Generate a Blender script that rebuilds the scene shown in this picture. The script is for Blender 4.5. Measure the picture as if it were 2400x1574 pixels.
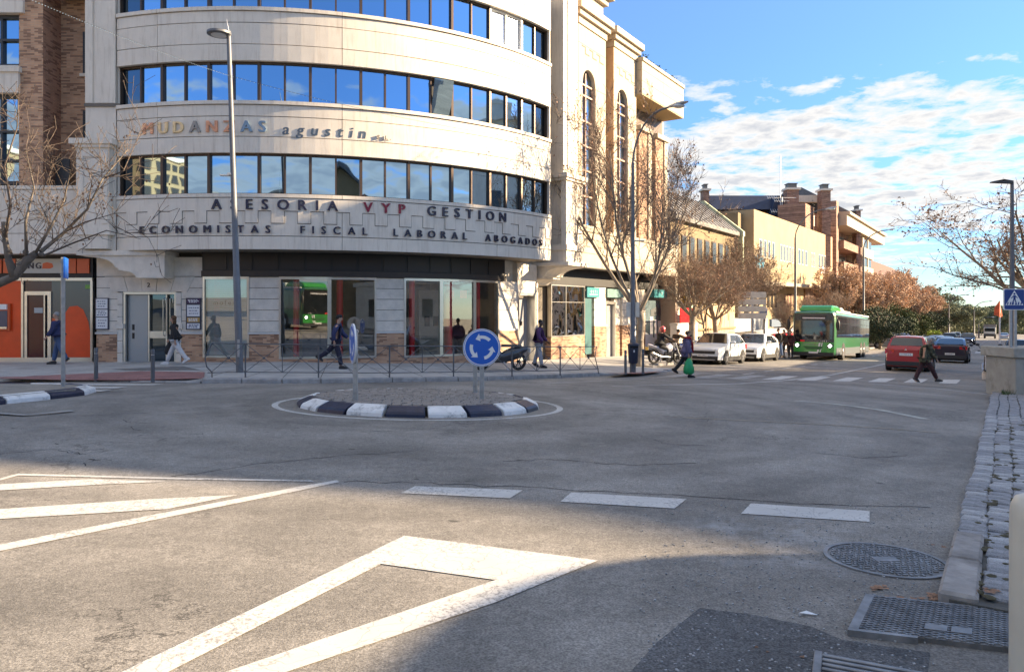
import bpy, bmesh, math, random
import numpy as np
from math import sin, cos, pi, radians as R, atan2, hypot, sqrt
for _o in list(bpy.data.objects):
 bpy.data.objects.remove(_o)
scene = bpy.context.scene
col = scene.collection
F_PX = 1733.0                       # focal length in pixels of the 2400 px wide photograph
HZ = 725.0                          # true horizon row of the photograph
cam_data = bpy.data.cameras.new('camera')
cam = bpy.data.objects.new('camera', cam_data)
col.objects.link(cam)
scene.camera = cam
cam.location = (0, 0, 1.62)
cam.rotation_euler = (R(90), 0, 0)
cam_data.sensor_fit = 'HORIZONTAL'
cam_data.sensor_width = 36.0
cam_data.lens = 36.0 * F_PX / 2400
cam_data.shift_y = -(787.0 - HZ) / 2400
cam_data.clip_start = 0.05
cam_data.clip_end = 3000
SUN_AZ = 4.0                        # degrees from +X towards +Y
SUN_EL = 19.0
SUN_STRENGTH = 2.9
SKY_STRENGTH = 0.053
EXPOSURE = 2.78
sd = bpy.data.lights.new('sun', 'SUN')
sd.energy = SUN_STRENGTH
sd.angle = R(0.53)
sd.color = (1.0, 0.77, 0.50)
sun = bpy.data.objects.new('sun', sd)
col.objects.link(sun)
sun.location = (60, 4, 30)
sun.rotation_euler = (R(90 - SUN_EL), 0, R(90 + SUN_AZ))
world = bpy.data.worlds.new('World')
scene.world = world
world.use_nodes = True
nt = world.node_tree
for n in list(nt.nodes):
 nt.nodes.remove(n)
N = nt.nodes.new
L = nt.links.new
w_out = N('ShaderNodeOutputWorld')
bg = N('ShaderNodeBackground')
bg.inputs['Strength'].default_value = SKY_STRENGTH
sky = N('ShaderNodeTexSky')
sky.sky_type = 'NISHITA'
sky.sun_disc = False
sky.sun_elevation = R(SUN_EL)
sky.sun_rotation = R(90 - SUN_AZ)
sky.altitude = 600
sky.air_density = 1.0
sky.dust_density = 0.2
sky.ozone_density = 3.0
tc = N('ShaderNodeTexCoord')
sep = N('ShaderNodeSeparateXYZ')
L(tc.outputs['Generated'], sep.inputs[0])
def math_node(tree, op, a=None, b=None, c=None, clamp=False):
 m = tree.nodes.new('ShaderNodeMath')
 m.operation = op
 m.use_clamp = clamp
 for i, v in enumerate((a, b, c)):
  if v is None:
   continue
  if isinstance(v, (int, float)):
   m.inputs[i].default_value = v
  else:
   tree.links.new(v, m.inputs[i])
 return m.outputs[0]
def ramp_node(tree, src, stops):
 r = tree.nodes.new('ShaderNodeValToRGB')
 el = r.color_ramp.elements
 el[0].position, el[0].color = stops[0][0], stops[0][1]
 el[1].position, el[1].color = stops[-1][0], stops[-1][1]
 for p, cc in stops[1:-1]:
  e = el.new(p)
  e.color = cc
 tree.links.new(src, r.inputs[0])
 return r.outputs[0]
def g4(v):
 return (v, v, v, 1)
zc = math_node(nt, 'MAXIMUM', sep.outputs[2], 0.02)
zz = math_node(nt, 'ADD', zc, 0.10)
px = math_node(nt, 'DIVIDE', sep.outputs[0], zz)
py = math_node(nt, 'DIVIDE', sep.outputs[1], zz)
cmb = N('ShaderNodeCombineXYZ')
L(px, cmb.inputs[0]); L(py, cmb.inputs[1])
n1 = N('ShaderNodeTexNoise'); n1.inputs['Scale'].default_value = 5.2
n1.inputs['Detail'].default_value = 9; n1.inputs['Roughness'].default_value = 0.60
n1.inputs['Distortion'].default_value = 0.15
L(cmb.outputs[0], n1.inputs['Vector'])
n2 = N('ShaderNodeTexNoise'); n2.inputs['Scale'].default_value = 0.55
n2.inputs['Detail'].default_value = 3
L(cmb.outputs[0], n2.inputs['Vector'])
hmask = ramp_node(nt, sep.outputs[2], [(0.0, g4(0.55)), (0.05, g4(0.50)), (0.09, g4(0.62)), (0.14, g4(0.95)), (0.22, g4(0.95)), (0.275, g4(0.50)), (0.325, g4(0.0)), (0.55, g4(0.0)), (0.75, g4(0.80))])  # cloud returning overhead, out of view, is added to lift the shade
big = math_node(nt, 'MULTIPLY_ADD', n2.outputs[0], 0.55, -0.27)
den = math_node(nt, 'ADD', n1.outputs[0], big)
den = math_node(nt, 'MULTIPLY_ADD', hmask, 0.50, math_node(nt, 'ADD', den, -0.33))
cl = ramp_node(nt, den, [(0.47, g4(0)), (0.54, g4(0.6)), (0.62, g4(1))])
shade = ramp_node(nt, den, [(0.50, (6.6, 6.7, 6.9, 1)), (0.64, (6.5, 6.4, 6.3, 1)), (0.76, (4.6, 4.75, 5.1, 1))])
gam = N('ShaderNodeMix'); gam.data_type = 'RGBA'
L(cl, gam.inputs[0])
tint = ramp_node(nt, sep.outputs[2], [(0.0, (0.40, 0.50, 0.60, 1)), (0.10, (0.44, 0.57, 0.72, 1)), (0.25, (0.54, 0.66, 0.84, 1)), (0.45, (0.74, 0.80, 0.92, 1)), (0.8, (1, 1, 1, 1))])
tm = N('ShaderNodeMix'); tm.data_type = 'RGBA'; tm.blend_type = 'MULTIPLY'; tm.inputs[0].default_value = 1
L(sky.outputs[0], tm.inputs[6]); L(tint, tm.inputs[7])
L(tm.outputs[2], gam.inputs[6])
shs = N('ShaderNodeVectorMath'); shs.operation = 'SCALE'
L(shade, shs.inputs[0]); shs.inputs['Scale'].default_value = 0.425
L(shs.outputs[0], gam.inputs[7])
L(gam.outputs[2], bg.inputs['Color'])
L(bg.outputs[0], w_out.inputs[0])
scene.view_settings.view_transform = 'Standard'
scene.view_settings.look = 'None'
scene.view_settings.gamma = 1
scene.view_settings.exposure = EXPOSURE
try:
 scene.view_settings.use_curve_mapping = False
except Exception:
 pass
scene.render.engine = 'CYCLES'
scene.cycles.use_denoising = True
scene.cycles.max_bounces = 6
scene.cycles.transparent_max_bounces = 12
UX, UY = 0.5548, 0.8320             # direction of the street running away on the right
NX, NY = 0.8320, -0.5548            # across that street, to the right
def G(x, y):
 """height of the road surface"""
 t = x * UX + y * UY
 return -0.022 * max(x, -8.0) - 0.024 * y + 0.010 * max(0.0, t - 60.0)
def st(t, n):
 """street coordinates to world x, y"""
 return (UX * t + NX * n, UY * t + NY * n)
def gp(px, py, h=0.0):
 """the spot on the ground (h above the road) that a bearing and dip measured in the photograph meet"""
 r = (px - 1200.0) / F_PX
 s = (py - HZ) / F_PX
 lo, hi = 1.0, 600.0
 f = lambda Y: (1.62 - h - G(r * Y, Y)) - s * Y
 for _ in range(60):
  m = 0.5 * (lo + hi)
  if f(m) > 0:
   lo = m
  else:
   hi = m
 return (r * lo, lo)
def bear(px):
 return (px - 1200.0) / F_PX
def hz(py, Y):
 return 1.62 + (HZ - py) * Y / F_PX
KERB = [gp(481, 897), gp(700, 898), gp(900, 895), gp(1105, 892), gp(1339, 884), gp(1438, 879), gp(1500, 877),
  gp(1580, 868), gp(1550, 862)]
KERB = [(-30.0, 20.6), (-11.5, 19.7)] + KERB[:8] + [st(29.7, -13.2), st(45.9, -13.2), st(46.7, -11.35), st(400, -11.35)]
def seg_dist(x, y, a, b):
 dx, dy = b[0] - a[0], b[1] - a[1]
 t = max(0, min(1, ((x - a[0]) * dx + (y - a[1]) * dy) / (dx * dx + dy * dy)))
 return hypot(x - a[0] - t * dx, y - a[1] - t * dy)
def dropped(x, y):
 """how far the kerb is lowered at the two crossings"""
 a = max(0.0, min(1.0, (x + 13.0) / 1.0, (-7.9 - x) / 0.6)) if y < 22 else 0.0
 b = max(0.0, min(1.0, (x - 3.0) / 0.7, (6.7 - x) / 0.5)) if 25 < y < 31.5 else 0.0
 return 0.085 * max(a, b)
def S(x, y):
 """height of the far pavement"""
 d = min(seg_dist(x, y, KERB[i], KERB[i + 1]) for i in range(len(KERB) - 1))
 return G(x, y) + 0.12 + 0.02 * min(d, 7.0) - dropped(x, y) * max(0.0, 1 - d / 1.6)
ORG = {}
def tag(o, label=None, cat=None, group=None, kind=None):
 if label: o['label'] = label
 if cat: o['category'] = cat
 if group: o['group'] = group
 if kind: o['kind'] = kind
 return o
def thing(name, label, cat, loc=(0, 0, 0), rz=0.0, group=None):
 o = bpy.data.objects.new(name, None)
 col.objects.link(o)
 o.empty_display_size = 0.2
 o.location = loc
 o.rotation_euler = (0, 0, rz)
 ORG[o.name] = tuple(loc)
 return tag(o, label, cat, group)
def sit(o, x, y, rz, surf=G, dz=0.0):
 """stand a thing on the sloping surface"""
 e = 0.6
 c, s_ = cos(rz), sin(rz)
 sx = (surf(x + e * c, y + e * s_) - surf(x - e * c, y - e * s_)) / (2 * e)
 sy = (surf(x - e * s_, y + e * c) - surf(x + e * s_, y - e * c)) / (2 * e)
 o.location = (x, y, surf(x, y) + dz)
 o.rotation_euler = (math.atan(sy), -math.atan(sx), rz)
 return o
def copy_tree(o, parent=None):
 c = o.copy()
 col.objects.link(c)
 if parent is not None:
  c.parent = parent
 for ch in list(o.children):
  copy_tree(ch, c)
 return c
class MB:
 """collects geometry for ONE mesh object"""
 def __init__(self):
  self.v, self.f, self.m = [], [], []
  self.mi = 0
 def add(self, verts, faces):
  b = len(self.v)
  self.v.extend(verts)
  for f in faces:
   self.f.append(tuple(b + i for i in f))
   self.m.append(self.mi)
 def box(self, x0, x1, y0, y1, z0, z1):
  self.boxf(lambda a, b, c: (a, b, c), x0, x1, y0, y1, z0, z1)
 def boxf(self, fr, t0, t1, n0, n1, z0, z1, seg=1):
  vs, fs = [], []
  for i in range(seg + 1):
   t = t0 + (t1 - t0) * i / seg
   vs += [fr(t, n0, z0), fr(t, n1, z0), fr(t, n1, z1), fr(t, n0, z1)]
  for i in range(seg):
   a = 4 * i
   for k in range(4):
    k2 = (k + 1) % 4
    fs.append((a + k, a + k2, a + 4 + k2, a + 4 + k))
  e = 4 * seg
  fs += [(3, 2, 1, 0), (e, e + 1, e + 2, e + 3)]
  self.add(vs, fs)
 def prof(self, fr, pts, t0, t1, seg=1):
  """(n, z) outline extruded along t"""
  k = len(pts)
  vs, fs = [], []
  for i in range(seg + 1):
   t = t0 + (t1 - t0) * i / seg
   vs += [fr(t, p[0], p[1]) for p in pts]
  for i in range(seg):
   for j in range(k):
    j2 = (j + 1) % k
    fs.append((i * k + j, i * k + j2, (i + 1) * k + j2, (i + 1) * k + j))
  fs += [tuple(range(k - 1, -1, -1)), tuple(seg * k + j for j in range(k))]
  self.add(vs, fs)
 def plate(self, fr, pts, n0, n1):
  """(t, z) outline extruded along n"""
  k = len(pts)
  vs = [fr(p[0], n0, p[1]) for p in pts] + [fr(p[0], n1, p[1]) for p in pts]
  fs = [tuple(range(k - 1, -1, -1)), tuple(range(k, 2 * k))]
  for j in range(k):
   j2 = (j + 1) % k
   fs.append((j, j2, k + j2, k + j))
  self.add(vs, fs)
 def slab(self, pts, zf, th, zb=None):
  """horizontal outline with its top at zf(x, y), th thick"""
  k = len(pts)
  vs = [(p[0], p[1], zf(p[0], p[1])) for p in pts] + [(p[0], p[1], zf(p[0], p[1]) - th) for p in pts]
  fs = [tuple(range(k)), tuple(range(2 * k - 1, k - 1, -1))]
  for j in range(k):
   j2 = (j + 1) % k
   fs.append((j, k + j, k + j2, j2))
  self.add(vs, fs)
 def tube(self, pts, radii, n=8, cap=True):
  pts = [np.array(p, float) for p in pts]
  if not hasattr(radii, '__len__'):
   radii = [radii] * len(pts)
  k = len(pts)
  up = None
  vs = []
  for i in range(k):
   d = pts[min(i + 1, k - 1)] - pts[max(i - 1, 0)]
   d = d / (np.linalg.norm(d) + 1e-9)
   if up is None:
    up = np.array([0, 0, 1.0]) if abs(d[2]) < 0.9 else np.array([1.0, 0, 0])
   a = np.cross(d, up); a /= (np.linalg.norm(a) + 1e-9)
   b = np.cross(a, d)
   up = b
   for j in range(n):
    q = 2 * pi * j / n
    p = pts[i] + radii[i] * (cos(q) * a + sin(q) * b)
    vs.append((p[0], p[1], p[2]))
  fs = []
  for i in range(k - 1):
   for j in range(n):
    j2 = (j + 1) % n
    fs.append((i * n + j, i * n + j2, (i + 1) * n + j2, (i + 1) * n + j))
  if cap:
   fs.append(tuple(range(n - 1, -1, -1)))
   fs.append(tuple((k - 1) * n + j for j in range(n)))
  self.add(vs, fs)
 def cyl(self, c, r, z0, z1, n=16, r2=None):
  self.tube([(c[0], c[1], z0), (c[0], c[1], z1)], [r, r if r2 is None else r2], n)
 def ball(self, c, rx, ry, rz, nu=12, nv=8):
  vs, fs = [], []
  for i in range(1, nv):
   a = pi * i / nv
   for j in range(nu):
    b = 2 * pi * j / nu
    vs.append((c[0] + rx * sin(a) * cos(b), c[1] + ry * sin(a) * sin(b), c[2] + rz * cos(a)))
  top = len(vs); vs.append((c[0], c[1], c[2] + rz))
  bot = len(vs); vs.append((c[0], c[1], c[2] - rz))
  for i in range(nv - 2):
   for j in range(nu):
    j2 = (j + 1) % nu
    fs.append((i * nu + j, (i + 1) * nu + j, (i + 1) * nu + j2, i * nu + j2))
  for j in range(nu):
   j2 = (j + 1) % nu
   fs.append((top, j, j2))
   fs.append((bot, (nv - 2) * nu + j2, (nv - 2) * nu + j))
  self.add(vs, fs)
 def build(self, name, mat, parent=None, world=False, smooth=False, bevel=0.0, fix=True, auto=None):
  me = bpy.data.meshes.new(name)
  v = self.v
  if world and parent is not None:
   p = parent
   while p.parent is not None:
    p = p.parent
   ox, oy, oz = ORG.get(p.name, (0, 0, 0))
   v = [(a - ox, b - oy, c - oz) for a, b, c in v]
  me.from_pydata(v, [], self.f)
  mats = mat if isinstance(mat, (list, tuple)) else [mat]
  for m_ in mats:
   me.materials.append(m_)
  if len(mats) > 1:
   me.polygons.foreach_set('material_index', self.m)
  if fix or bevel > 0:
   bm = bmesh.new()
   bm.from_mesh(me)
   if fix:
    bmesh.ops.recalc_face_normals(bm, faces=bm.faces)
   if bevel > 0:
    bmesh.ops.bevel(bm, geom=[e for e in bm.edges if len(e.link_faces) == 2 and e.calc_face_angle(0) > 0.6], offset=bevel, segments=1,
        affect='EDGES', profile=0.5, clamp_overlap=True)
   bm.to_mesh(me)
   bm.free()
  if smooth:
   me.polygons.foreach_set('use_smooth', [True] * len(me.polygons))
   if auto is not None:
    me.set_sharp_from_angle(angle=R(auto))
  me.update()
  o = bpy.data.objects.new(name, me)
  col.objects.link(o)
  if parent is not None:
   o.parent = parent
  return o
def share(name, me, parent, loc=(0, 0, 0), rot=(0, 0, 0), scale=(1, 1, 1)):
 o = bpy.data.objects.new(name, me)
 col.objects.link(o)
 o.parent = parent
 o.location = loc
 o.rotation_euler = rot
 o.scale = scale
 return o
MATS = {}
def mat(name, colr, rough=0.6, metal=0.0, spec=0.5, var=0.0, vscale=3.0, bump=0.0, bscale=60.0, streak=0.0,
  emit=None, estr=0.0, coat=0.0, dirt=None, dscale=1.5, speck=0.0, spscale=150.0):
 if name in MATS:
  return MATS[name]
 m = bpy.data.materials.new(name)
 m.use_nodes = True
 t = m.node_tree
 b = t.nodes['Principled BSDF']
 b.inputs['Roughness'].default_value = rough
 b.inputs['Metallic'].default_value = metal
 b.inputs['Specular IOR Level'].default_value = spec
 b.inputs['Coat Weight'].default_value = coat
 c4 = (colr[0], colr[1], colr[2], 1)
 b.inputs['Base Color'].default_value = c4
 if emit:
  b.inputs['Emission Color'].default_value = (*emit, 1)
  b.inputs['Emission Strength'].default_value = estr
 tcn = t.nodes.new('ShaderNodeTexCoord')
 cur = None
 def mixc(fac, c1, c2, mode='MIX'):
  x = t.nodes.new('ShaderNodeMix'); x.data_type = 'RGBA'; x.blend_type = mode
  if isinstance(fac, float): x.inputs[0].default_value = fac
  else: t.links.new(fac, x.inputs[0])
  for i, c_ in ((6, c1), (7, c2)):
   if isinstance(c_, tuple): x.inputs[i].default_value = c_
   else: t.links.new(c_, x.inputs[i])
  return x.outputs[2]
 cur = c4
 if var > 0:
  nz = t.nodes.new('ShaderNodeTexNoise'); nz.inputs['Scale'].default_value = vscale
  nz.inputs['Detail'].default_value = 6; nz.inputs['Roughness'].default_value = 0.62
  t.links.new(tcn.outputs['Object'], nz.inputs['Vector'])
  lo = tuple(max(0, x * (1 - var)) for x in colr) + (1,)
  hi = tuple(min(1, x * (1 + var)) for x in colr) + (1,)
  cur = ramp_node(t, nz.outputs[0], [(0.32, lo), (0.68, hi)])
 if speck > 0:
  nz = t.nodes.new('ShaderNodeTexNoise'); nz.inputs['Scale'].default_value = spscale
  nz.inputs['Detail'].default_value = 3
  t.links.new(tcn.outputs['Object'], nz.inputs['Vector'])
  fac = ramp_node(t, nz.outputs[0], [(0.35, g4(1 - speck)), (0.65, g4(1 + speck))])
  cur = mixc(1.0, cur, fac, 'MULTIPLY')
 if streak > 0:
  mp = t.nodes.new('ShaderNodeMapping'); mp.inputs['Scale'].default_value = (6, 6, 0.55)
  t.links.new(tcn.outputs['Object'], mp.inputs['Vector'])
  nz = t.nodes.new('ShaderNodeTexNoise'); nz.inputs['Scale'].default_value = 1.6
  nz.inputs['Detail'].default_value = 7; nz.inputs['Roughness'].default_value = 0.7
  t.links.new(mp.outputs[0], nz.inputs['Vector'])
  fac = ramp_node(t, nz.outputs[0], [(0.50, g4(0)), (0.72, g4(streak))])
  cur = mixc(fac, cur, (colr[0] * 0.52, colr[1] * 0.46, colr[2] * 0.40, 1))
 if dirt:
  nz = t.nodes.new('ShaderNodeTexNoise'); nz.inputs['Scale'].default_value = dscale
  nz.inputs['Detail'].default_value = 8; nz.inputs['Roughness'].default_value = 0.7
  t.links.new(tcn.outputs['Object'], nz.inputs['Vector'])
  fac = ramp_node(t, nz.outputs[0], [(0.52, g4(0)), (0.70, g4(dirt[3]))])
  cur = mixc(fac, cur, (dirt[0], dirt[1], dirt[2], 1))
 if not isinstance(cur, tuple):
  t.links.new(cur, b.inputs['Base Color'])
 if bump > 0:
  nz = t.nodes.new('ShaderNodeTexNoise'); nz.inputs['Scale'].default_value = bscale
  nz.inputs['Detail'].default_value = 4
  t.links.new(tcn.outputs['Object'], nz.inputs['Vector'])
  bp = t.nodes.new('ShaderNodeBump'); bp.inputs['Strength'].default_value = bump
  bp.inputs['Distance'].default_value = 0.01
  t.links.new(nz.outputs[0], bp.inputs['Height'])
  t.links.new(bp.outputs[0], b.inputs['Normal'])
 MATS[name] = m
 return m
def brick_mat(name, c1, c2, mortar, bw=0.25, bh=0.055, ang=0.0, msz=0.006):
 m = bpy.data.materials.new(name); m.use_nodes = True
 t = m.node_tree; b = t.nodes['Principled BSDF']
 b.inputs['Roughness'].default_value = 0.85
 tcn = t.nodes.new('ShaderNodeTexCoord')
 sp = t.nodes.new('ShaderNodeSeparateXYZ')
 t.links.new(tcn.outputs['Object'], sp.inputs[0])
 u = math_node(t, 'ADD', math_node(t, 'MULTIPLY', sp.outputs[0], cos(ang)), math_node(t, 'MULTIPLY', sp.outputs[1], sin(ang)))
 cb = t.nodes.new('ShaderNodeCombineXYZ')
 t.links.new(u, cb.inputs[0]); t.links.new(sp.outputs[2], cb.inputs[1])
 br = t.nodes.new('ShaderNodeTexBrick')
 t.links.new(cb.outputs[0], br.inputs['Vector'])
 br.inputs['Scale'].default_value = 1.0
 br.inputs['Brick Width'].default_value = bw
 br.inputs['Row Height'].default_value = bh
 br.inputs['Mortar Size'].default_value = msz
 br.inputs['Mortar Smooth'].default_value = 0.1
 br.inputs['Bias'].default_value = 0.2
 br.inputs['Color1'].default_value = (*c1, 1)
 br.inputs['Color2'].default_value = (*c2, 1)
 br.inputs['Mortar'].default_value = (*mortar, 1)
 wn = t.nodes.new('ShaderNodeTexWhiteNoise'); wn.noise_dimensions = '2D'
 row = math_node(t, 'FLOOR', math_node(t, 'DIVIDE', sp.outputs[2], bh))
 uu = math_node(t, 'FLOOR', math_node(t, 'DIVIDE', math_node(t, 'ADD', u, math_node(t, 'MULTIPLY', math_node(t, 'MODULO', row, 2.0), bw / 2)), bw))
 c2n = t.nodes.new('ShaderNodeCombineXYZ')
 t.links.new(uu, c2n.inputs[0]); t.links.new(row, c2n.inputs[1])
 t.links.new(c2n.outputs[0], wn.inputs['Vector'])
 fac = ramp_node(t, wn.outputs['Value'], [(0.68, g4(0)), (0.74, g4(0.7))])
 mx = t.nodes.new('ShaderNodeMix'); mx.data_type = 'RGBA'
 t.links.new(fac, mx.inputs[0]); t.links.new(br.outputs[0], mx.inputs[6])
 mx.inputs[7].default_value = (c1[0] * 0.30, c1[1] * 0.27, c1[2] * 0.30, 1)
 nz = t.nodes.new('ShaderNodeTexNoise'); nz.inputs['Scale'].default_value = 2.0; nz.inputs['Detail'].default_value = 6
 t.links.new(tcn.outputs['Object'], nz.inputs['Vector'])
 fv = ramp_node(t, nz.outputs[0], [(0.3, g4(0.78)), (0.7, g4(1.15))])
 m2 = t.nodes.new('ShaderNodeMix'); m2.data_type = 'RGBA'; m2.blend_type = 'MULTIPLY'; m2.inputs[0].default_value = 1
 t.links.new(mx.outputs[2], m2.inputs[6]); t.links.new(fv, m2.inputs[7])
 t.links.new(m2.outputs[2], b.inputs['Base Color'])
 bp = t.nodes.new('ShaderNodeBump'); bp.inputs['Strength'].default_value = 0.6; bp.inputs['Distance'].default_value = 0.012
 bp.invert = True
 t.links.new(br.outputs['Fac'], bp.inputs['Height']); t.links.new(bp.outputs[0], b.inputs['Normal'])
 return m
def glass_mat(name, tint, refl=0.45, rough=0.01, trans=(0.55, 0.6, 0.6)):
 m = bpy.data.materials.new(name); m.use_nodes = True
 t = m.node_tree
 for n in list(t.nodes): t.nodes.remove(n)
 o = t.nodes.new('ShaderNodeOutputMaterial')
 a = t.nodes.new('ShaderNodeBsdfTransparent'); a.inputs[0].default_value = (*trans, 1)
 g = t.nodes.new('ShaderNodeBsdfGlossy'); g.inputs['Roughness'].default_value = rough
 g.inputs[0].default_value = (*tint, 1)
 lw = t.nodes.new('ShaderNodeLayerWeight'); lw.inputs[0].default_value = 0.25
 f = math_node(t, 'MULTIPLY_ADD', lw.outputs['Fresnel'], 1.0 - refl, refl, clamp=True)
 mx = t.nodes.new('ShaderNodeMixShader')
 t.links.new(f, mx.inputs[0]); t.links.new(a.outputs[0], mx.inputs[1]); t.links.new(g.outputs[0], mx.inputs[2])
 t.links.new(mx.outputs[0], o.inputs[0])
 return m
def mirror_glass(name, colr, wob=0.02, rough=0.02):
 m = bpy.data.materials.new(name); m.use_nodes = True
 t = m.node_tree; b = t.nodes['Principled BSDF']
 b.inputs['Base Color'].default_value = (*colr, 1)
 b.inputs['Metallic'].default_value = 1.0
 b.inputs['Roughness'].default_value = rough
 tcn = t.nodes.new('ShaderNodeTexCoord')
 nz = t.nodes.new('ShaderNodeTexNoise'); nz.inputs['Scale'].default_value = 1.1; nz.inputs['Detail'].default_value = 1
 t.links.new(tcn.outputs['Object'], nz.inputs['Vector'])
 bp = t.nodes.new('ShaderNodeBump'); bp.inputs['Strength'].default_value = wob; bp.inputs['Distance'].default_value = 0.2
 t.links.new(nz.outputs[0], bp.inputs['Height']); t.links.new(bp.outputs[0], b.inputs['Normal'])
 return m
def asphalt_mat(name, base, crack=True, coarse=0.24, patch=0.34):
 m = bpy.data.materials.new(name); m.use_nodes = True
 t = m.node_tree; b = t.nodes['Principled BSDF']
 b.inputs['Roughness'].default_value = 0.82
 b.inputs['Specular IOR Level'].default_value = 0.35
 tcn = t.nodes.new('ShaderNodeTexCoord'); ob = tcn.outputs['Object']
 def noise(sc, det=4, ro=0.6, src=ob):
  n = t.nodes.new('ShaderNodeTexNoise'); n.inputs['Scale'].default_value = sc
  n.inputs['Detail'].default_value = det; n.inputs['Roughness'].default_value = ro
  t.links.new(src, n.inputs['Vector'])
  return n.outputs[0]
 def mul(a, bb):
  x = t.nodes.new('ShaderNodeMix'); x.data_type = 'RGBA'; x.blend_type = 'MULTIPLY'; x.inputs[0].default_value = 1
  t.links.new(a, x.inputs[6]); t.links.new(bb, x.inputs[7])
  return x.outputs[2]
 c = ramp_node(t, noise(0.35, 5), [(0.3, (base[0] * (1 - patch), base[1] * (1 - patch), base[2] * (1 - patch), 1)),
          (0.7, (base[0] * (1 + patch), base[1] * (1 + patch), base[2] * (1 + patch), 1))])
 c = mul(c, ramp_node(t, noise(3.0, 6, 0.7), [(0.3, g4(0.86)), (0.7, g4(1.14))]))
 c = mul(c, ramp_node(t, noise(75, 3, 0.6), [(0.36, g4(1 - coarse * 1.5)), (0.5, g4(1)), (0.66, g4(1 + coarse * 1.7))]))
 c = mul(c, ramp_node(t, noise(19, 2, 0.6), [(0.36, g4(1 - coarse * 0.5)), (0.64, g4(1 + coarse * 0.5))]))
 vo = t.nodes.new('ShaderNodeTexVoronoi'); vo.inputs['Scale'].default_value = 1.0
 wv = t.nodes.new('ShaderNodeTexNoise'); wv.inputs['Scale'].default_value = 14
 t.links.new(ob, wv.inputs['Vector'])
 sv = t.nodes.new('ShaderNodeVectorMath'); sv.operation = 'SCALE'; sv.inputs['Scale'].default_value = 0.10
 t.links.new(wv.outputs['Color'], sv.inputs[0])
 av = t.nodes.new('ShaderNodeVectorMath'); av.operation = 'ADD'
 t.links.new(ob, av.inputs[0]); t.links.new(sv.outputs[0], av.inputs[1])
 t.links.new(av.outputs[0], vo.inputs['Vector'])
 spot = ramp_node(t, vo.outputs['Distance'], [(0.030, g4(0.42)), (0.050, g4(1))])
 c = mul(c, spot)
 lr = t.nodes.new('ShaderNodeVectorMath'); lr.operation = 'DISTANCE'; lr.inputs[1].default_value = (-1.87, 15.0, -.3)
 t.links.new(ob, lr.inputs[0])
 nr = t.nodes.new('ShaderNodeTexNoise'); nr.noise_dimensions = '1D'; nr.inputs['Scale'].default_value = 0.9
 nr.inputs['Detail'].default_value = 3
 t.links.new(math_node(t, 'ADD', lr.outputs['Value'], math_node(t, 'MULTIPLY', noise(0.5, 2), 1.2)), nr.inputs['W'])
 c = mul(c, ramp_node(t, nr.outputs[0], [(0.35, g4(0.84)), (0.65, g4(1.12))]))
 st_ = noise(1.1, 9, 0.75)
 x = t.nodes.new('ShaderNodeMix'); x.data_type = 'RGBA'
 f = ramp_node(t, st_, [(0.60, g4(0)), (0.74, g4(0.35))])
 t.links.new(f, x.inputs[0]); t.links.new(c, x.inputs[6])
 x.inputs[7].default_value = (base[0] * 2.1, base[1] * 2.1, base[2] * 2.1, 1)
 c = x.outputs[2]
 ln = t.nodes.new('ShaderNodeVectorMath'); ln.operation = 'DISTANCE'; ln.inputs[1].default_value = (2.15, 5.75, -.2)
 t.links.new(ob, ln.inputs[0])
 dm = ramp_node(t, ln.outputs['Value'], [(0.0, g4(1)), (0.6, g4(.8)), (1.0, g4(0))])
 dn = ramp_node(t, noise(2.4, 9, 0.8), [(0.46, g4(0)), (0.66, g4(0.6))])
 x = t.nodes.new('ShaderNodeMix'); x.data_type = 'RGBA'
 t.links.new(mul(dm, dn), x.inputs[0]); t.links.new(c, x.inputs[6]); x.inputs[7].default_value = (0.46, 0.46, 0.46, 1)
 c = x.outputs[2]
 hgt = noise(120, 3)
 if crack:
  ds = t.nodes.new('ShaderNodeTexNoise'); ds.inputs['Scale'].default_value = 1.3; ds.inputs['Detail'].default_value = 7
  ds.inputs['Roughness'].default_value = 0.7
  t.links.new(ob, ds.inputs['Vector'])
  va = t.nodes.new('ShaderNodeVectorMath'); va.operation = 'SCALE'; va.inputs['Scale'].default_value = 2.4
  t.links.new(ds.outputs['Color'], va.inputs[0])
  ad = t.nodes.new('ShaderNodeVectorMath'); ad.operation = 'ADD'
  t.links.new(ob, ad.inputs[0]); t.links.new(va.outputs[0], ad.inputs[1])
  v2 = t.nodes.new('ShaderNodeTexVoronoi'); v2.feature = 'DISTANCE_TO_EDGE'; v2.inputs['Scale'].default_value = 0.22
  t.links.new(ad.outputs[0], v2.inputs['Vector'])
  e = ramp_node(t, v2.outputs['Distance'], [(0.0016, g4(1)), (0.0052, g4(0))])
  msk = ramp_node(t, noise(0.30, 3), [(0.46, g4(0)), (0.54, g4(1))])
  cf = mul(e, msk)
  x = t.nodes.new('ShaderNodeMix'); x.data_type = 'RGBA'
  t.links.new(cf, x.inputs[0]); t.links.new(c, x.inputs[6])
  x.inputs[7].default_value = (base[0] * 0.22, base[1] * 0.22, base[2] * 0.22, 1)
  c = x.outputs[2]
 t.links.new(c, b.inputs['Base Color'])
 bp = t.nodes.new('ShaderNodeBump'); bp.inputs['Strength'].default_value = 0.55; bp.inputs['Distance'].default_value = 0.006
 t.links.new(hgt, bp.inputs['Height']); t.links.new(bp.outputs[0], b.inputs['Normal'])
 return m
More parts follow.
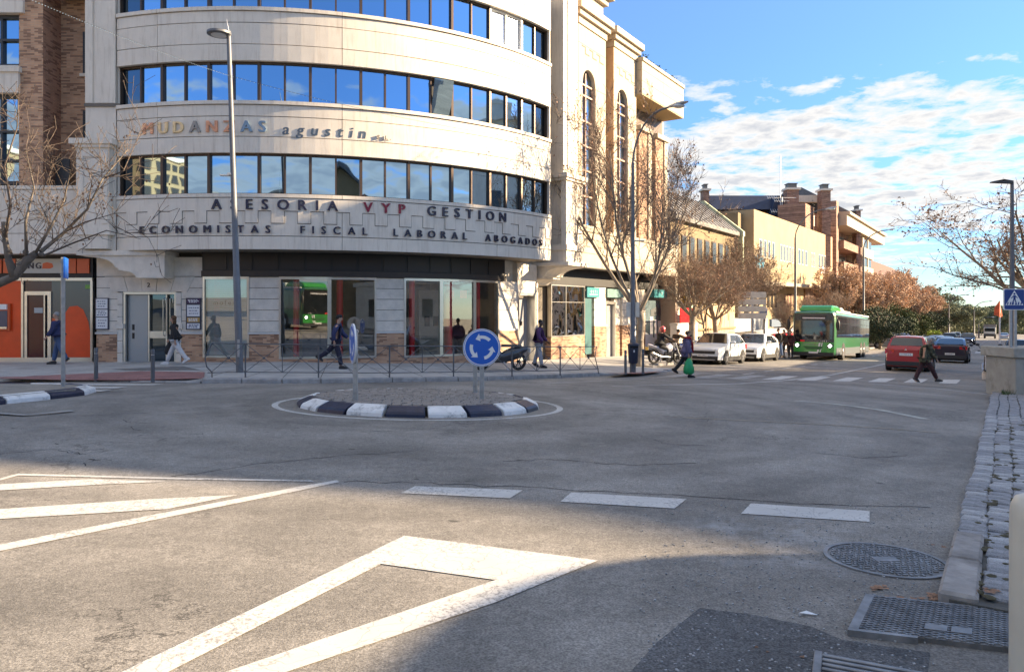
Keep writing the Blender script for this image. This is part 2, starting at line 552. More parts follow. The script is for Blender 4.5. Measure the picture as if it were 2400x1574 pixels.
def paint_mat(name, base=(0.57, 0.555, 0.52), wear=0.5, sc=34.0):
 """road paint, cracked and worn through to the asphalt"""
 m = bpy.data.materials.new(name); m.use_nodes = True
 t = m.node_tree; b = t.nodes['Principled BSDF']
 b.inputs['Roughness'].default_value = 0.7
 tcn = t.nodes.new('ShaderNodeTexCoord'); ob = tcn.outputs['Object']
 n = t.nodes.new('ShaderNodeTexNoise'); n.inputs['Scale'].default_value = sc; n.inputs['Detail'].default_value = 5
 n.inputs['Roughness'].default_value = 0.75
 t.links.new(ob, n.inputs['Vector'])
 n2 = t.nodes.new('ShaderNodeTexNoise'); n2.inputs['Scale'].default_value = 1.7; n2.inputs['Detail'].default_value = 5
 t.links.new(ob, n2.inputs['Vector'])
 sm = math_node(t, 'ADD', math_node(t, 'MULTIPLY', n.outputs[0], 0.6), math_node(t, 'MULTIPLY', n2.outputs[0], 0.4))
 f = ramp_node(t, sm, [(0.58 - 0.10 * wear, g4(0)), (0.62 - 0.05 * wear, g4(0.8))])
 v2 = t.nodes.new('ShaderNodeTexVoronoi'); v2.feature = 'DISTANCE_TO_EDGE'; v2.inputs['Scale'].default_value = 4.5
 ad = t.nodes.new('ShaderNodeVectorMath'); ad.operation = 'ADD'
 t.links.new(ob, ad.inputs[0]); t.links.new(n2.outputs['Color'], ad.inputs[1])
 t.links.new(ad.outputs[0], v2.inputs['Vector'])
 e = ramp_node(t, v2.outputs['Distance'], [(0.008, g4(0.55)), (0.022, g4(0))])
 mx0 = t.nodes.new('ShaderNodeMix'); mx0.data_type = 'RGBA'; mx0.blend_type = 'LIGHTEN'; mx0.inputs[0].default_value = 1
 t.links.new(f, mx0.inputs[6]); t.links.new(e, mx0.inputs[7])
 mx = t.nodes.new('ShaderNodeMix'); mx.data_type = 'RGBA'
 t.links.new(mx0.outputs[2], mx.inputs[0])
 n3 = ramp_node(t, n2.outputs[0], [(0.3, (base[0] * 0.85, base[1] * 0.85, base[2] * 0.85, 1)), (0.7, (base[0] * 1.08, base[1] * 1.08, base[2] * 1.08, 1))])
 t.links.new(n3, mx.inputs[6]); mx.inputs[7].default_value = (0.16, 0.155, 0.15, 1)
 t.links.new(mx.outputs[2], b.inputs['Base Color'])
 return m
M = {}
M['asphalt'] = asphalt_mat('asphalt', (0.215, 0.200, 0.178))
M['asphalt_patch'] = asphalt_mat('asphalt_patch', (0.10, 0.10, 0.10), crack=False, coarse=0.34)
M['paint'] = paint_mat('road_paint')
M['paint_worn'] = paint_mat('road_paint_worn', (0.40, 0.40, 0.38), 1.2)
M['paint_thin'] = paint_mat('road_paint_thin', (0.55, 0.55, 0.52), 0.9)
M['earth'] = mat('earth', (0.16, 0.14, 0.10), 0.95, var=0.3, vscale=0.2)
M['slab'] = mat('pavement_slab', (0.40, 0.39, 0.37), 0.85, var=0.16, vscale=1.3, bump=0.2, bscale=90, dirt=(0.2, 0.19, 0.17, 0.5), dscale=0.8)
M['redpave'] = mat('red_paving', (0.26, 0.13, 0.12), 0.85, var=0.2, vscale=2, speck=0.2, spscale=30)
M['kerb'] = mat('kerb_granite', (0.30, 0.29, 0.28), 0.85, var=0.25, vscale=4, bump=0.4, bscale=50, speck=0.15)
M['kerbwhite'] = mat('kerb_white_paint', (0.72, 0.71, 0.68), 0.55, var=0.08, vscale=6, dirt=(0.10, 0.10, 0.10, 0.85), dscale=4.5, bump=0.3, bscale=25)
M['kerbblack'] = mat('kerb_black_paint', (0.009, 0.014, 0.042), 0.42, var=0.3, vscale=6, dirt=(0.12, 0.12, 0.12, 0.35), dscale=4.0, bump=0.3, bscale=25)
M['sett'] = mat('granite_sett', (0.23, 0.23, 0.235), 0.8, var=0.35, vscale=9, bump=0.5, bscale=28, speck=0.25, spscale=120)
M['sett2'] = mat('granite_sett_pale', (0.33, 0.33, 0.33), 0.8, var=0.35, vscale=7, bump=0.5, bscale=28, speck=0.25, spscale=120)
M['islandsett'] = mat('island_sett', (0.24, 0.215, 0.19), 0.85, var=0.3, vscale=5, bump=0.6, bscale=30, speck=0.2)
M['joint'] = mat('joint_soil', (0.09, 0.085, 0.075), 0.95, var=0.3, vscale=8, bump=0.5)
M['grass'] = mat('weeds', (0.07, 0.10, 0.025), 0.9, var=0.4, vscale=12)
M['precast'] = mat('precast_panel', (0.69, 0.63, 0.54), 0.78, var=0.06, vscale=1.6, streak=0.42, bump=0.12, bscale=120, speck=0.04, spscale=80)
M['precast_w'] = mat('precast_warm', (0.41, 0.35, 0.265), 0.78, var=0.06, vscale=1.2, streak=0.26, bump=0.12, bscale=120)
M['precast_j'] = mat('precast_joint', (0.16, 0.14, 0.12), 0.9)
M['stone'] = mat('stone_block', (0.67, 0.61, 0.52), 0.8, var=0.12, vscale=3, bump=0.3, bscale=60, speck=0.07, spscale=60)
M['stonej'] = mat('stone_joint', (0.13, 0.115, 0.095), 0.9)
M['whitestone'] = mat('white_stone', (0.58, 0.56, 0.52), 0.7, var=0.08)
M['brick'] = brick_mat('brick_front', (0.60, 0.36, 0.215), (0.50, 0.28, 0.165), (0.42, 0.33, 0.24))
M['brickw'] = brick_mat('brick_wing', (0.52, 0.32, 0.20), (0.44, 0.25, 0.15), (0.38, 0.30, 0.22), ang=atan2(UY, UX))
M['bricks'] = brick_mat('brick_side', (0.44, 0.24, 0.15), (0.36, 0.19, 0.12), (0.22, 0.17, 0.14), ang=pi / 2)
M['brickfar'] = brick_mat('brick_far', (0.38, 0.22, 0.15), (0.31, 0.17, 0.12), (0.30, 0.25, 0.2), ang=atan2(UY, UX))
M['bronze'] = mat('bronze_frame', (0.085, 0.058, 0.042), 0.42, metal=0.5)
M['darkframe'] = mat('dark_frame', (0.045, 0.047, 0.05), 0.45, metal=0.3)
M['alu'] = mat('aluminium', (0.62, 0.60, 0.55), 0.28, metal=0.9, var=0.06)
M['steel'] = mat('galvanised_steel', (0.42, 0.43, 0.44), 0.42, metal=0.75, var=0.18, vscale=9)
M['railpaint'] = mat('railing_paint', (0.11, 0.115, 0.125), 0.5, metal=0.3, var=0.15, vscale=12)
M['polepaint'] = mat('pole_paint', (0.13, 0.135, 0.145), 0.5, metal=0.15, var=0.1, vscale=6)
M['black'] = mat('black_panel', (0.010, 0.010, 0.011), 0.5, var=0.3)
M['blackplastic'] = mat('black_plastic', (0.022, 0.022, 0.024), 0.5)
M['rubber'] = mat('tyre_rubber', (0.018, 0.018, 0.018), 0.85)
M['brown'] = mat('dark_brown_panel', (0.035, 0.025, 0.018), 0.5, var=0.2)
M['glassblue'] = mirror_glass('window_glass_blue', (0.29, 0.43, 0.57), wob=0.012)
M['glassdark'] = mirror_glass('window_glass_dark', (0.10, 0.13, 0.16))
M['glasswhite'] = mirror_glass('window_glass_pale', (0.62, 0.66, 0.70), rough=0.15)
M['shopglass'] = glass_mat('shop_glass', (0.95, 0.97, 0.95), 0.24, trans=(0.92, 0.95, 0.93))
M['orange'] = mat('orange_film', (0.68, 0.065, 0.008), 0.35, var=0.1, vscale=2)
M['orangesign'] = mat('orange_sign', (0.62, 0.11, 0.03), 0.4)
M['darkred'] = mat('dark_red_glass', (0.07, 0.008, 0.008), 0.12, spec=0.6)
M['greyglass'] = mat('grey_film_glass', (0.10, 0.095, 0.085), 0.15, spec=0.7)
M['red'] = mat('red_panel', (0.80, 0.015, 0.025), 0.35)
M['teal'] = mat('teal_sign', (0.02, 0.20, 0.23), 0.4, var=0.1)
M['tealdark'] = mat('teal_panel', (0.05, 0.13, 0.135), 0.35, var=0.1)
M['navytext'] = mat('navy_letter', (0.018, 0.018, 0.045), 0.4)
M['redtext'] = mat('crimson_letter', (0.22, 0.01, 0.03), 0.4)
M['farglass'] = mat('far_window_glass', (0.045, 0.055, 0.06), 0.25)
M['warmrefl'] = mat('warm_reflection_letter', (0.62, 0.28, 0.15), 0.4, metal=0.15, var=0.3, vscale=6)  # warm reflections on the metal letters put into their base colour
M['goldrefl'] = mat('gold_reflection_letter', (0.74, 0.54, 0.28), 0.4, metal=0.15, var=0.2, vscale=6)  # paler warm reflection of the metal, also given as base colour
M['greyl'] = mat('grey_letter', (0.25, 0.22, 0.19), 0.35, metal=0.4, var=0.2, vscale=6)
M['bluel'] = mat('pale_blue_letter', (0.20, 0.29, 0.38), 0.35, metal=0.1, var=0.2, vscale=6)  # mirrored sky on the last letters put into the colour; bulbs share it
M['white'] = mat('white_paint', (0.75, 0.75, 0.73), 0.45, var=0.04)
M['signwhite'] = mat('sign_white', (0.80, 0.80, 0.78), 0.35)
M['signblue'] = mat('sign_blue', (0.01, 0.115, 0.52), 0.3)
M['signnavy'] = mat('sign_navy', (0.012, 0.05, 0.22), 0.3)
M['board'] = mat('sign_board_back', (0.66, 0.61, 0.51), 0.5, var=0.1, vscale=5, dirt=(0.3, 0.27, 0.22, 0.5))
M['doorgrey'] = mat('grey_door', (0.22, 0.225, 0.24), 0.5, var=0.06)
M['poster'] = mat('poster_paper', (0.70, 0.70, 0.70), 0.5)
M['postertxt'] = mat('poster_ink', (0.07, 0.08, 0.16), 0.5)
M['room'] = mat('shop_interior', (0.30, 0.25, 0.20), 0.9, var=0.3, vscale=1.0)
M['roomlight'] = mat('shop_wall_pale', (0.55, 0.48, 0.38), 0.9, var=0.1)
M['shutter'] = mat('roller_shutter', (0.58, 0.58, 0.54), 0.5, var=0.04)
M['yellowwood'] = mat('wooden_hoarding', (0.50, 0.36, 0.20), 0.6, var=0.18, vscale=2, streak=0.2)
M['beige'] = mat('beige_render', (0.36, 0.27, 0.155), 0.85, var=0.10, vscale=0.6, streak=0.25)
M['ochre'] = mat('ochre_render', (0.22, 0.16, 0.085), 0.85, var=0.15, vscale=0.8)
M['greyroof'] = mat('grey_roof', (0.16, 0.15, 0.14), 0.7, var=0.2, vscale=1.2, streak=0.2)
M['blueroof'] = mat('blue_slate_roof', (0.018, 0.028, 0.065), 0.5, var=0.25, vscale=2)
M['slate'] = mat('slate_roof', (0.10, 0.105, 0.11), 0.5, var=0.2, vscale=1.5)
M['redtile'] = mat('red_tile_roof', (0.15, 0.075, 0.05), 0.8, var=0.25, vscale=2)
M['limetrim'] = mat('pale_green_trim', (0.46, 0.48, 0.30), 0.6)
M['bark'] = mat('plane_bark', (0.23, 0.19, 0.145), 0.9, var=0.35, vscale=3.5, bump=0.5, bscale=30, dirt=(0.38, 0.35, 0.28, 0.7), dscale=2.5)
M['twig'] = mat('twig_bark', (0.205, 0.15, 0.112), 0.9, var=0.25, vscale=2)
M['twigshade'] = mat('twig_shaded', (0.10, 0.075, 0.058), 0.9, var=0.25, vscale=2)  # twigs of the left tree, their shade put into a darker colour
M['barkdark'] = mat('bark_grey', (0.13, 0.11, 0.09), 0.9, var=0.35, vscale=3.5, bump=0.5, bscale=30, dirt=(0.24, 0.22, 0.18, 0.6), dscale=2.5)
M['leafbrown'] = mat('dead_leaf', (0.26, 0.145, 0.085), 0.85, var=0.5, vscale=1.3)
M['leafred'] = mat('russet_leaf', (0.50, 0.34, 0.225), 0.85, var=0.4, vscale=0.7)
M['leafgreen'] = mat('green_leaf', (0.055, 0.080, 0.022), 0.8, var=0.45, vscale=0.9)
M['leafdark'] = mat('conifer_leaf', (0.030, 0.048, 0.022), 0.85, var=0.4, vscale=1.0)
M['leafhazy'] = mat('hazy_olive_leaf', (0.15, 0.165, 0.09), 0.85, var=0.4, vscale=0.5)  # far foliage paled, so the distance haze sits in the colour
M['leaflime'] = mat('lime_leaf', (0.25, 0.33, 0.03), 0.8, var=0.3)
M['concrete'] = mat('old_concrete', (0.36, 0.34, 0.29), 0.9, var=0.15, vscale=2, dirt=(0.16, 0.14, 0.10, 0.6), dscale=2.2, bump=0.4, bscale=40)
M['binblue'] = mat('bin_navy_plastic', (0.018, 0.028, 0.055), 0.45, var=0.1)
M['castiron'] = mat('cast_iron', (0.19, 0.185, 0.175), 0.6, metal=0.5, var=0.35, vscale=5, bump=0.5, bscale=60)
M['ironpale'] = mat('worn_iron', (0.22, 0.22, 0.22), 0.55, metal=0.4, var=0.4, vscale=6)
M['slot'] = mat('dark_slot', (0.006, 0.006, 0.006), 0.9)
M['lampglow'] = mat('headlamp_lens', (0.85, 0.88, 0.9), 0.1, emit=(1, 0.95, 0.85), estr=6.0)
M['lens'] = mat('lamp_lens', (0.55, 0.57, 0.58), 0.15, spec=0.7)
M['skin'] = mat('skin', (0.46, 0.27, 0.19), 0.55)
M['skindark'] = mat('skin_dark', (0.10, 0.055, 0.038), 0.55)
# GROUND
rnd = random.Random(7)
WF = lambda t, n, z: (2.55 + UX * t + NX * n, 33.2 + UY * t + NY * n, z)      # wing facade frame, n towards the street
def grid_sheet(name, ts, ns, dz, m, kind='structure'):
 b = MB()
 for t in ts:
  for n in ns:
   x, y = st(t, n)
   b.v.append((x, y, G(x, y) + dz))
 k = len(ns)
 for i in range(len(ts) - 1):
  for j in range(k - 1):
   b.f.append((i * k + j, i * k + j + 1, (i + 1) * k + j + 1, (i + 1) * k + j)); b.m.append(0)
 o = b.build(name, m, fix=False)
 me = o.data
 if me.polygons[0].normal.z < 0:
  me.flip_normals()
 return tag(o, kind=kind)
grid_sheet('ground', [-400, -100, -40, 0, 60, 61, 120, 250, 500, 900, 1500], [-900, -300, -100, -40, -20, 0, 20, 60, 200, 900], -0.30, M['earth'])
grid_sheet('road', [-60, -30] + list(range(-20, 56, 4)) + [60], [-45, -30] + list(range(-24, 12, 3)) + [20, 60], 0.0, M['asphalt'])
ts2 = [60.001] + list(range(64, 100, 6)) + list(range(100, 460, 20))
grid_sheet('far_road', ts2, [-14, -9, -4, 0, 4, 9], 0.0, M['asphalt'])
def sheet(name, pts, m, dz=0.004, zf=G, kind='structure', sub=0):
 """thin flush sheet following the ground"""
 b = MB()
 b.add([(p[0], p[1], zf(p[0], p[1]) + dz) for p in pts], [tuple(range(len(pts)))])
 o = b.build(name, m, fix=False)
 if o.data.polygons[0].normal.z < 0:
  o.data.flip_normals()
 return tag(o, kind=kind)
def pxs(*pts):
 return [gp(a, b) for a, b in pts]
sheet('asphalt_patch', pxs((1455, 1600), (1540, 1505), (1640, 1425), (1760, 1440), (1900, 1468), (1975, 1500), (2180, 1530), (2160, 1700), (1400, 1700)), M['asphalt_patch'])
crk = MB()
rc = random.Random(9)
M['crack'] = mat('crack_dark', (0.03, 0.03, 0.03), 0.95)
for pts in (((1655, 938), (1651, 950), (1662, 962), (1654, 975), (1664, 990)), ((840, 1012), (930, 1010), (1000, 1006), (1060, 996), (1120, 986)), ((0, 1062), (60, 1058), (125, 1052), (190, 1064), (270, 1056)),
   ((125, 1040), (150, 1030), (230, 1025)), ((285, 985), (310, 990), (345, 992), (390, 988)), ((440, 1018), (485, 1016)), ((400, 1118), (560, 1092), (700, 1078), (860, 1062), (1000, 1055)),
   ((200, 1092), (215, 1075), (275, 1080)), ((300, 1000), (330, 1012)), ((1180, 1080), (1300, 1075), (1480, 1090), (1650, 1082)), ((1900, 1060), (2050, 1075), (2150, 1064)), ((650, 948), (560, 952), (430, 962), (250, 972), (120, 975)),
   ((1350, 960), (1460, 955), (1580, 962)), ((800, 1128), (1000, 1133), (1200, 1141), (1450, 1152), (1700, 1168), (1950, 1182), (2235, 1193)), ((1500, 1020), (1560, 1040), (1700, 1046))):
 p = pxs(*pts)
 fine = []
 for a, c in zip(p[:-1], p[1:]):
  for k_ in range(6):
   f = k_ / 6; fine.append((a[0] + f * (c[0] - a[0]) + rc.gauss(0, .025), a[1] + f * (c[1] - a[1]) + rc.gauss(0, .04)))
 for a, c in zip(fine[:-1], fine[1:]):
  w = rc.uniform(.004, .014)
  crk.add([(a[0], a[1] - w, G(*a) + .0025), (c[0], c[1] - w, G(*c) + .0025), (c[0], c[1] + w, G(*c) + .0025), (a[0], a[1] + w, G(*a) + .0025)], [(0, 1, 2, 3)])
o = crk.build('road_crack', M['crack'], fix=False)
for p in o.data.polygons:
 if p.normal.z < 0: p.flip()
tag(o, 'branching cracks in the old asphalt of the junction', 'cracks', kind='stuff')
def mark(pts, m=None, dz=0.006):
 return sheet('road_marking', pts, m or M['paint'], dz)
mark(pxs((973, 1139.5), (1225, 1149), (1195, 1168), (939.5, 1156)))
mark(pxs((1339, 1154.5), (1609, 1170), (1581, 1192), (1313, 1176)))
mark(pxs((1760, 1180), (2038, 1198), (2038, 1223.5), (1737, 1204)))
tri_o = pxs((947.5, 1256), (1402, 1314), (1157, 1415), (1010, 1470), (880, 1519), (685, 1574), (620, 1592))
def tri(name='road_marking'):
 b = MB()
 quads = [((947.5, 1256), (1402, 1314), (1162, 1360), (893, 1322)),
    ((947.5, 1256), (893, 1322), (398, 1574), (289, 1574)),
    ((289, 1574), (398, 1574), (180, 1685), (20, 1705)),
    ((1402, 1314), (1157, 1414), (1162, 1360)),
    ((1162, 1360), (1157, 1414), (677, 1574), (535, 1574)),
    ((535, 1574), (677, 1574), (330, 1690), (170, 1685))]
 for q in quads:
  p = pxs(*q)
  b.add([(x, y, G(x, y) + 0.006) for x, y in p], [tuple(range(len(p)))])
 o = b.build(name, M['paint'])
 for p in o.data.polygons:
  if p.normal.z < 0:
   p.flip()
 return tag(o, kind='structure')
tri()
def zz(x, y):                       # left foreground zoom -> photo
 return (x / 2.3157, 900 + y / 2.3157)
def zzp(*p):
 return pxs(*[zz(*q) for q in p])
def polyband(pts, w, m, dz=0.006, name='road_marking'):
 b = MB()
 L_, R_ = [], []
 for i, p in enumerate(pts):
  a = pts[max(i - 1, 0)]; c = pts[min(i + 1, len(pts) - 1)]
  dx, dy = c[0] - a[0], c[1] - a[1]; d = hypot(dx, dy)
  ox, oy = -dy / d * w / 2, dx / d * w / 2
  L_.append((p[0] + ox, p[1] + oy)); R_.append((p[0] - ox, p[1] - oy))
 k = len(pts)
 b.v = [(x, y, G(x, y) + dz) for x, y in L_ + R_]
 b.f = [(i, i + 1, k + i + 1, k + i) for i in range(k - 1)]; b.m = [0] * (k - 1)
 o = b.build(name, m, fix=False)
 if o.data.polygons[0].normal.z < 0: o.data.flip_normals()
 return tag(o, kind='structure')
mark(zzp((-1000, 1066), (0, 872), (1621, 558), (1830, 522), (1840, 533), (1621, 580), (0, 908), (-1000, 1110)))
mark(zzp((-1000, 603), (0, 545), (480, 517), (905, 531), (560, 545), (0, 578), (-1000, 637)))
mark(zzp((-1000, 746), (0, 680), (800, 627), (1290, 603), (905, 680), (0, 733), (-1000, 792)))
mark(zzp((0, 513), (100, 487), (1000, 510), (1621, 521), (1700, 523), (1700, 533), (1621, 529), (1000, 519), (100, 497), (0, 524)))
polyband(pxs((-60, 965), (60, 972), (170, 962)), 0.14, M['paint_worn'])
k = 0
n0 = -11.1
while n0 < -1.6:
 def on_line(n, Y):
  t = (Y - NY * n) / UY
  return st(t, n)
 Y0, Y1 = 25.6, 28.0
 q = [on_line(n0, Y0), on_line(n0 + 0.52, Y0), on_line(n0 + 0.52, Y1), on_line(n0, Y1)]
 mark(q, M['paint'] if n0 > -7.3 else M['paint_worn'])
 n0 += 1.02
cl_pts = pxs((1553, 902), (1735, 899), (1850, 890.5), (1905, 884)) + [st(31.5, -5.75), st(40, -5.7), st(60, -5.7), st(62, -5.7), st(120, -5.7), st(200, -5.7)]
polyband(cl_pts, 0.14, M['paint_thin'])
t = 28.5
while t < 120:
 polyband([st(t, -8.35), st(t + 1.5, -8.35)], 0.12, M['paint_thin'])
 t += 3.0
t = 56
while t < 190:
 polyband([st(t, -2.9), st(t + 2.0, -2.9)], 0.13, M['paint_thin'])
 t += 6.5
for (a, b_) in (((2296, 822), (2318, 826)), ((2333, 826), (2348, 823))):
 pass
mark(pxs((2316, 850), (2330, 850), (2341, 829), (2331, 829)), M['paint_worn'])
mark(pxs((2240, 867 - 45), (2258, 867 - 45), (2262, 826), (2243, 826)), M['paint_thin'])
mark(pxs((2284, 827), (2300, 827), (2303, 823.5), (2288, 823.5)), M['paint_thin'])
mark(pxs((2312, 828), (2328, 828), (2330, 824.5), (2316, 824.5)), M['paint_thin'])
polyband(pxs((1280, 898), (1418, 892), (1510, 888)), 0.12, M['paint_worn'])
polyband(pxs((1435, 905), (1553, 902)), 0.12, M['paint_worn'])
polyband(pxs((1862, 939), (1960, 947), (2060, 960), (2170, 982)), 0.20, mat('light_streak', (0.36, 0.36, 0.32), 0.85, var=0.3, vscale=3))  # pale strip painting a streak of reflected light on the road
polyband(pxs((1600, 978), (1880, 992), (2080, 1004), (2200, 1014)), 0.09, mat('light_streak_warm', (0.31, 0.27, 0.21), 0.85, var=0.3, vscale=3))  # warm strip painting a sunlit streak across the asphalt
polyband(pxs((2040, 899), (2200, 911), (2330, 926)), 0.22, M['paint_worn'])
for (ya, yb, xe) in ((893.5, 896.0, 452), (899.5, 902.5, 385), (906.5, 910, 300), (914, 917.5, 262)):
 mark(pxs((-40, ya - 1.5), (xe, ya), (xe - 26, yb), (-60, yb)), M['paint'])
ICX, ICY = -1.87, 15.0
ring = [(ICX + 2.84 * cos(2 * pi * i / 72), ICY + 2.42 * sin(2 * pi * i / 72)) for i in range(73)]
polyband(ring, 0.12, M['paint_thin'])
FAC = [(-30, 26.1), (-14.5, 26.1), (-10.7, 26.0)]
for i in range(9):
 th = R(-6.8 + i * 7.6)
 FAC.append((-9.28 + 11.9 * sin(th), 37.6 - 11.9 * cos(th)))
FAC += [WF(0, -0.95, 0)[:2], WF(13.4, -0.95, 0)[:2], WF(400, -0.95, 0)[:2]]
def along(path, s):
 d = 0
 for i in range(len(path) - 1):
  l = hypot(path[i + 1][0] - path[i][0], path[i + 1][1] - path[i][1])
  if d + l >= s or i == len(path) - 2:
   f = (s - d) / l
   return (path[i][0] + f * (path[i + 1][0] - path[i][0]), path[i][1] + f * (path[i + 1][1] - path[i][1]))
  d += l
def nearest(path, p):
 best = None
 for i in range(len(path) - 1):
  a, b_ = path[i], path[i + 1]
  dx, dy = b_[0] - a[0], b_[1] - a[1]
  tt = max(0, min(1, ((p[0] - a[0]) * dx + (p[1] - a[1]) * dy) / (dx * dx + dy * dy)))
  q = (a[0] + tt * dx, a[1] + tt * dy)
  d = hypot(q[0] - p[0], q[1] - p[1])
  if best is None or d < best[0]: best = (d, q)
 return best[1]
b = MB()
klen = 0
KP = []
s_ = 0.0
while s_ < 150:
 KP.append(along(KERB, s_)); s_ += 0.5 if s_ < 75 else 4
rows = 7
for p in KP:
 q = nearest(FAC, p)
 for j in range(rows):
  f = j / (rows - 1)
  x, y = p[0] + f * (q[0] - p[0]), p[1] + f * (q[1] - p[1])
  b.v.append((x, y, S(x, y)))
kk = len(KP)
for i in range(kk - 1):
 for j in range(rows - 1):
  b.f.append((i * rows + j, i * rows + j + 1, (i + 1) * rows + j + 1, (i + 1) * rows + j)); b.m.append(0)
for i in range(kk - 1):
 p0, p1 = KP[i], KP[i + 1]
 b.add([(p0[0], p0[1], S(*p0)), (p1[0], p1[1], S(*p1)), (p1[0], p1[1], G(*p1) - .1), (p0[0], p0[1], G(*p0) - .1)], [(0, 1, 2, 3)])
pav = b.build('pavement', M['slab'], fix=False)
if pav.data.polygons[0].normal.z < 0: pav.data.flip_normals()
tag(pav, kind='structure')
b = MB()
for i in range(4, 74, 2):
 p = KP[i]; q = nearest(FAC, p)
 dx, dy = q[0] - p[0], q[1] - p[1]; l = hypot(dx, dy) + 1e-6
 if l > 9 or l < 1: continue
 w = 0.011
 ox, oy = -dy / l * w, dx / l * w
 pts = []
 for f in (0.04, 0.25, 0.5, 0.75, 0.98):
  pts.append((p[0] + f * dx, p[1] + f * dy))
 for a, c in zip(pts[:-1], pts[1:]):
  b.add([(a[0] + ox, a[1] + oy, S(*a) + 0.003), (c[0] + ox, c[1] + oy, S(*c) + 0.003), (c[0] - ox, c[1] - oy, S(*c) + 0.003), (a[0] - ox, a[1] - oy, S(*a) + 0.003)], [(0, 1, 2, 3)])
for f in (0.2, 0.4, 0.6, 0.8):
 prev = None
 for i in range(2, 80):
  p = KP[i]; q = nearest(FAC, p)
  if hypot(q[0] - p[0], q[1] - p[1]) > 9: prev = None; continue
  c = (p[0] + f * (q[0] - p[0]), p[1] + f * (q[1] - p[1]))
  if prev and hypot(c[0] - prev[0], c[1] - prev[1]) < 1.5:
   w = 0.010
   dx, dy = c[0] - prev[0], c[1] - prev[1]; l = hypot(dx, dy) + 1e-6
   ox, oy = -dy / l * w, dx / l * w
   b.add([(prev[0] + ox, prev[1] + oy, S(*prev) + 0.003), (c[0] + ox, c[1] + oy, S(*c) + 0.003), (c[0] - ox, c[1] - oy, S(*c) + 0.003), (prev[0] - ox, prev[1] - oy, S(*prev) + 0.003)], [(0, 1, 2, 3)])
  prev = c
o = b.build('slab_joint', M['joint'], fix=False)
for p in o.data.polygons:
 if p.normal.z < 0: p.flip()
o.parent = pav
tag(o, kind='stuff')
def S_red(x, y): return S(x, y)
for pts in ([gp(-60, 885, .13), gp(30, 882, .13), gp(180, 876, .13), gp(330, 872, .13), gp(480, 874, .13), gp(478, 884, .13), gp(330, 884, .13), gp(150, 884, .13), gp(-60, 886, .13)],
   [gp(1425, 873, .13), gp(1500, 867, .13), gp(1535, 865, .13), gp(1555, 867, .13), gp(1500, 873.5, .13), gp(1440, 876, .13)]):
 sheet('red_paving', pts, M['redpave'], 0.006, S)
sheet('dark_paving', [gp(258, 863, .2), gp(430, 858, .2), gp(470, 868, .16), gp(300, 868, .16)], mat('dark_paving', (0.15, 0.145, 0.14), 0.8, var=0.2), 0.006, S)
s_, i = 4.0, 0
tot = sum(hypot(KERB[i + 1][0] - KERB[i][0], KERB[i + 1][1] - KERB[i][1]) for i in range(len(KERB) - 1))
kn = 0
while s_ < 62:
 a, c = along(KERB, s_ + 0.012), along(KERB, s_ + 0.988)
 dx, dy = c[0] - a[0], c[1] - a[1]; l = hypot(dx, dy)
 if l > 0.75:
  ox, oy = dy / l, -dx / l        # towards the road
  b = MB()
  z1a, z1c = G(*a) + 0.128, G(*c) + 0.128
  w = 0.15
  drop = 0.0
  drop = dropped((a[0] + c[0]) / 2, (a[1] + c[1]) / 2)
  def P(p, o_, z): return (p[0] + ox * o_, p[1] + oy * o_, z)
  pr = [(-w * 0.9, 0.0), (0.055, 0.0), (0.075, -0.03), (0.085, -0.2), (-w * 0.9, -0.2)]
  b.add([P(a, q[0], z1a - drop + q[1]) for q in pr] + [P(c, q[0], z1c - drop + q[1]) for q in pr],
    [(0, 1, 6, 5), (1, 2, 7, 6), (2, 3, 8, 7), (3, 4, 9, 8), (4, 0, 5, 9), (4, 3, 2, 1, 0), (5, 6, 7, 8, 9)])
  o = b.build('kerb_stone', M['kerb'])
  o.parent = pav
  kn += 1
 s_ += 1.0
b = MB()
while s_ < 140:
 a, c = along(KERB, s_), along(KERB, s_ + 2)
 dx, dy = c[0] - a[0], c[1] - a[1]; l = hypot(dx, dy) + 1e-6
 ox, oy = dy / l, -dx / l
 b.add([(p[0] + ox * o_, p[1] + oy * o_, G(*p) + z) for p in (a, c) for o_, z in ((-0.13, 0.13), (0.07, 0.13), (0.08, -0.1), (-0.13, -0.1))],
   [(0, 1, 5, 4), (1, 2, 6, 5), (2, 3, 7, 6), (3, 0, 4, 7)])
 s_ += 2
o = b.build('kerb_line', M['kerb']); o.parent = pav; tag(o, kind='stuff')
isl = thing('roundabout_island', 'oval traffic island with black and white kerb in the middle of the junction', 'traffic island', (ICX, ICY, G(ICX, ICY)))
RX, RY = 2.42, 2.08
NS = 20
for i in range(NS):
 a0 = 2 * pi * (i + 0.5) / NS + 0.012; a1 = 2 * pi * (i + 1.5) / NS - 0.012
 b = MB()
 vs = []
 hj = rnd.uniform(-0.008, 0.008)
 for a in (a0, a1):
  for (k_, z) in ((1.015, -0.1), (1.0, 0.06), (0.985, 0.10), (0.905, 0.185), (0.875, 0.19), (0.86, 0.1)):
   x, y = ICX + RX * k_ * cos(a), ICY + RY * k_ * sin(a)
   vs.append((x, y, G(x, y) + z + (hj if z > 0.05 else 0)))
 fs = [(j, (j + 1) % 6, 6 + (j + 1) % 6, 6 + j) for j in range(6)] + [(5, 4, 3, 2, 1, 0), (6, 7, 8, 9, 10, 11)]
 b.add(vs, fs)
 b.build('kerb_stone', M['kerbwhite'] if i % 2 else M['kerbblack'], isl, world=True, bevel=0.012)
b = MB()
pts = [(ICX + RX * 0.88 * cos(2 * pi * i / 48), ICY + RY * 0.88 * sin(2 * pi * i / 48)) for i in range(48)]
b.slab(pts, lambda x, y: G(x, y) + 0.165, 0.2)
b.build('island_bed', M['joint'], isl, world=True)
sett_me = []
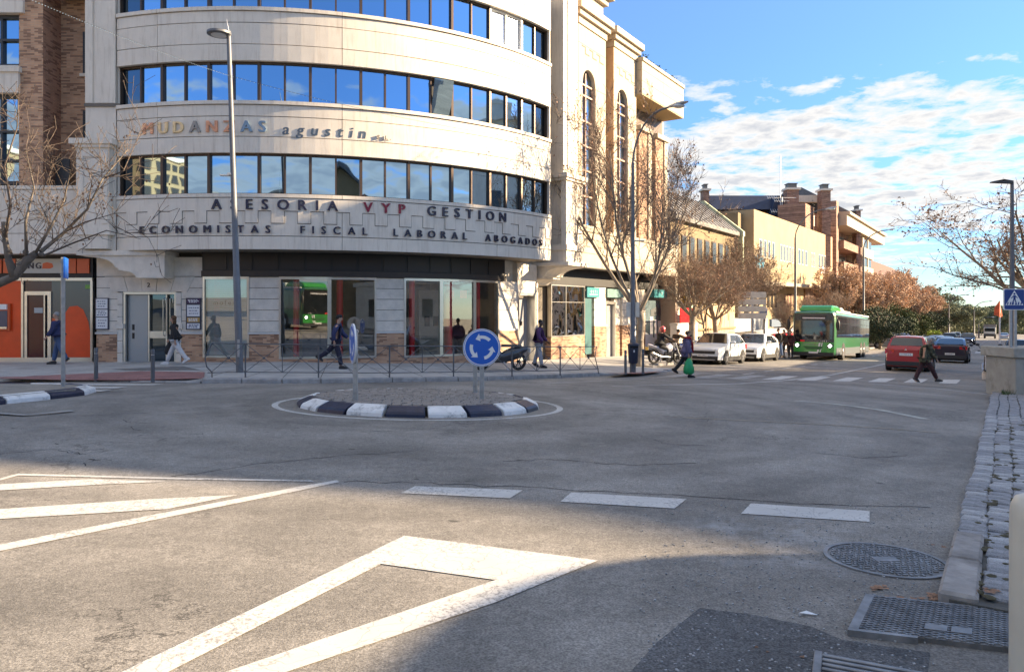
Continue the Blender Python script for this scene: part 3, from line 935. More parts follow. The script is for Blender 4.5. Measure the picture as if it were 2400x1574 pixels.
for k_ in range(4):
 b = MB(); b.box(-0.085, 0.085, -0.055, 0.055, -0.05, 0.014)
 rr = random.Random(k_)
 b.v = [(x + rr.uniform(-.006, .006), y + rr.uniform(-.006, .006), z + (rr.uniform(-.004, .004) if z > 0 else 0)) for x, y, z in b.v]
 o = b.build('sett_src', M['islandsett'], bevel=0.006)
 sett_me.append(o.data); bpy.data.objects.remove(o)
cnt = 0
extra = MB()
yy = -RY * 0.86
row = 0
while yy < RY * 0.86:
 half = RX * 0.86 * sqrt(max(0, 1 - (yy / (RY * 0.86)) ** 2))
 xx = -half + 0.09 + (row % 2) * 0.09
 while xx < half - 0.06:
  x, y = ICX + xx, ICY + yy
  z = G(x, y) + 0.178 + rnd.uniform(-.004, .004)
  if yy < -0.15 and cnt < 290:
   share('sett', sett_me[rnd.randrange(4)], isl, (xx, yy, z - G(ICX, ICY)), (rnd.uniform(-.03, .03), rnd.uniform(-.03, .03), rnd.uniform(-.06, .06)))
   cnt += 1
  else:
   extra.box(x - .085, x + .085, y - .055, y + .055, z - .05, z + .014)
  xx += 0.185
 yy += 0.125; row += 1
o = extra.build('sett_field', M['islandsett'], isl, world=True); tag(o, kind='stuff')
def sign_post(b, x, y, z0, z1, w=0.08, d=0.05):
 b.box(x - w / 2, x + w / 2, y - d / 2, y + d / 2, z0, z1)
def round_sign(root, r, frame_fn, with_arrows=True):
 """disc in a local frame: frame_fn(t, n, z) with n the facing direction"""
 disc = [(r * cos(2 * pi * i / 48), r * sin(2 * pi * i / 48)) for i in range(48)]
 b = MB(); b.plate(frame_fn, disc, -0.03, 0.0)
 face = b.build('sign_disc', M['signwhite'], root)
 b = MB(); b.plate(frame_fn, [(x * .965, z * .965) for x, z in disc], 0.0, 0.002); b.build('sign_rim', M['signblue'], root).data
 b = MB(); b.plate(frame_fn, [(x * .935, z * .935) for x, z in disc], 0.002, 0.004); b.build('sign_band', M['signwhite'], root)
 b = MB(); b.plate(frame_fn, [(x * .885, z * .885) for x, z in disc], 0.004, 0.006); b.build('sign_face', M['signblue'], root)
 for k_ in range(3):
  a0 = R(52 + 120 * k_ - 9); a1 = a0 + R(58)
  pts = []
  ro, ri = 0.645 * r, 0.475 * r
  n_ = 10
  for i in range(n_ + 1):
   a = a0 + (a1 - a0) * i / n_
   pts.append((ro * cos(a), ro * sin(a)))
  hd = [(r * .76 * cos(a1), r * .76 * sin(a1)), (r * .555 * cos(a1 + R(26)), r * .555 * sin(a1 + R(26))), (r * .35 * cos(a1), r * .35 * sin(a1))]
  inn = []
  for i in range(n_ + 1):
   a = a1 + (a0 - a1) * i / n_
   inn.append((ri * cos(a), ri * sin(a)))
  b = MB()
  for i in range(n_):
   A, B_ = pts[i], pts[i + 1]; C_, D = inn[n_ - i - 1], inn[n_ - i]
   b.plate(frame_fn, [A, B_, C_, D], 0.006, 0.008)
  b.plate(frame_fn, hd, 0.006, 0.008)
  b.build('arrow', M['signwhite'], root)
def make_roundabout_sign(x, y, zc, r, face_dir, label, two=False, base_z=None, poff=0.0):
 z0 = G(x, y) + 0.17
 root = thing('roundabout_sign', label, 'road sign', (x, y, z0), 0, 'blue roundabout signs on the island')
 c, s = face_dir
 zc_ = zc - z0
 fr = lambda t, n, z: (-s * t + c * (n + 0.06), c * t + s * (n + 0.06), z + zc_)
 if c * 0 + s * -1 < 0: pass
 b = MB(); b.box(-0.045, 0.045, -0.03, 0.03, -0.05, zc_ + r * 0.7)
 b.build('post', M['steel'], root, bevel=0.006)
 round_sign(root, r, fr)
 b = MB(); b.box(-0.06, 0.06, -0.05, 0.035, zc_ - 0.25, zc_ - 0.20); b.box(-0.06, 0.06, -0.05, 0.035, zc_ + 0.2, zc_ + 0.25)
 b.build('clamp', M['steel'], root)
 b = MB()
 for z in (0.62, 0.72):
  b.tube([(0.0, -0.034, z), (0.0, -0.028, z)], 0.008, 6)
 b.build('bolt_hole', M['slot'], root)
 return root
p1 = (-0.60, 14.72)
make_roundabout_sign(p1[0], p1[1], hz(814, p1[1]), 0.375, (0.04, -0.999), 'round blue roundabout sign facing the viewer at the right of the island')
p3 = gp(833, 939, 0.18)
al = R(20.5)
make_roundabout_sign(p3[0], p3[1], hz(804.5, p3[1]), 0.37, (-cos(al), -sin(al)), 'edge-on round blue sign on a pole at the left of the island')
p2 = (-0.80, 16.05)
make_roundabout_sign(p2[0], p2[1], hz(815, p2[1]), 0.375, (0.72, 0.69), 'roundabout sign turned away behind the front sign of the island')
sp_root = thing('splitter_island', 'long traffic island with black and white kerb at the left edge', 'traffic island', (-10.5, 14.5, G(-10.5, 14.5)))
edge = [gp(-60, 975), gp(0, 945), gp(40, 941.5), gp(116.6, 936), gp(193, 928), gp(228, 918)]
e0 = gp(228, 917.5);
path = [(-10.1, 10.2), (-9.85, 12.2), (-9.55, 13.75), gp(117, 936), gp(193, 928), gp(227, 918), (-9.6, 16.95), (-10.6, 17.15), (-14, 17.3)]
cx_, cy_ = -12.0, 14.2
cum = [0]
for a, c in zip(path[:-1], path[1:]): cum.append(cum[-1] + hypot(c[0] - a[0], c[1] - a[1]))
s_ = 0.0; i = 0
while s_ < cum[-1] - 0.3:
 a, c = along(path, s_ + 0.01), along(path, min(cum[-1], s_ + 0.93))
 b = MB(); vs = []
 dx, dy = c[0] - a[0], c[1] - a[1]; l = hypot(dx, dy) + 1e-6
 ox, oy = -dy / l, dx / l            # inward (left of travel)
 for p in (a, c):
  for (o_, z) in ((0, -0.1), (0.01, 0.07), (0.03, 0.10), (0.16, 0.165), (0.24, 0.165), (0.24, 0.05)):
   x, y = p[0] + ox * o_, p[1] + oy * o_
   vs.append((x, y, G(x, y) + z))
 b.add(vs, [(j, (j + 1) % 6, 6 + (j + 1) % 6, 6 + j) for j in range(6)] + [(5, 4, 3, 2, 1, 0), (6, 7, 8, 9, 10, 11)])
 b.build('kerb_stone', M['kerbwhite'] if i % 2 == 0 else M['kerbblack'], sp_root, world=True, bevel=0.012)
 s_ += 0.94; i += 1
b = MB()
inner = [(p[0] - 0.12, p[1]) for p in path[:4]] + [(path[4][0] - .14, path[4][1] - .03), (path[5][0] - .2, path[5][1] - .05), (path[6][0], path[6][1] - .2), (path[7][0], path[7][1] - .2), (path[8][0], path[8][1] - .2), (-14, 10.2)]
b.slab(inner, lambda x, y: G(x, y) + 0.15, 0.2)
b.build('island_top', mat('island_top', (0.25, 0.225, 0.19), 0.9, var=0.25, vscale=3, bump=0.5, speck=0.2, spscale=40), sp_root, world=True)
pp = gp(148, 905, 0.15)
sgn = thing('keep_right_sign', 'slim pale pole with a blue plate seen edge-on on the left traffic island', 'road sign', (pp[0], pp[1], G(*pp) + 0.14))
sgn.rotation_euler = (0, 0, R(25))
H_ = hz(603, pp[1]) - (G(*pp) + 0.14)
b = MB(); b.box(-0.04, 0.04, -0.03, 0.03, -0.03, H_); b.build('post', M['steel'], sgn, bevel=0.006)
b = MB(); b.box(0.041, 0.066, -0.33, 0.33, H_ - 0.46, H_ - 0.01); b.build('sign_plate', M['signblue'], sgn)
b = MB(); b.box(-0.05, 0.055, -0.045, 0.045, H_ - 0.40, H_ - 0.36); b.box(-0.05, 0.055, -0.045, 0.045, H_ - 0.12, H_ - 0.08); b.build('clamp', M['steel'], sgn)
def SR(x, y):
 return G(x, y) + 0.07
rp = MB()
outl = [st(5.15, -0.28), st(5.15, 0.86), st(5.15, 6), st(34, 6), st(34, 0.86), st(34, -0.28)]
rp.slab(outl, lambda x, y: G(x, y) + 0.045, 0.2)
rpo = rp.build('near_pavement', M['joint'])
tag(rpo, kind='structure')
b = MB(); b.slab([st(-6, 0.15), st(-6, 6), st(5.13, 6), st(5.13, 0.15)], lambda x, y: G(x, y) + 0.022, 0.2)
lowp = b.build('low_pavement', M['asphalt_patch']); tag(lowp, kind='structure')
sm = []
for k_ in range(8):
 rr = random.Random(100 + k_)
 b = MB(); b.box(-0.097, 0.097, -0.088, 0.088, -0.09, 0.0)
 b.v = [(x + rr.uniform(-.009, .009), y + rr.uniform(-.010, .010), z + (rr.uniform(-.008, .006) if z > -.01 else 0)) for x, y, z in b.v]
 o = b.build('sett_src', M['sett'] if k_ % 3 else M['sett2'], bevel=0.011)
 sm.append(o.data); bpy.data.objects.remove(o)
ang = atan2(UY, UX)
cnt = 0
far_s = MB()
tt = 5.15 + 0.11
ri = 0
while tt < 31:
 for c_ in range(5):
  n_ = -0.225 + c_ * 0.198
  if c_ == 0 and tt < 6.9: continue       # smooth kerb stones there
  if c_ == 4 and tt > 24: continue
  t_ = tt + (0.10 if c_ % 2 else 0) + rnd.uniform(-.012, .012)
  if c_ == 4 and tt < 7.2: pass
  n_ += rnd.uniform(-.010, .010) + 0.012 * sin(tt * 1.3)
  x, y = st(t_, n_)
  if cnt < 298:
   share('sett', sm[rnd.randrange(8)], rpo, (x, y, SR(x, y) + rnd.uniform(-.005, .005)), (rnd.uniform(-.025, .025), rnd.uniform(-.025, .025), ang + rnd.uniform(-.06, .06) + pi / 2 * 1), (1, 0.97, 1))
   cnt += 1
  else:
   f = lambda a, b_, z: st(t_ + a, n_ + b_) + (SR(x, y) + z,)
   j = rnd.uniform(-.006, .006)
   far_s.boxf(f, -.095, .095, -.088, .088, -.08, j)
 tt += 0.205; ri += 1
o = far_s.build('sett_field', M['sett']); o.parent = rpo; tag(o, kind='stuff')
for (a, c, n0_, n1_) in ((5.17, 6.02, -0.34, -0.13), (6.04, 6.86, -0.335, -0.135), (2.2, 3.75, 0.02, 0.26), (0.6, 2.18, 0.0, 0.24)):
 b = MB()
 hgt = 0.085 if a > 5 else 0.075
 b.boxf(lambda t_, n_, z: st(t_, n_) + (G(*st(t_, n_)) + z,), a, c, n0_, n1_, -0.15, hgt)
 o = b.build('kerb_stone', mat('kerb_smooth', (0.27, 0.25, 0.23), 0.8, var=0.35, vscale=3.5, bump=0.3, bscale=40, dirt=(0.12, 0.105, 0.09, 0.7), dscale=3), bevel=0.02)
 o.parent = rpo if a > 5 else lowp
for (a, c, n0_, n1_) in ((2.3, 3.0, 0.29, 0.62), (3.03, 3.72, 0.29, 0.60), (1.5, 2.27, 0.28, 0.62)):
 b = MB(); b.boxf(lambda t_, n_, z: st(t_, n_) + (G(*st(t_, n_)) + z,), a, c, n0_, n1_, -0.12, 0.06)
 o = b.build('paving_stone', M['sett'], bevel=0.018); o.parent = lowp
for i in range(34):
 for j in range(3):
  a = 5.2 + i * 0.62
  if i > 20 and j > 0: continue
  b = MB(); b.boxf(lambda t_, n_, z: st(t_, n_) + (G(*st(t_, n_)) + z,), a, a + 0.605, 0.78 + j * 0.62, 0.78 + j * 0.62 + 0.605, -0.06, 0.072 + rnd.uniform(-.003, .003))
  o = b.build('paving_slab', M['slab']); o.parent = rpo
b = MB()
for i in range(150):
 t_ = 5.3 + rnd.random() ** 1.6 * 11; n_ = rnd.choice([-0.125, 0.075, 0.27, 0.47]) + rnd.uniform(-.03, .03)
 x, y = st(t_, n_)
 for k_ in range(3):
  s__ = rnd.uniform(.01, .03)
  b.ball((x + rnd.uniform(-.05, .05), y + rnd.uniform(-.06, .06), SR(x, y) - 0.004), s__ * 1.5, s__ * 1.5, s__ * .35, 5, 4)
tag(b.build('moss', mat('moss', (0.075, 0.065, 0.035), 1.0, var=0.4, vscale=20)), 'small mossy clumps between the granite setts', 'moss', kind='stuff')
b = MB()
for i in range(900):
 x, y = gp(rnd.uniform(2346, 2380), rnd.uniform(893, 925), 0.07)
 h = rnd.uniform(.05, .17); a = rnd.uniform(0, 6.28); lx, ly = cos(a) * h * .5, sin(a) * h * .5
 w = .006
 b.add([(x - w, y, SR(x, y)), (x + w, y, SR(x, y)), (x + lx, y + ly, SR(x, y) + h)], [(0, 1, 2)])
tag(b.build('grass', M['grass'], fix=False), 'tuft of green weeds at the foot of the concrete block', 'grass', kind='stuff')
mc = gp(2075, 1312)
mh = thing('manhole_cover', 'worn round manhole cover in the road near the kerb', 'manhole cover', (mc[0], mc[1], G(*mc)))
zf = lambda x, y: G(x + mc[0], y + mc[1]) - G(*mc)
b = MB()
for (ra, rb, z0, z1) in ((0.385, 0.415, 0.002, 0.011),):
 n_ = 40
 for i in range(n_):
  a, c = 2 * pi * i / n_, 2 * pi * (i + 1) / n_
  q = [(ra * cos(a), ra * sin(a)), (rb * cos(a), rb * sin(a)), (rb * cos(c), rb * sin(c)), (ra * cos(c), ra * sin(c))]
  b.add([(x, y, zf(x, y) + z0) for x, y in q] + [(x, y, zf(x, y) + z1) for x, y in q], [(4, 5, 6, 7), (0, 1, 5, 4), (1, 2, 6, 5), (2, 3, 7, 6), (3, 0, 4, 7)])
b.build('rim', M['ironpale'], mh)
b = MB()
pts = [(0.38 * cos(2 * pi * i / 40), 0.38 * sin(2 * pi * i / 40)) for i in range(40)]
b.add([(x, y, zf(x, y) + 0.004) for x, y in pts], [tuple(range(40))])
b.build('lid', M['castiron'], mh, fix=False)
b = MB()
for i in range(-8, 9):
 for j in range(-8, 9):
  x, y = i * .043 + (j % 2) * .021, j * .043
  if hypot(x, y) > .355: continue
  if abs(x) < .09 and abs(y) < .06: continue
  w, d = (.017, .008) if (i + j) % 2 else (.008, .017)
  x += rnd.uniform(-.003, .003)
  b.boxf(lambda p, q, z: (x + p, y + q, zf(x, y) + z), -w, w, -d, d, 0.003, 0.013)
b.box(-.085, .085, -.05, .05, zf(0, 0) + .003, zf(0, 0) + .012)
tag(b.build('tread', M['ironpale'], mh), kind='stuff')
ca, cb_, cc = gp(2029, 1404), gp(1986, 1490), gp(2175.5, 1513)
ux_, uy_ = cc[0] - cb_[0], cc[1] - cb_[1]
vx_, vy_ = ca[0] - cb_[0], ca[1] - cb_[1]
lu = hypot(ux_, uy_); ux_, uy_ = ux_ / lu, uy_ / lu
lv = hypot(vx_, vy_); vx_, vy_ = vx_ / lv, vy_ / lv
dc = thing('drain_cover', 'rectangular chequered steel cover set between the kerb ends', 'drain cover', (cb_[0], cb_[1], G(*cb_)))
CF = lambda t_, n_, z: (ux_ * t_ + vx_ * n_, uy_ * t_ + vy_ * n_, G(cb_[0] + ux_ * t_ + vx_ * n_, cb_[1] + uy_ * t_ + vy_ * n_) - G(*cb_) + z)
b = MB(); b.boxf(CF, 0.05, 1.0, 0.04, lv - 0.02, -0.02, 0.028); b.build('plate', M['castiron'], dc)
b = MB(); b.boxf(CF, 0, 0.05, 0, lv, -0.02, 0.036); b.boxf(CF, 0.05, 0.34, 0, 0.035, -0.02, 0.036); b.boxf(CF, 0.0501, 1.0, lv - 0.015, lv, -0.02, 0.034)
b.build('frame', M['ironpale'], dc)
b = MB()
W_, H2 = 0.95, lv - 0.07
step = 0.034
def clipseg(x0, y0, dx, dy):
 ts_ = []
 t0_, t1_ = -5, 5
 for (p, q) in ((-dx, x0 - 0.05), (dx, 1.0 - x0), (-dy, y0 - 0.045), (dy, lv - 0.02 - y0)):
  if abs(p) < 1e-9:
   if q < 0: return None
  else:
   r_ = q / p
   if p < 0: t0_ = max(t0_, r_)
   else: t1_ = min(t1_, r_)
 return (t0_, t1_) if t1_ > t0_ + .01 else None
for sgn_ in (1, -1):
 dx, dy = (0.86, 0.5 * sgn_)
 c_ = -2.0
 while c_ < 3:
  cs = clipseg(c_, lv / 2, dx, dy)
  if cs:
   x0, y0, x1, y1 = c_ + dx * cs[0], lv / 2 + dy * cs[0], c_ + dx * cs[1], lv / 2 + dy * cs[1]
   w = .0035
   nx_, ny_ = -dy * w, dx * w
   zt = 0.036 if sgn_ > 0 else 0.0345
   q = [(x0 + nx_, y0 + ny_), (x1 + nx_, y1 + ny_), (x1 - nx_, y1 - ny_), (x0 - nx_, y0 - ny_)]
   b.add([CF(a, c, 0.027) for a, c in q] + [CF(a, c, zt) for a, c in q], [(4, 5, 6, 7), (0, 1, 5, 4), (1, 2, 6, 5), (2, 3, 7, 6), (3, 0, 4, 7)])
  c_ += step * 1.9
tag(b.build('tread', M['ironpale'], dc), kind='stuff')
b = MB(); b.boxf(CF, 0.36, 0.47, 0.15, 0.24, 0.03, 0.04); b.boxf(CF, 0.49, 0.59, 0.15, 0.24, 0.03, 0.04); b.build('lifting_plate', M['ironpale'], dc)
g0, g1 = gp(1918, 1537), gp(2115, 1574)
gg = thing('gully_grate', 'slotted iron gully grate at the bottom edge of the picture', 'gully grate', (g0[0], g0[1], G(*g0)))
dx, dy = g1[0] - g0[0], g1[1] - g0[1]; l = hypot(dx, dy); dx, dy = dx / l, dy / l
GF = lambda t_, n_, z: (dx * t_ + dy * n_, dy * t_ - dx * n_, G(g0[0] + dx * t_ + dy * n_, g0[1] + dy * t_ - dx * n_) - G(*g0) + z)
b = MB()
for k_ in range(9):
 b.boxf(GF, 0.02, 0.50, 0.0 + k_ * 0.055, 0.026 + k_ * 0.055, 0.003, 0.022)
b.boxf(GF, -0.02, 0.02, -0.02, 0.49, 0.003, 0.023); b.boxf(GF, 0.50, 0.54, -0.02, 0.49, 0.003, 0.023)
b.build('bar', M['ironpale'], gg, bevel=0.004)
b = MB(); b.boxf(GF, 0.02, 0.50, 0.0, 0.47, 0.004, 0.006); b.build('opening', M['slot'], gg)
def leaf_mesh(seed):
 rr = random.Random(seed); b = MB(); n_ = 7
 pts = [(0.045 * (1 + .5 * (i % 2)) * cos(2 * pi * i / n_) * rr.uniform(.7, 1.1), 0.035 * (1 + .6 * (i % 2)) * sin(2 * pi * i / n_) * rr.uniform(.7, 1.1), rr.uniform(.0, .02)) for i in range(n_)]
 b.add([(0, 0, .008)] + pts, [(0, 1 + i, 1 + (i + 1) % n_) for i in range(n_)])
 return b
litter = MB()
for (ax, ay, sx_, sy_, n_) in ((2060, 1375, 30, 8, 16), (2190, 1395, 16, 10, 14), (2260, 1300, 45, 8, 18), (2130, 1400, 60, 6, 12), (2320, 1410, 40, 8, 10), (1900, 1500, 300, 60, 4)):
 for i in range(n_):
  x, y = gp(rnd.gauss(ax, sx_ * .5), rnd.gauss(ay, sy_ * .5), 0.01)
  lm = leaf_mesh(i); a = rnd.uniform(0, 6.28); s__ = rnd.uniform(.22, .5)
  on = 0.075 if ax in (2260, 2320) else 0.006
  litter.add([(x + s__ * (p[0] * cos(a) - p[1] * sin(a)), y + s__ * (p[0] * sin(a) + p[1] * cos(a)), G(x, y) + on + p[2] * s__) for p in lm.v], lm.f)
tag(litter.build('fallen_leaves', M['leafbrown'], fix=False), 'dry brown leaves caught round the drain and kerb end', 'leaves', kind='stuff')
x, y = gp(1893, 1442)
b = MB(); b.add([(x - .05, y + .015, G(x, y) + .01), (x - .03, y - .012, G(x, y) + .02), (x + .02, y - .01, G(x, y) + .012), (x + .06, y + .0, G(x, y) + .006), (x + .0, y + .02, G(x, y) + .022)], [(0, 1, 2, 3, 4)])
tag(b.build('paper_scrap', M['white'], fix=False), 'small crumpled white scrap of paper on the dark asphalt', 'litter')
b = MB()
for i in range(700):
 x, y = gp(rnd.uniform(1500, 2190), rnd.uniform(1180, 1574))
 s__ = rnd.uniform(.002, .006)
 b.box(x - s__, x + s__, y - s__, y + s__, G(x, y) + .001, G(x, y) + .004 + s__)
tag(b.build('grit', M['sett2'], fix=False), 'pale grit scattered on the dark asphalt by the kerb', 'gravel', kind='stuff')
bx, by = st(3.63, 0.135)
bx, by = 2.165, 3.02
bo = thing('steel_bollard', 'tall pale round-topped bollard close by at the right edge', 'bollard', (bx, by, G(bx, by)))
zt = hz(1161, 3.0) - G(bx, by)
b = MB()
prof = [(0.115, 0)] + [(0.112, zt - 0.10), (0.108, zt - 0.05), (0.094, zt - 0.02), (0.06, zt - 0.004), (0.01, zt)]
b.tube([(0, 0, z) for r_, z in prof], [r_ for r_, z in prof], 32)
b.build('shaft', mat('bollard_paint', (0.55, 0.50, 0.40), 0.4, var=0.06), bo, smooth=True, auto=50)
b = MB(); b.cyl((0, 0), 0.135, 0, 0.02, 32); b.build('base_ring', M['steel'], bo)
# CURVED OFFICE BUILDING
CX, CY, RB = -9.28, 37.6, 13.2
def AF(t, n, z):                    # t = angle (radians), n = outward offset
 return (CX + (RB + n) * sin(t), CY - (RB + n) * cos(t), z)
def arc_th(px, n=0.0):
 """angle on the arc that a bearing meets"""
 r = bear(px)
 lo, hi = R(-40), R(60)
 f = lambda th: (CX + (RB + n) * sin(th)) - r * (CY - (RB + n) * cos(th))
 for _ in range(50):
  m = (lo + hi) / 2
  if f(m) < 0: lo = m
  else: hi = m
 return lo
def front(Y0):
 return lambda t, n, z: (t, Y0 - n, z)
T0, T1 = arc_th(274), arc_th(1291)
GLY = {}
def glyphs(chars):
 for ch in chars:
  if ch in GLY or ch == ' ': continue
  cu = bpy.data.curves.new('glyph', 'FONT'); cu.body = ch; cu.size = 1.0; cu.extrude = 0.5
  cu.resolution_u = 3
  o = bpy.data.objects.new('glyph', cu); col.objects.link(o)
  GLY[ch] = o
 bpy.context.view_layer.update()
 dg = bpy.context.evaluated_depsgraph_get()
 for ch, o in list(GLY.items()):
  if isinstance(o, bpy.types.Object):
   me = o.evaluated_get(dg).to_mesh()
   vs = np.array([v.co[:] for v in me.vertices]); fs = [tuple(p.vertices) for p in me.polygons]
   o.evaluated_get(dg).to_mesh_clear()
   cu = o.data
   bpy.data.objects.remove(o); bpy.data.curves.remove(cu)
   mn, mx = vs[:, 0].min(), vs[:, 0].max()
   vs[:, 0] -= (mn + mx) / 2
   GLY[ch] = (vs, fs, mx - mn)
glyphs('ABCDEFGHIJKLMNOPQRSTUVWXYZ.0123456789abcdefghijklmnopqrstuvwxyz-')
CAPH = 0.70                         # cap height of the font at size 1
def letter(ch, fr, tc, z0, h, dep, m, parent, name='letter', tscale=1.0, bold=0.0, base_n=0.0, world=True, wmul=1.0, slant=0.0):
 vs, fs, w = GLY[ch]
 sc = h / CAPH
 b = MB()
 b.v = [fr(tc + (v[0] * wmul + slant * v[1]) * sc * tscale, base_n + (v[2] + 0.5) * dep, z0 + v[1] * sc) for v in vs]
 b.f = list(fs); b.m = [0] * len(fs)
 if bold > 0:
  base = list(b.v); k = len(base)
  b.v = []
  ff = []
  for i, o_ in enumerate((-bold, bold)):
   b.v += [fr(tc + (v[0] * wmul + slant * v[1]) * sc * tscale + o_ * tscale, base_n + (v[2] + 0.5) * dep + i * 0.001, z0 + v[1] * sc) for v in vs]
   ff += [tuple(i * k + q for q in f) for f in fs]
  b.f = ff; b.m = [0] * len(ff)
 return b.build(name, m, parent, world=world)
def text_fit(s, fr, t0, t1, z0, h, dep, m, parent, tscale=1.0, bold=0.012, base_n=0.0, name='letter', world=True, slant=0.0, wmul=1.0, joined=False):
 """letters spaced evenly so that the first starts at t0 and the last ends at t1"""
 sc = h / CAPH * tscale
 ws = [GLY[c][2] * sc * wmul if c != ' ' else 0.28 * sc for c in s]
 gap = ((t1 - t0) - sum(ws)) / max(1, len(s) - 1)
 t = t0
 out = []
 acc = MB()
 for i, c in enumerate(s):
  if c != ' ':
   mm = m[i] if isinstance(m, list) else m
   if joined:
    vs, fs, w = GLY[c]; hs = h / CAPH
    acc.add([fr(t + ws[i] / 2 + (v[0] * wmul + slant * v[1]) * hs * tscale, base_n + (v[2] + .5) * dep, z0 + v[1] * hs) for v in vs], fs)
   else:
    out.append(letter(c, fr, t + ws[i] / 2, z0, h, dep, mm, parent, name, tscale, bold, base_n, world, wmul, slant))
  t += ws[i] + gap
 if joined:
  return acc.build(name, m, parent, world=world)
 return out
bld = thing('office_building', 'cream office building with a big curved front, ribbon windows and lettered bands', 'building', (-5.0, 30.0, -0.6))
JT = [T0, arc_th(369), arc_th(802), arc_th(1165), T1]
BANDS = [(3.61, 5.44, [4.05]), (6.80, 8.51, [7.33, 8.00]), (9.84, 11.60, [10.38, 11.09]), (12.93, 14.70, [13.45, 14.15])]
for bi, (zb, zt, gr) in enumerate(BANDS):
 zs = [zb] + gr + [zt - 0.13]
 for k in range(4):
  ta, tb = JT[k] + 0.0006, JT[k + 1] - 0.0006
  seg = max(2, int((tb - ta) * RB / 0.42))
  for j in range(len(zs) - 1):
   za, zc = zs[j] + (0.012 if j else 0), zs[j + 1] - 0.012
   b = MB(); b.boxf(AF, ta, tb, -0.12, 0.0 + 0.004 * ((j + k) % 2), za, zc, seg)
   b.build('panel', M['precast'], bld, world=True)
  b = MB(); b.boxf(AF, ta, tb, -0.12, 0.055, zt - 0.118, zt, seg)
  b.build('coping', M['precast'], bld, world=True)
 b = MB(); b.boxf(AF, T0, T1, -0.34, -0.122, zb, zt - 0.004, 44)
 b.build('band_core', M['precast_j'], bld, world=True)
nP = 20
per = (T1 - T0) / nP
b = MB()
for k in range(nP):
 ta = T0 + k * per
 b.boxf(AF, ta, ta + per, 0.004, 0.030, 4.885, 5.30, 2)
 b.boxf(AF, ta + per * 0.5, ta + per * 0.98, 0.004, 0.030, 4.48, 4.885, 1)
b.build('castellated_relief', M['precast'], bld, world=True)
b = MB()
for k in range(nP):
 ta = T0 + k * per
 e = 0.0012
 b.boxf(AF, ta + per * .02, ta + per * 0.5, 0.004, 0.0065, 4.865, 4.885, 1)
 b.boxf(AF, ta + per * 0.5 - e, ta + per * .98 + e, 0.004, 0.0065, 4.46, 4.48, 1)
 b.boxf(AF, ta + per * 0.5 - e, ta + per * .5, 0.004, 0.0065, 4.48, 4.885, 1)
 b.boxf(AF, ta + per * 0.98, ta + per * .98 + e, 0.004, 0.0065, 4.48, 4.885, 1)
b.build('shadow_line', M['precast_j'], bld, world=True)  # dark strips along the relief's edges stand in for its shadow
ROWS = [(5.44, 6.80), (8.51, 9.84), (11.60, 12.93)]
TW0, TW1 = arc_th(285, -0.2), arc_th(1279, -0.2)
NB = 10
for ri, (za, zb) in enumerate(ROWS):
 for k in range(NB):
  a0 = TW0 + (TW1 - TW0) * k / NB; a1 = TW0 + (TW1 - TW0) * (k + 1) / NB
  am = (a0 + a1) / 2
  pale = (ri == 2 and k == 8)
  fm = M['bronze'] if not pale else M['white']
  b = MB()
  e = 0.0035
  b.boxf(AF, a0, a0 + e, -0.30, -0.13, za, zb)
  b.boxf(AF, a1 - e, a1, -0.30, -0.13, za, zb)
  b.boxf(AF, am - 0.0022, am + 0.0022, -0.29, -0.16, za, zb)
  for (p, q) in ((a0 + e, am - 0.0022), (am + 0.0022, a1 - e)):
   b.boxf(AF, p, q, -0.29, -0.165, za, za + 0.05); b.boxf(AF, p, q, -0.29, -0.165, zb - 0.06, zb)
  w = b.build('window', fm, bld, world=True)
  for s_i, (p, q) in enumerate(((a0 + e, am - 0.0022), (am + 0.0022, a1 - e))):
   b = MB()
   P0, P1 = AF(p, -0.235, 0), AF(q, -0.235, 0)
   tl = rnd.uniform(-0.004, 0.004); tw = rnd.uniform(-0.004, 0.004)
   opened = (ri == 1 and k == 6 and s_i == 1)
   dxn = P1[1] - P0[1]; dyn = -(P1[0] - P0[0]); ll = hypot(dxn, dyn); dxn /= ll; dyn /= ll
   def off(P, d, z): return (P[0] + dxn * d, P[1] + dyn * d, z)
   top = -0.32 if opened else tl
   b.add([off(P0, 0, za + .05), off(P1, tw, za + .05), off(P1, tw - top if opened else tw + tl, zb - .06), off(P0, -top if opened else tl, zb - .06)], [(0, 1, 2, 3)])
   gm = M['glassblue']
   if k >= 9 and s_i == 1: gm = M['glassdark']
   if k == 0 and s_i == 0: gm = M['glassdark']
   if pale: gm = M['glasswhite']
   o = b.build('pane', gm, w, world=True, fix=False)
   if opened:
    b = MB(); b.boxf(AF, p, q, -0.40, -0.33, za + .05, zb - .06)
    b.build('dark_reveal', M['black'], w, world=True)
for (za, zb) in ROWS:
 for (p, q) in ((T0, TW0), (TW1, T1)):
  b = MB(); b.boxf(AF, p, q, -0.34, -0.03, za, zb); b.build('window_reveal', M['precast'], bld, world=True)
b = MB()
pts = [AF(T0 + (T1 - T0) * i / 40, -0.36, 0)[:2] for i in range(41)] + [(4, 50), (-20, 50), (-20, 26.5)]
b.slab(pts, lambda x, y: 14.66, 0.1)
b.slab(pts, lambda x, y: 17.2, 0.2)
b.build('roof', M['concrete'], bld, world=True)
b = MB(); b.boxf(AF, T0, T1, -1.6, -1.3, 14.66, 17.0, 40); b.build('attic_wall', M['precast'], bld, world=True)
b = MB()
o_ = [AF(T0 + (T1 - T0) * i / 30, -0.002, 0)[:2] for i in range(31)]; i_ = [AF(T0 + (T1 - T0) * i / 30, -1.7, 0)[:2] for i in range(31)]
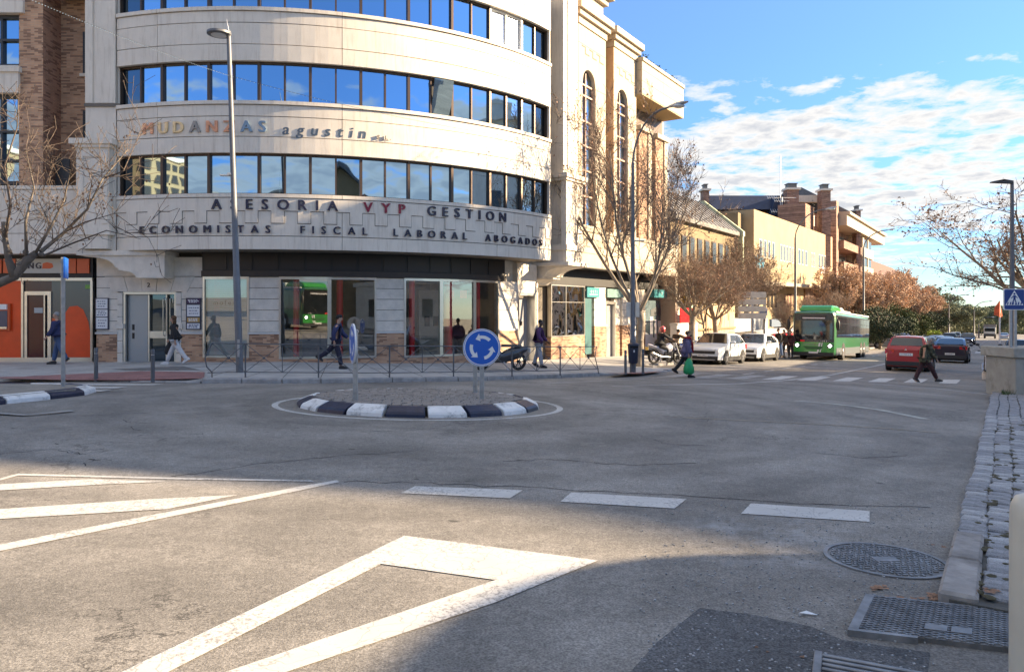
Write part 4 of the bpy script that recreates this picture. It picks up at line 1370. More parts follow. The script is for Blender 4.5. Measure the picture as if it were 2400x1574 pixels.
for k in range(30):
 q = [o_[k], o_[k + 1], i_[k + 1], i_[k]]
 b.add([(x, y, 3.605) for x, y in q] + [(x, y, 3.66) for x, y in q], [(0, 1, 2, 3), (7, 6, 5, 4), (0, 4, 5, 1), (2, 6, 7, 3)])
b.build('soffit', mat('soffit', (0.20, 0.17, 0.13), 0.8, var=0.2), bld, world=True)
def arc_text(s, x0, x1, zc, h, m, bold=0.016, dep=0.05, bn=0.03, **k):
 sc = 1.0 / (RB + bn)
 return text_fit(s, AF, arc_th(x0), arc_th(x1), zc - h / 2, h, dep, m, bld, tscale=sc, bold=bold, base_n=bn, name='letter', **k)
arc_text('ASESORIA', 498, 791, 5.09, 0.335, M['navytext'])
arc_text('VYP', 852, 948, 5.09, 0.335, M['redtext'])
arc_text('GESTION', 1001, 1183, 5.09, 0.335, M['navytext'])
arc_text('ECONOMISTAS', 331, 634, 4.27, 0.25, M['navytext'], bold=0.012)
arc_text('FISCAL', 705, 860, 4.27, 0.25, M['navytext'], bold=0.012)
arc_text('LABORAL', 922, 1092, 4.27, 0.25, M['navytext'], bold=0.012)
arc_text('ABOGADOS', 1136, 1267, 4.27, 0.25, M['navytext'], bold=0.012)
arc_text('MUDANZAS', 338, 623, 7.66, 0.375, [M['warmrefl'], M['goldrefl'], M['goldrefl'], M['greyl'], M['warmrefl'], M['warmrefl'], M['bluel'], M['bluel']], bold=0.024, dep=0.045, bn=0.008)
arc_text('agustin', 662, 855, 7.60, 0.36, mat('slate_letter', (0.07, 0.10, 0.14), .4), bold=0.014, dep=0.010, bn=0.006, slant=0.18)
arc_text('S.L.', 884, 915, 7.50, 0.13, M['greyl'], bold=0.006, dep=0.05, bn=0.02)
PF = front(25.05)
b = MB(); b.boxf(PF, -14.45, -13.42, -1.2, 0.0, 3.62, 16.4); b.build('pilaster', M['precast'], bld, world=True)
b = MB(); b.boxf(PF, -13.42, -13.30, -1.2, -0.22, 3.66, 16.35); b.build('pilaster_return', M['precast'], bld, world=True)
b = MB()
b.boxf(PF, -14.445, -14.19, 0.0, 0.035, 8.60, 16.3); b.boxf(PF, -14.12, -13.43, 0.0, 0.035, 8.60, 16.3)
b.build('raised_field', M['precast'], bld, world=True)
b = MB(); b.boxf(PF, -14.47, -13.28, 0.0, 0.05, 8.48, 8.58); b.build('string_course', M['precast_j'], bld, world=True)
BF = front(24.80)
b = MB(); b.boxf(BF, -14.62, -13.52, -0.24, 0.0, 4.35, 7.05); b.build('lower_pilaster', M['precast'], bld, world=True)
b = MB(); b.boxf(BF, -14.58, -14.38, 0.0, 0.03, 4.5, 6.95); b.boxf(BF, -13.75, -13.56, 0.0, 0.03, 4.5, 6.95); b.boxf(BF, -14.38, -13.75, 0.0, 0.03, 6.75, 6.95)
b.build('raised_field', M['precast'], bld, world=True)
b = MB(); b.boxf(BF, -14.70, -13.46, -0.24, 0.07, 7.05, 7.16); b.boxf(BF, -14.80, -13.36, -0.24, 0.13, 7.16, 7.34); b.build('capital', M['precast'], bld, world=True)
b = MB(); b.boxf(BF, -14.70, -13.44, -0.24, 0.06, 4.12, 4.35); b.boxf(BF, -14.56, -13.56, -0.24, 0.0, 3.66, 4.12); b.build('pilaster_base', M['precast'], bld, world=True)
def corbel(fr, t0, t1, zt, flip=1, depth=1.0, parent=None, mlen=2.2):
 """big scrolled bracket: its outline runs along t, extruded along n"""
 w = mlen
 pts = [(0, zt), (w, zt), (w, zt - .16), (w * .93, zt - .20)]
 for i in range(8):
  a = i / 7 * pi / 2
  pts.append((w * .93 - w * .34 * sin(a), zt - .20 - .36 * (1 - cos(a))))
 pts += [(w * .55, zt - .58), (w * .55, zt - .66), (w * .50, zt - .66)]
 for i in range(6):
  a = i / 5 * pi / 2
  pts.append((w * .50 - w * .16 * sin(a), zt - .68 - .22 * (1 - cos(a))))
 pts += [(w * .30, zt - .92), (0, zt - .92)]
 q = [(t0 + flip * p[0], p[1]) for p in pts]
 b_ = MB(); b_.plate(fr, q, -depth, 0.0)
 return b_.build('corbel', M['stone'], parent, world=True)
corbel(front(25.0), -11.75, 0, 3.605, -1, 1.0, bld, 2.85)
b = MB(); b.boxf(front(25.0), -14.7, -11.7, -1.0, 0.07, 3.45, 3.604); b.build('ledge', M['stone'], bld, world=True)
b = MB(); b.boxf(WF, -1.8, -0.55, -1.2, 0.75, 3.62, 16.4); b.build('pilaster', M['precast'], bld, world=True)
b = MB(); b.boxf(WF, -1.45, -0.85, 0.75, 0.79, 7.6, 16.3); b.build('raised_field', M['precast'], bld, world=True)
b = MB(); b.boxf(WF, -2.0, -0.55, 0.75, 1.0, 4.35, 7.05); b.build('lower_pilaster', M['precast'], bld, world=True)
b = MB(); b.boxf(WF, -2.1, -0.45, -.2, 1.08, 7.05, 7.16); b.boxf(WF, -2.2, -0.35, -.2, 1.15, 7.16, 7.34); b.build('capital', M['precast'], bld, world=True)
b = MB(); b.boxf(WF, -2.05, -0.5, -.2, 1.06, 4.12, 4.35); b.boxf(WF, -1.95, -0.6, -.2, 0.98, 3.62, 4.12); b.build('pilaster_base', M['precast'], bld, world=True)
CW = lambda t, n, z: WF(n - 0.6, t, z)
corbel(CW, -1.6, 0, 3.60, 1, 1.5, bld, 2.75)
b = MB(); b.boxf(WF, -2.25, -0.4, -2.4, 1.22, 3.46, 3.604); b.build('ledge', M['stone'], bld, world=True)
NG = -1.2
def gt(px): return arc_th(px, NG)
def base_z(th):
 x, y, _ = AF(th, NG, 0)
 return S(x, y)
def pier(x0, x1, nb=NG, courses=5):
 a, c = gt(x0), gt(x1)
 seg = max(1, int((c - a) * 12 / .5))
 z0, z1 = 0.84, 2.76
 for i in range(courses):
  za = z0 + (z1 - z0) * i / courses; zc = z0 + (z1 - z0) * (i + 1) / courses - 0.016
  b = MB(); b.boxf(AF, a, c, nb - .25, nb + rnd.uniform(0, .003), za, zc, seg); b.build('stone_block', M['stone'], bld, world=True, bevel=0.006)
 b = MB(); b.boxf(AF, a + .001, c - .001, nb - .24, nb - 0.015, z0 - .05, z1, seg); b.build('pier_core', M['stonej'], bld, world=True)
 b = MB(); b.boxf(AF, a - .003, c + .003, nb - .2, nb + .045, 0.765, 0.835, seg); b.build('sill_course', M['whitestone'], bld, world=True)
 b = MB(); b.boxf(AF, a - .001, c + .001, nb - .25, nb + .012, -1.2, 0.763, seg); b.build('brick_plinth', M['brick'], bld, world=True)
pier(584, 654); pier(882, 947); pier(1169, 1213); pier(1258, 1291)
def shop_window(x0, x1, mull=(), zb=None, zt=2.76, fm=None, depth=0.03):
 a, c = gt(x0), gt(x1)
 if zb is None: zb = -0.10
 fm = fm or M['alu']
 e = 0.0055
 n1 = NG + depth
 seg = max(1, int((c - a) * 12 / .5))
 b = MB()
 ed = [a] + [gt(m_) for m_ in mull] + [c]
 for i in range(len(ed) - 1):
  p, q = ed[i] + (0 if i == 0 else .0001), ed[i + 1]
  b.boxf(AF, p, p + e, NG - .08, n1, zb, zt); b.boxf(AF, q - e, q, NG - .08, n1, zb, zt)
  b.boxf(AF, p + e, q - e, NG - .08, n1 - .005, zb, zb + .07, 2); b.boxf(AF, p + e, q - e, NG - .08, n1 - .005, zt - .09, zt, 2)
 w = b.build('shop_window', fm, bld, world=True)
 for i in range(len(ed) - 1):
  p, q = ed[i] + e, ed[i + 1] - e
  b = MB()
  P0, P1 = AF(p, NG - .03, 0), AF(q, NG - .03, 0)
  b.add([(P0[0], P0[1], zb + .07), (P1[0], P1[1], zb + .07), (P1[0], P1[1], zt - .09), (P0[0], P0[1], zt - .09)], [(0, 1, 2, 3)])
  b.build('pane', M['shopglass'], w, world=True, fix=False)
 b = MB(); b.boxf(AF, a, c, NG - .25, NG + .01, -1.2, zb - .003, seg); b.build('brick_plinth', M['brick'], bld, world=True)
 return w
shop_window(476, 584, zb=-0.05)
shop_window(654, 882, (772,), zb=-0.10)
shop_window(947, 1169, (1034, 1112), zb=-0.13)
b = MB(); b.boxf(AF, gt(475), gt(1182), NG - .3, NG + .03, 2.965, 3.60, 30); b.build('shop_fascia', M['black'], bld, world=True)
b = MB(); b.boxf(AF, gt(475), gt(1182), NG - .3, NG + .10, 2.765, 2.962, 30); b.build('fascia_rail', M['brown'], bld, world=True)
for i in range(13):
 a = gt(478) + (gt(1178) - gt(478)) * i / 13; c = gt(478) + (gt(1178) - gt(478)) * (i + 1) / 13
 b = MB(); b.boxf(AF, a + .004, c - .004, NG + .03, NG + .05, 3.0, 3.52); b.build('fascia_panel', mat('fascia_panel', (0.016, 0.011, 0.009), 0.45), bld, world=True)
b = MB()
b.boxf(AF, gt(470), gt(1215), NG - 5.0, NG - 4.8, -1.0, 3.4, 16)
b.boxf(AF, gt(470), gt(476), NG - 5, NG - .3, -1.0, 3.4); b.boxf(AF, gt(1205), gt(1215), NG - 5, NG - .3, -1.0, 3.4)
b.boxf(AF, gt(625), gt(632), NG - 4.8, NG - .3, -1, 3.4)
b.build('inner_wall', M['room'], bld, world=True)
b = MB(); b.boxf(AF, gt(470), gt(1215), NG - 5, NG - .26, -0.5, -0.22, 16); b.build('shop_floor', mat('shop_floor', (0.22, 0.19, 0.16), 0.4), bld, world=True)
b = MB(); b.boxf(AF, gt(470), gt(1215), NG - 5, NG - .31, 2.80, 2.9, 16); b.build('shop_ceiling', mat('shop_ceiling', (0.25, 0.26, 0.25), 0.8), bld, world=True)
for (x0, x1, nn) in ((493, 508, .24), (684, 701, .22), (788, 806, .22), (962, 977, .20), (1048, 1067, .22), (1121, 1132, .20)):
 th = gt((x0 + x1) / 2); r_ = (gt(x1) - gt(x0)) * 12 / 2 * 0.9
 c3 = AF(th, NG - nn, 0)
 b = MB(); b.cyl((c3[0], c3[1]), r_, -.22, 2.8, 16); b.build('red_column', M['red'], bld, world=True, smooth=True, auto=50)
b = MB()
for i in range(40):
 z = -0.02 + i * 0.068
 b.boxf(AF, gt(482), gt(580), NG - .12 - .06, NG - .12, z, z + .060)
b.build('roller_shutter', M['shutter'], bld, world=True)
text_fit('mofer', AF, gt(497), gt(548), 1.78, 0.17, .004, M['greyl'], bld, tscale=1 / 12.0, bold=0, base_n=NG - .11, name='shop_lettering', joined=True)
b = MB(); b.boxf(AF, gt(1050), gt(1110), NG - 2.4, NG - 2.3, -.2, 2.4, 4); b.build('pale_partition', M['roomlight'], bld, world=True)
b = MB()
for (x0, x1) in ((1066, 1080), (1092, 1106)):
 b.boxf(AF, gt(x0), gt(x1), NG - 2.29, NG - 2.26, .95, 1.35)
b.build('picture_frame', M['bronze'], bld, world=True)
b = MB(); b.boxf(AF, gt(700), gt(765), NG - 1.6, NG - 1.0, -.22, .75, 3); b.build('shop_counter', mat('counter_blue', (0.02, 0.045, 0.10), 0.5), bld, world=True)
b = MB(); b.boxf(AF, gt(808), gt(840), NG - 1.6, NG - 1.0, -.22, .85, 3); b.build('shop_counter', mat('counter_tan', (0.32, 0.26, 0.13), 0.5), bld, world=True)
b = MB(); b.boxf(AF, gt(1080), gt(1096), NG - .06, NG - .05, 2.05, 2.35); b.boxf(AF, gt(1052), gt(1066), NG - .06, NG - .05, 2.05, 2.35)
b.build('window_sticker', M['red'], bld, world=True)
b = MB(); b.boxf(AF, gt(1213), gt(1258), NG - .45, NG - .40, -1.0, 2.1, 2); b.build('service_door', M['doorgrey'], bld, world=True)
b = MB(); b.boxf(AF, gt(1213), gt(1218), NG - .40, NG - .02, -1.0, 2.2); b.boxf(AF, gt(1254), gt(1258), NG - .40, NG - .02, -1.0, 2.2); b.boxf(AF, gt(1213), gt(1258), NG - .4, NG - .02, 2.2, 2.30, 2)
b.build('door_frame', M['alu'], bld, world=True)
b = MB(); b.boxf(AF, gt(1213), gt(1258), NG - .4, NG, 2.30, 3.5, 2); b.build('stone_lintel', M['stone'], bld, world=True)
b = MB(); b.boxf(AF, gt(1236), gt(1242), NG - .39, NG - .37, .95, 1.12); b.build('door_phone', M['black'], bld, world=True)
b = MB(); b.boxf(AF, gt(1180), gt(1300), NG - .3, NG - .26, 2.74, 3.6, 6); b.build('upper_wall', M['stone'], bld, world=True)
DF = front(25.72)
wall_x = [(-14.45, -13.72), (-11.50, -10.72)]
for (a, c) in wall_x:
 for i in range(5):
  za = 0.84 + 0.384 * i
  b = MB(); b.boxf(DF, a, c, -.3, rnd.uniform(0, .003), za, za + .368); b.build('stone_block', M['stone'], bld, world=True, bevel=0.006)
 b = MB(); b.boxf(DF, a + .01, c - .01, -.29, -.012, .8, 2.76); b.build('pier_core', M['stonej'], bld, world=True)
 b = MB(); b.boxf(DF, a - .03, c + .03, -.3, .05, .765, .835); b.build('sill_course', M['whitestone'], bld, world=True)
 b = MB(); b.boxf(DF, a, c, -.3, .012, -1, .763); b.build('brick_plinth', M['brick'], bld, world=True)
for s_, xj in ((1, -13.72), (-1, -11.50)):
 xa = xj; xb = xj + s_ * 0.18
 for i in range(6):
  za = -.3 + i * .42
  b = MB(); b.boxf(DF, min(xa, xb) + .003, max(xa, xb) - .003, -.35, .03, za, za + .405); b.build('jamb_stone', M['stone'], bld, world=True, bevel=0.006)
 b = MB(); b.boxf(DF, min(xa, xb) - .05, max(xa, xb) + .05, -.3, .07, .95, 1.12); b.build('jamb_band', M['stone'], bld, world=True)
xs = [-13.92, -13.35, -12.85, -12.37, -11.87, -11.28]
for i in range(5):
 x0, x1 = xs[i], xs[i + 1]
 k0 = (i - 2.5) * 0.10; k1 = (i - 1.5) * 0.10
 b = MB(); b.plate(DF, [(x0 + .006, 2.235), (x1 - .006, 2.235), (x1 + k1 - .006, 2.76), (x0 + k0 + .006, 2.76)], -.35, .035 if i == 2 else .02)
 b.build('voussoir', M['stone'], bld, world=True, bevel=0.005)
letter('2', DF, -12.62, 2.40, 0.15, .012, M['black'], bld, 'house_number', bold=.006, base_n=.036)
for i in range(2):
 b = MB(); b.boxf(DF, -14.45 + i * 1.9, -12.56 + i * 1.83, -.3, 0.0, 2.775, 3.44); b.build('stone_block', M['stone'], bld, world=True, bevel=0.006)
b = MB(); b.boxf(DF, -14.45, -10.70, -.5, -.31, -.9, 3.6); b.build('backing_wall', M['stonej'], bld, world=True)
b = MB(); b.boxf(DF, -13.54, -13.46, -.34, -.02, -.4, 2.23); b.boxf(DF, -11.76, -11.69, -.34, -.02, -.4, 2.23); b.boxf(DF, -13.46, -11.76, -.34, -.02, 2.15, 2.23)
b.build('door_frame', M['alu'], bld, world=True)
b = MB(); b.boxf(DF, -13.44, -12.76, -.305, -.18, -.4, 2.14); b.build('side_panel', mat('side_panel', (0.32, 0.34, 0.36), 0.25, metal=0.3), bld, world=True)
b = MB(); b.boxf(DF, -13.30, -13.22, -.178, -.17, .9, 1.1); b.boxf(DF, -13.30, -13.22, -.178, -.17, .6, .8); b.build('entry_phone', M['black'], bld, world=True)
b = MB()
for x in (-12.74, -12.12, -11.80):
 b.boxf(DF, x, x + .05, -.30, -.16, -.4, 2.14)
b.boxf(DF, -12.69, -12.12, -.30, -.17, .62, .86); b.boxf(DF, -12.69, -12.12, -.30, -.17, -.4, -.2)
dr = b.build('door', M['alu'], bld, world=True)
b = MB(); b.boxf(DF, -12.69, -11.80, -.302, -.28, -.4, 2.14); b.build('glass', M['glassdark'], dr, world=True)
b = MB()
for x in (-12.16, -11.92):
 b.tube([(x, 25.72 + .15, .7), (x, 25.72 + .06, .75), (x, 25.72 + .06, 1.98), (x + .05, 25.72 + .06, 2.04), (x + .1, 25.72 + .06, 1.98), (x + .1, 25.72 + .06, 1.85)], .02, 8)
b.build('handle', M['alu'], dr, world=True)
for (x0, x1, top) in ((223, 255, 0), (436, 471, 1)):
 X0, X1 = bear(x0) * 25.68, bear(x1) * 25.68
 z0, z1 = .92, 2.02
 b = MB(); b.boxf(DF, X0, X1, .004, .05, z0, z1); bd = b.build('directory_board', mat('board_frame', (0.03, 0.028, 0.05), 0.4), bld, world=True)
 cells = [(.03, .38), (.41, .63), (.66, .97)] if not top else [(.03, .20), (.24, .38), (.42, .78), (.83, .97)]
 for ci, (p, q) in enumerate(cells):
  if top and ci == 3: mm = mat('board_head', (0.06, 0.025, 0.08), 0.4)
  elif top and ci == 1: mm = mat('board_gold', (0.45, 0.28, 0.08), 0.4)
  else: mm = M['poster']
  b = MB(); b.boxf(DF, X0 + .04, X1 - .04, .05, .056, z0 + (z1 - z0) * p, z0 + (z1 - z0) * q); b.build('board_plate', mm, bd, world=True)
  b = MB()
  for li in range(3):
   zl = z0 + (z1 - z0) * (p + (q - p) * (0.25 + .25 * li))
   xa = X0 + .07 + rnd.uniform(0, .05)
   while xa < X1 - .12:
    w_ = rnd.uniform(.03, .08); b.boxf(DF, xa, min(xa + w_, X1 - .07), .056, .058, zl - .014, zl + .014); xa += w_ + .025
  b.build('printed_lines', M['postertxt'] if mm is M['poster'] else M['poster'], bd, world=True)
# BRICK WING ON THE LEFT (with the bank)
lw = thing('brick_building', 'brick building with tall windows above the orange bank on the left', 'building', (-17.0, 27.0, -0.5))
Y1 = 25.35
b = MB(); b.boxf(front(Y1), -16.90, -16.08, -1.2, 0.0, 5.86, 17); b.build('brick_pier', M['brick'], lw, world=True)
b = MB(); b.boxf(lambda t, n, z: (-16.075 + n, t, z), Y1 + .012, Y1 + 1.0, -.2, 0.0, 5.86, 17); b.build('brick_return', M['bricks'], lw, world=True)
b = MB(); b.boxf(front(Y1 + 1.0), -16.08, -14.3, -.3, 0.0, 5.86, 17); b.build('brick_recess_wall', M['brick'], lw, world=True)
b = MB(); b.boxf(front(Y1), -15.9, -14.3, -1.0, 0.2, 12.6, 12.8); b.build('soffit', M['beige'], lw, world=True)
for (za, zc) in ((10.0, 11.5), (7.05, 8.7)):
 b = MB(); b.boxf(front(Y1 + 1.0), -15.28, -14.5, .001, .03, za, zc); w = b.build('window', M['darkframe'], lw, world=True)
 b = MB()
 for i in range(18): b.boxf(front(Y1 + 1.0), -15.24, -14.5, .031, .045, za + .05 + i * (zc - za - .1) / 18, za + .05 + (i + .7) * (zc - za - .1) / 18)
 b.build('shutter_slats', M['blackplastic'], w, world=True)
 b = MB(); b.boxf(front(Y1 + 1.0), -15.36, -14.3, .0, .10, za - .10, za); b.build('sill', M['precast'], lw, world=True)
b = MB(); b.boxf(front(Y1 + 1.0), -15.28, -14.5, .001, .03, 5.9, 6.6); b.build('window', M['darkframe'], lw, world=True)
b = MB(); b.boxf(front(Y1), -16.0, -15.5, -.6, -.55, 5.95, 6.9); b.build('window', M['darkframe'], lw, world=True)
for (za, zc, bars) in ((9.95, 11.75, [10.85]), (5.92, 9.02, [6.7, 7.7])):
 b = MB()
 F_ = front(Y1 + .12)
 b.boxf(F_, -20.5, -16.9, -.2, .0, zc - .12, zc); b.boxf(F_, -20.5, -16.9, -.2, .0, za, za + .12)
 for x in (-20.5, -19.6, -18.6, -17.62, -16.98): b.boxf(F_, x, x + .08, -.2, .01, za + .12, zc - .12)
 for z in bars: b.boxf(F_, -20.5, -16.9, -.2, .015, z, z + .08)
 w = b.build('window', M['darkframe'], lw, world=True)
 for i, (x0, x1) in enumerate(((-20.42, -19.6), (-19.52, -18.6), (-18.52, -17.62), (-17.54, -16.98))):
  edges = [za + .12] + [q for z in bars for q in (z, z + .08)] + [zc - .12]
  for j in range(0, len(edges), 2):
   b = MB(); j1 = rnd.uniform(-.004, .004)
   b.add([F_(x0, -.1, edges[j]), F_(x1, -.1 + j1, edges[j]), F_(x1, -.1, edges[j + 1]), F_(x0, -.1, edges[j + 1])], [(0, 1, 2, 3)])
   b.build('pane', M['glassblue'], w, world=True, fix=False)
b = MB(); b.boxf(front(Y1 - .06), -20.6, -16.86, -.3, 0.05, 9.02, 9.95); b.boxf(front(Y1 - .06), -20.6, -16.80, -.3, 0.11, 9.72, 9.90); b.build('spandrel', M['precast'], lw, world=True)
b = MB(); b.boxf(front(Y1 - .06), -20.6, -16.70, -.3, 0.05, 11.75, 13.2); b.build('spandrel', M['precast'], lw, world=True)
EF = front(25.2)
b = MB(); b.boxf(EF, -24, -14.46, -.4, 0.0, 4.22, 5.70); b.build('fascia_panel', M['precast'], lw, world=True)
b = MB(); b.boxf(EF, -24, -14.46, -.4, 0.0, 3.52, 4.20); b.build('fascia_panel', M['precast'], lw, world=True)
b = MB(); b.boxf(EF, -24, -14.46, -.4, 0.07, 5.71, 5.83); b.build('coping', M['precast'], lw, world=True)
b = MB()
x = -24.0; up = True
while x < -15.0:
 b.boxf(EF, x, x + .62, 0.0, .03, 5.2 if not up else 5.2, 5.69)
 if up: b.boxf(EF, x, x + .62, 0, .03, 4.75, 5.2)
 up = not up; x += .62
b.build('castellated_relief', M['precast'], lw, world=True)
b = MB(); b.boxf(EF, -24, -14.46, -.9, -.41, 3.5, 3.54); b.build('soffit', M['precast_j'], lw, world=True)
b = MB(); b.boxf(front(26.6), -24, -14.3, -.2, 0, -1, 5.8); b.build('backing_wall', M['stonej'], lw, world=True)
KF = front(25.75)
def bx(px): return bear(px) * 25.75
b = MB(); b.boxf(KF, -24, bx(217), -.6, -.02, 2.72, 3.50); b.build('fascia', M['black'], lw, world=True)
for (x0, x1) in ((-120, -60), (-56, 5), (9, 37), (154, 179), (182, 210)):
 b = MB(); b.boxf(KF, bx(x0), bx(x1), -.02, .04, 2.88, 3.38); b.build('sign_panel', M['orangesign'], lw, world=True)
b = MB(); b.boxf(KF, bx(40), bx(150), -.02, .04, 2.88, 3.38); b.build('sign_panel', mat('bank_sign_cream', (0.48, 0.45, 0.38), 0.45), lw, world=True)
text_fit('ING', KF, bx(61), bx(98), 3.04, .21, .012, mat('bank_text', (0.03, 0.02, 0.03), .5), lw, bold=.012, base_n=.04, wmul=.95)
b = MB(); b.plate(KF, [(bx(101), 3.04), (bx(120), 3.04), (bx(127), 3.10), (bx(124), 3.22), (bx(112), 3.26), (bx(102), 3.22)], .04, .05)
b.build('sign_emblem', M['orangesign'], lw, world=True)
zb_ = -.12
b = MB()
b.boxf(KF, -24, bx(217), -.1, .03, 2.62, 2.72); b.boxf(KF, -24, bx(217), -.1, .02, -.35, -.05)
for x in (bx(53), bx(215)): b.boxf(KF, x - .04, x + .04, -.1, .025, -.05, 2.62)
b.build('shopfront_frame', M['alu'], lw, world=True)
b = MB(); b.boxf(KF, -24, bx(53) - .04, -.06, -.01, -.05, 2.62); b.build('orange_panel', M['orange'], lw, world=True)
b = MB(); b.boxf(KF, bx(-35), bx(26), -.01, .10, .88, 1.83); at = b.build('cash_machine', M['orangesign'], lw, world=True, bevel=.02)
b = MB(); b.boxf(KF, bx(-30), bx(22), .101, .16, 1.62, 1.80); b.build('canopy', M['white'], at, world=True)
b = MB(); b.boxf(KF, bx(-30), bx(22), .101, .115, .95, 1.58); b.build('screen', mat('atm_screen', (0.05, 0.07, 0.12), 0.15), at, world=True)
b = MB(); b.boxf(KF, bx(-30), bx(22), .116, .15, .95, 1.02); b.build('keypad', M['alu'], at, world=True)
b = MB(); b.boxf(KF, bx(58), bx(64), -.1, .02, -.05, 2.25); b.boxf(KF, bx(112), bx(120), -.1, .02, -.05, 2.25); b.boxf(KF, bx(64), bx(112), -.1, .02, 2.12, 2.25); b.boxf(KF, bx(104), bx(107), -.1, .04, -.05, 2.12)
dr = b.build('door', M['alu'], lw, world=True)
b = MB(); b.boxf(KF, bx(64), bx(104), -.08, -.03, -.05, 2.12); b.build('glass', M['darkred'], dr, world=True)
b = MB(); b.boxf(KF, bx(79), bx(99), -.03, -.025, 1.50, 1.68); b.build('notice', mat('notice', (0.4, 0.42, 0.42), .5), dr, world=True)
b = MB(); b.boxf(KF, bx(58), bx(120), -.08, -.03, 2.25, 2.62); b.build('transom_glass', M['darkred'], lw, world=True)
b = MB(); b.boxf(KF, bx(120), bx(215) - .04, -.08, -.03, -.05, 2.62); b.build('grey_glass', M['greyglass'], lw, world=True)
pts = [(bx(122), -.04), (bx(213), -.04)]
for i in range(9):
 a = i / 8 * pi
 pts.append((bx(181) + (bx(213) - bx(181)) * cos(a) * (1 if cos(a) > 0 else 1.1), (0.55 + 1.22 * sin(a)) if sin(a) > .05 else .5))
pts.append((bx(143), .40)); pts.append((bx(122), 1.32))
b = MB(); b.plate(KF, [(bx(150), -.04), (bx(214), -.04), (bx(213), .6), (bx(206), 1.2), (bx(194), 1.62), (bx(180), 1.75), (bx(162), 1.72), (bx(150), 1.45)], -.028, -.02); b.build('orange_film', M['orange'], lw, world=True)
b = MB(); b.plate(KF, [(bx(121), .95), (bx(136), .95), (bx(136), 1.32), (bx(121), 1.32)], -.028, -.02); b.build('orange_film', M['orangesign'], lw, world=True)
b = MB(); b.boxf(KF, bx(199), bx(213), -.028, -.02, 2.34, 2.48); b.build('green_sticker', mat('green_sticker', (0.16, 0.34, 0.06), .5), lw, world=True)
# WING ALONG THE RIGHT HAND STREET
rw = thing('corner_block', 'tall sunlit cream block with arched windows running along the right street', 'building', (2.5, 33.5, -1.0))
b = MB()
for (a, c) in ((-.5, 3.3), (3.32, 7.1), (7.12, 13.2)):
 bb = MB(); bb.boxf(WF, a, c - .012, -.4, 0.0, 3.6, 4.25); bb.build('fascia_panel', M['precast_w'], rw, world=True)
 bb = MB(); bb.boxf(WF, a, c - .012, -.4, 0.0, 4.27, 5.25); bb.build('fascia_panel', M['precast_w'], rw, world=True)
 bb = MB(); bb.boxf(WF, a, c - .012, -.4, 0.06, 5.27, 5.42); bb.build('coping', M['precast_w'], rw, world=True)
def zigzag(t0, t1, z0, z1, n, cnt, parent):
 w = (t1 - t0) / cnt
 lw_ = .055
 for i in range(cnt):
  a = t0 + i * w
  b = MB()
  b.boxf(WF, a, a + w * .5, n, n + .012, z1 - lw_, z1)
  b.boxf(WF, a + w * .5 - lw_, a + w * .5, n, n + .012, z0, z1 - lw_)
  b.boxf(WF, a + w * .5, a + w, n, n + .012, z0, z0 + lw_)
  b.build('zigzag_groove', M['precast_j'], parent, world=True)
zigzag(0.2, 7.0, 4.55, 4.95, 0.0, 11, rw)
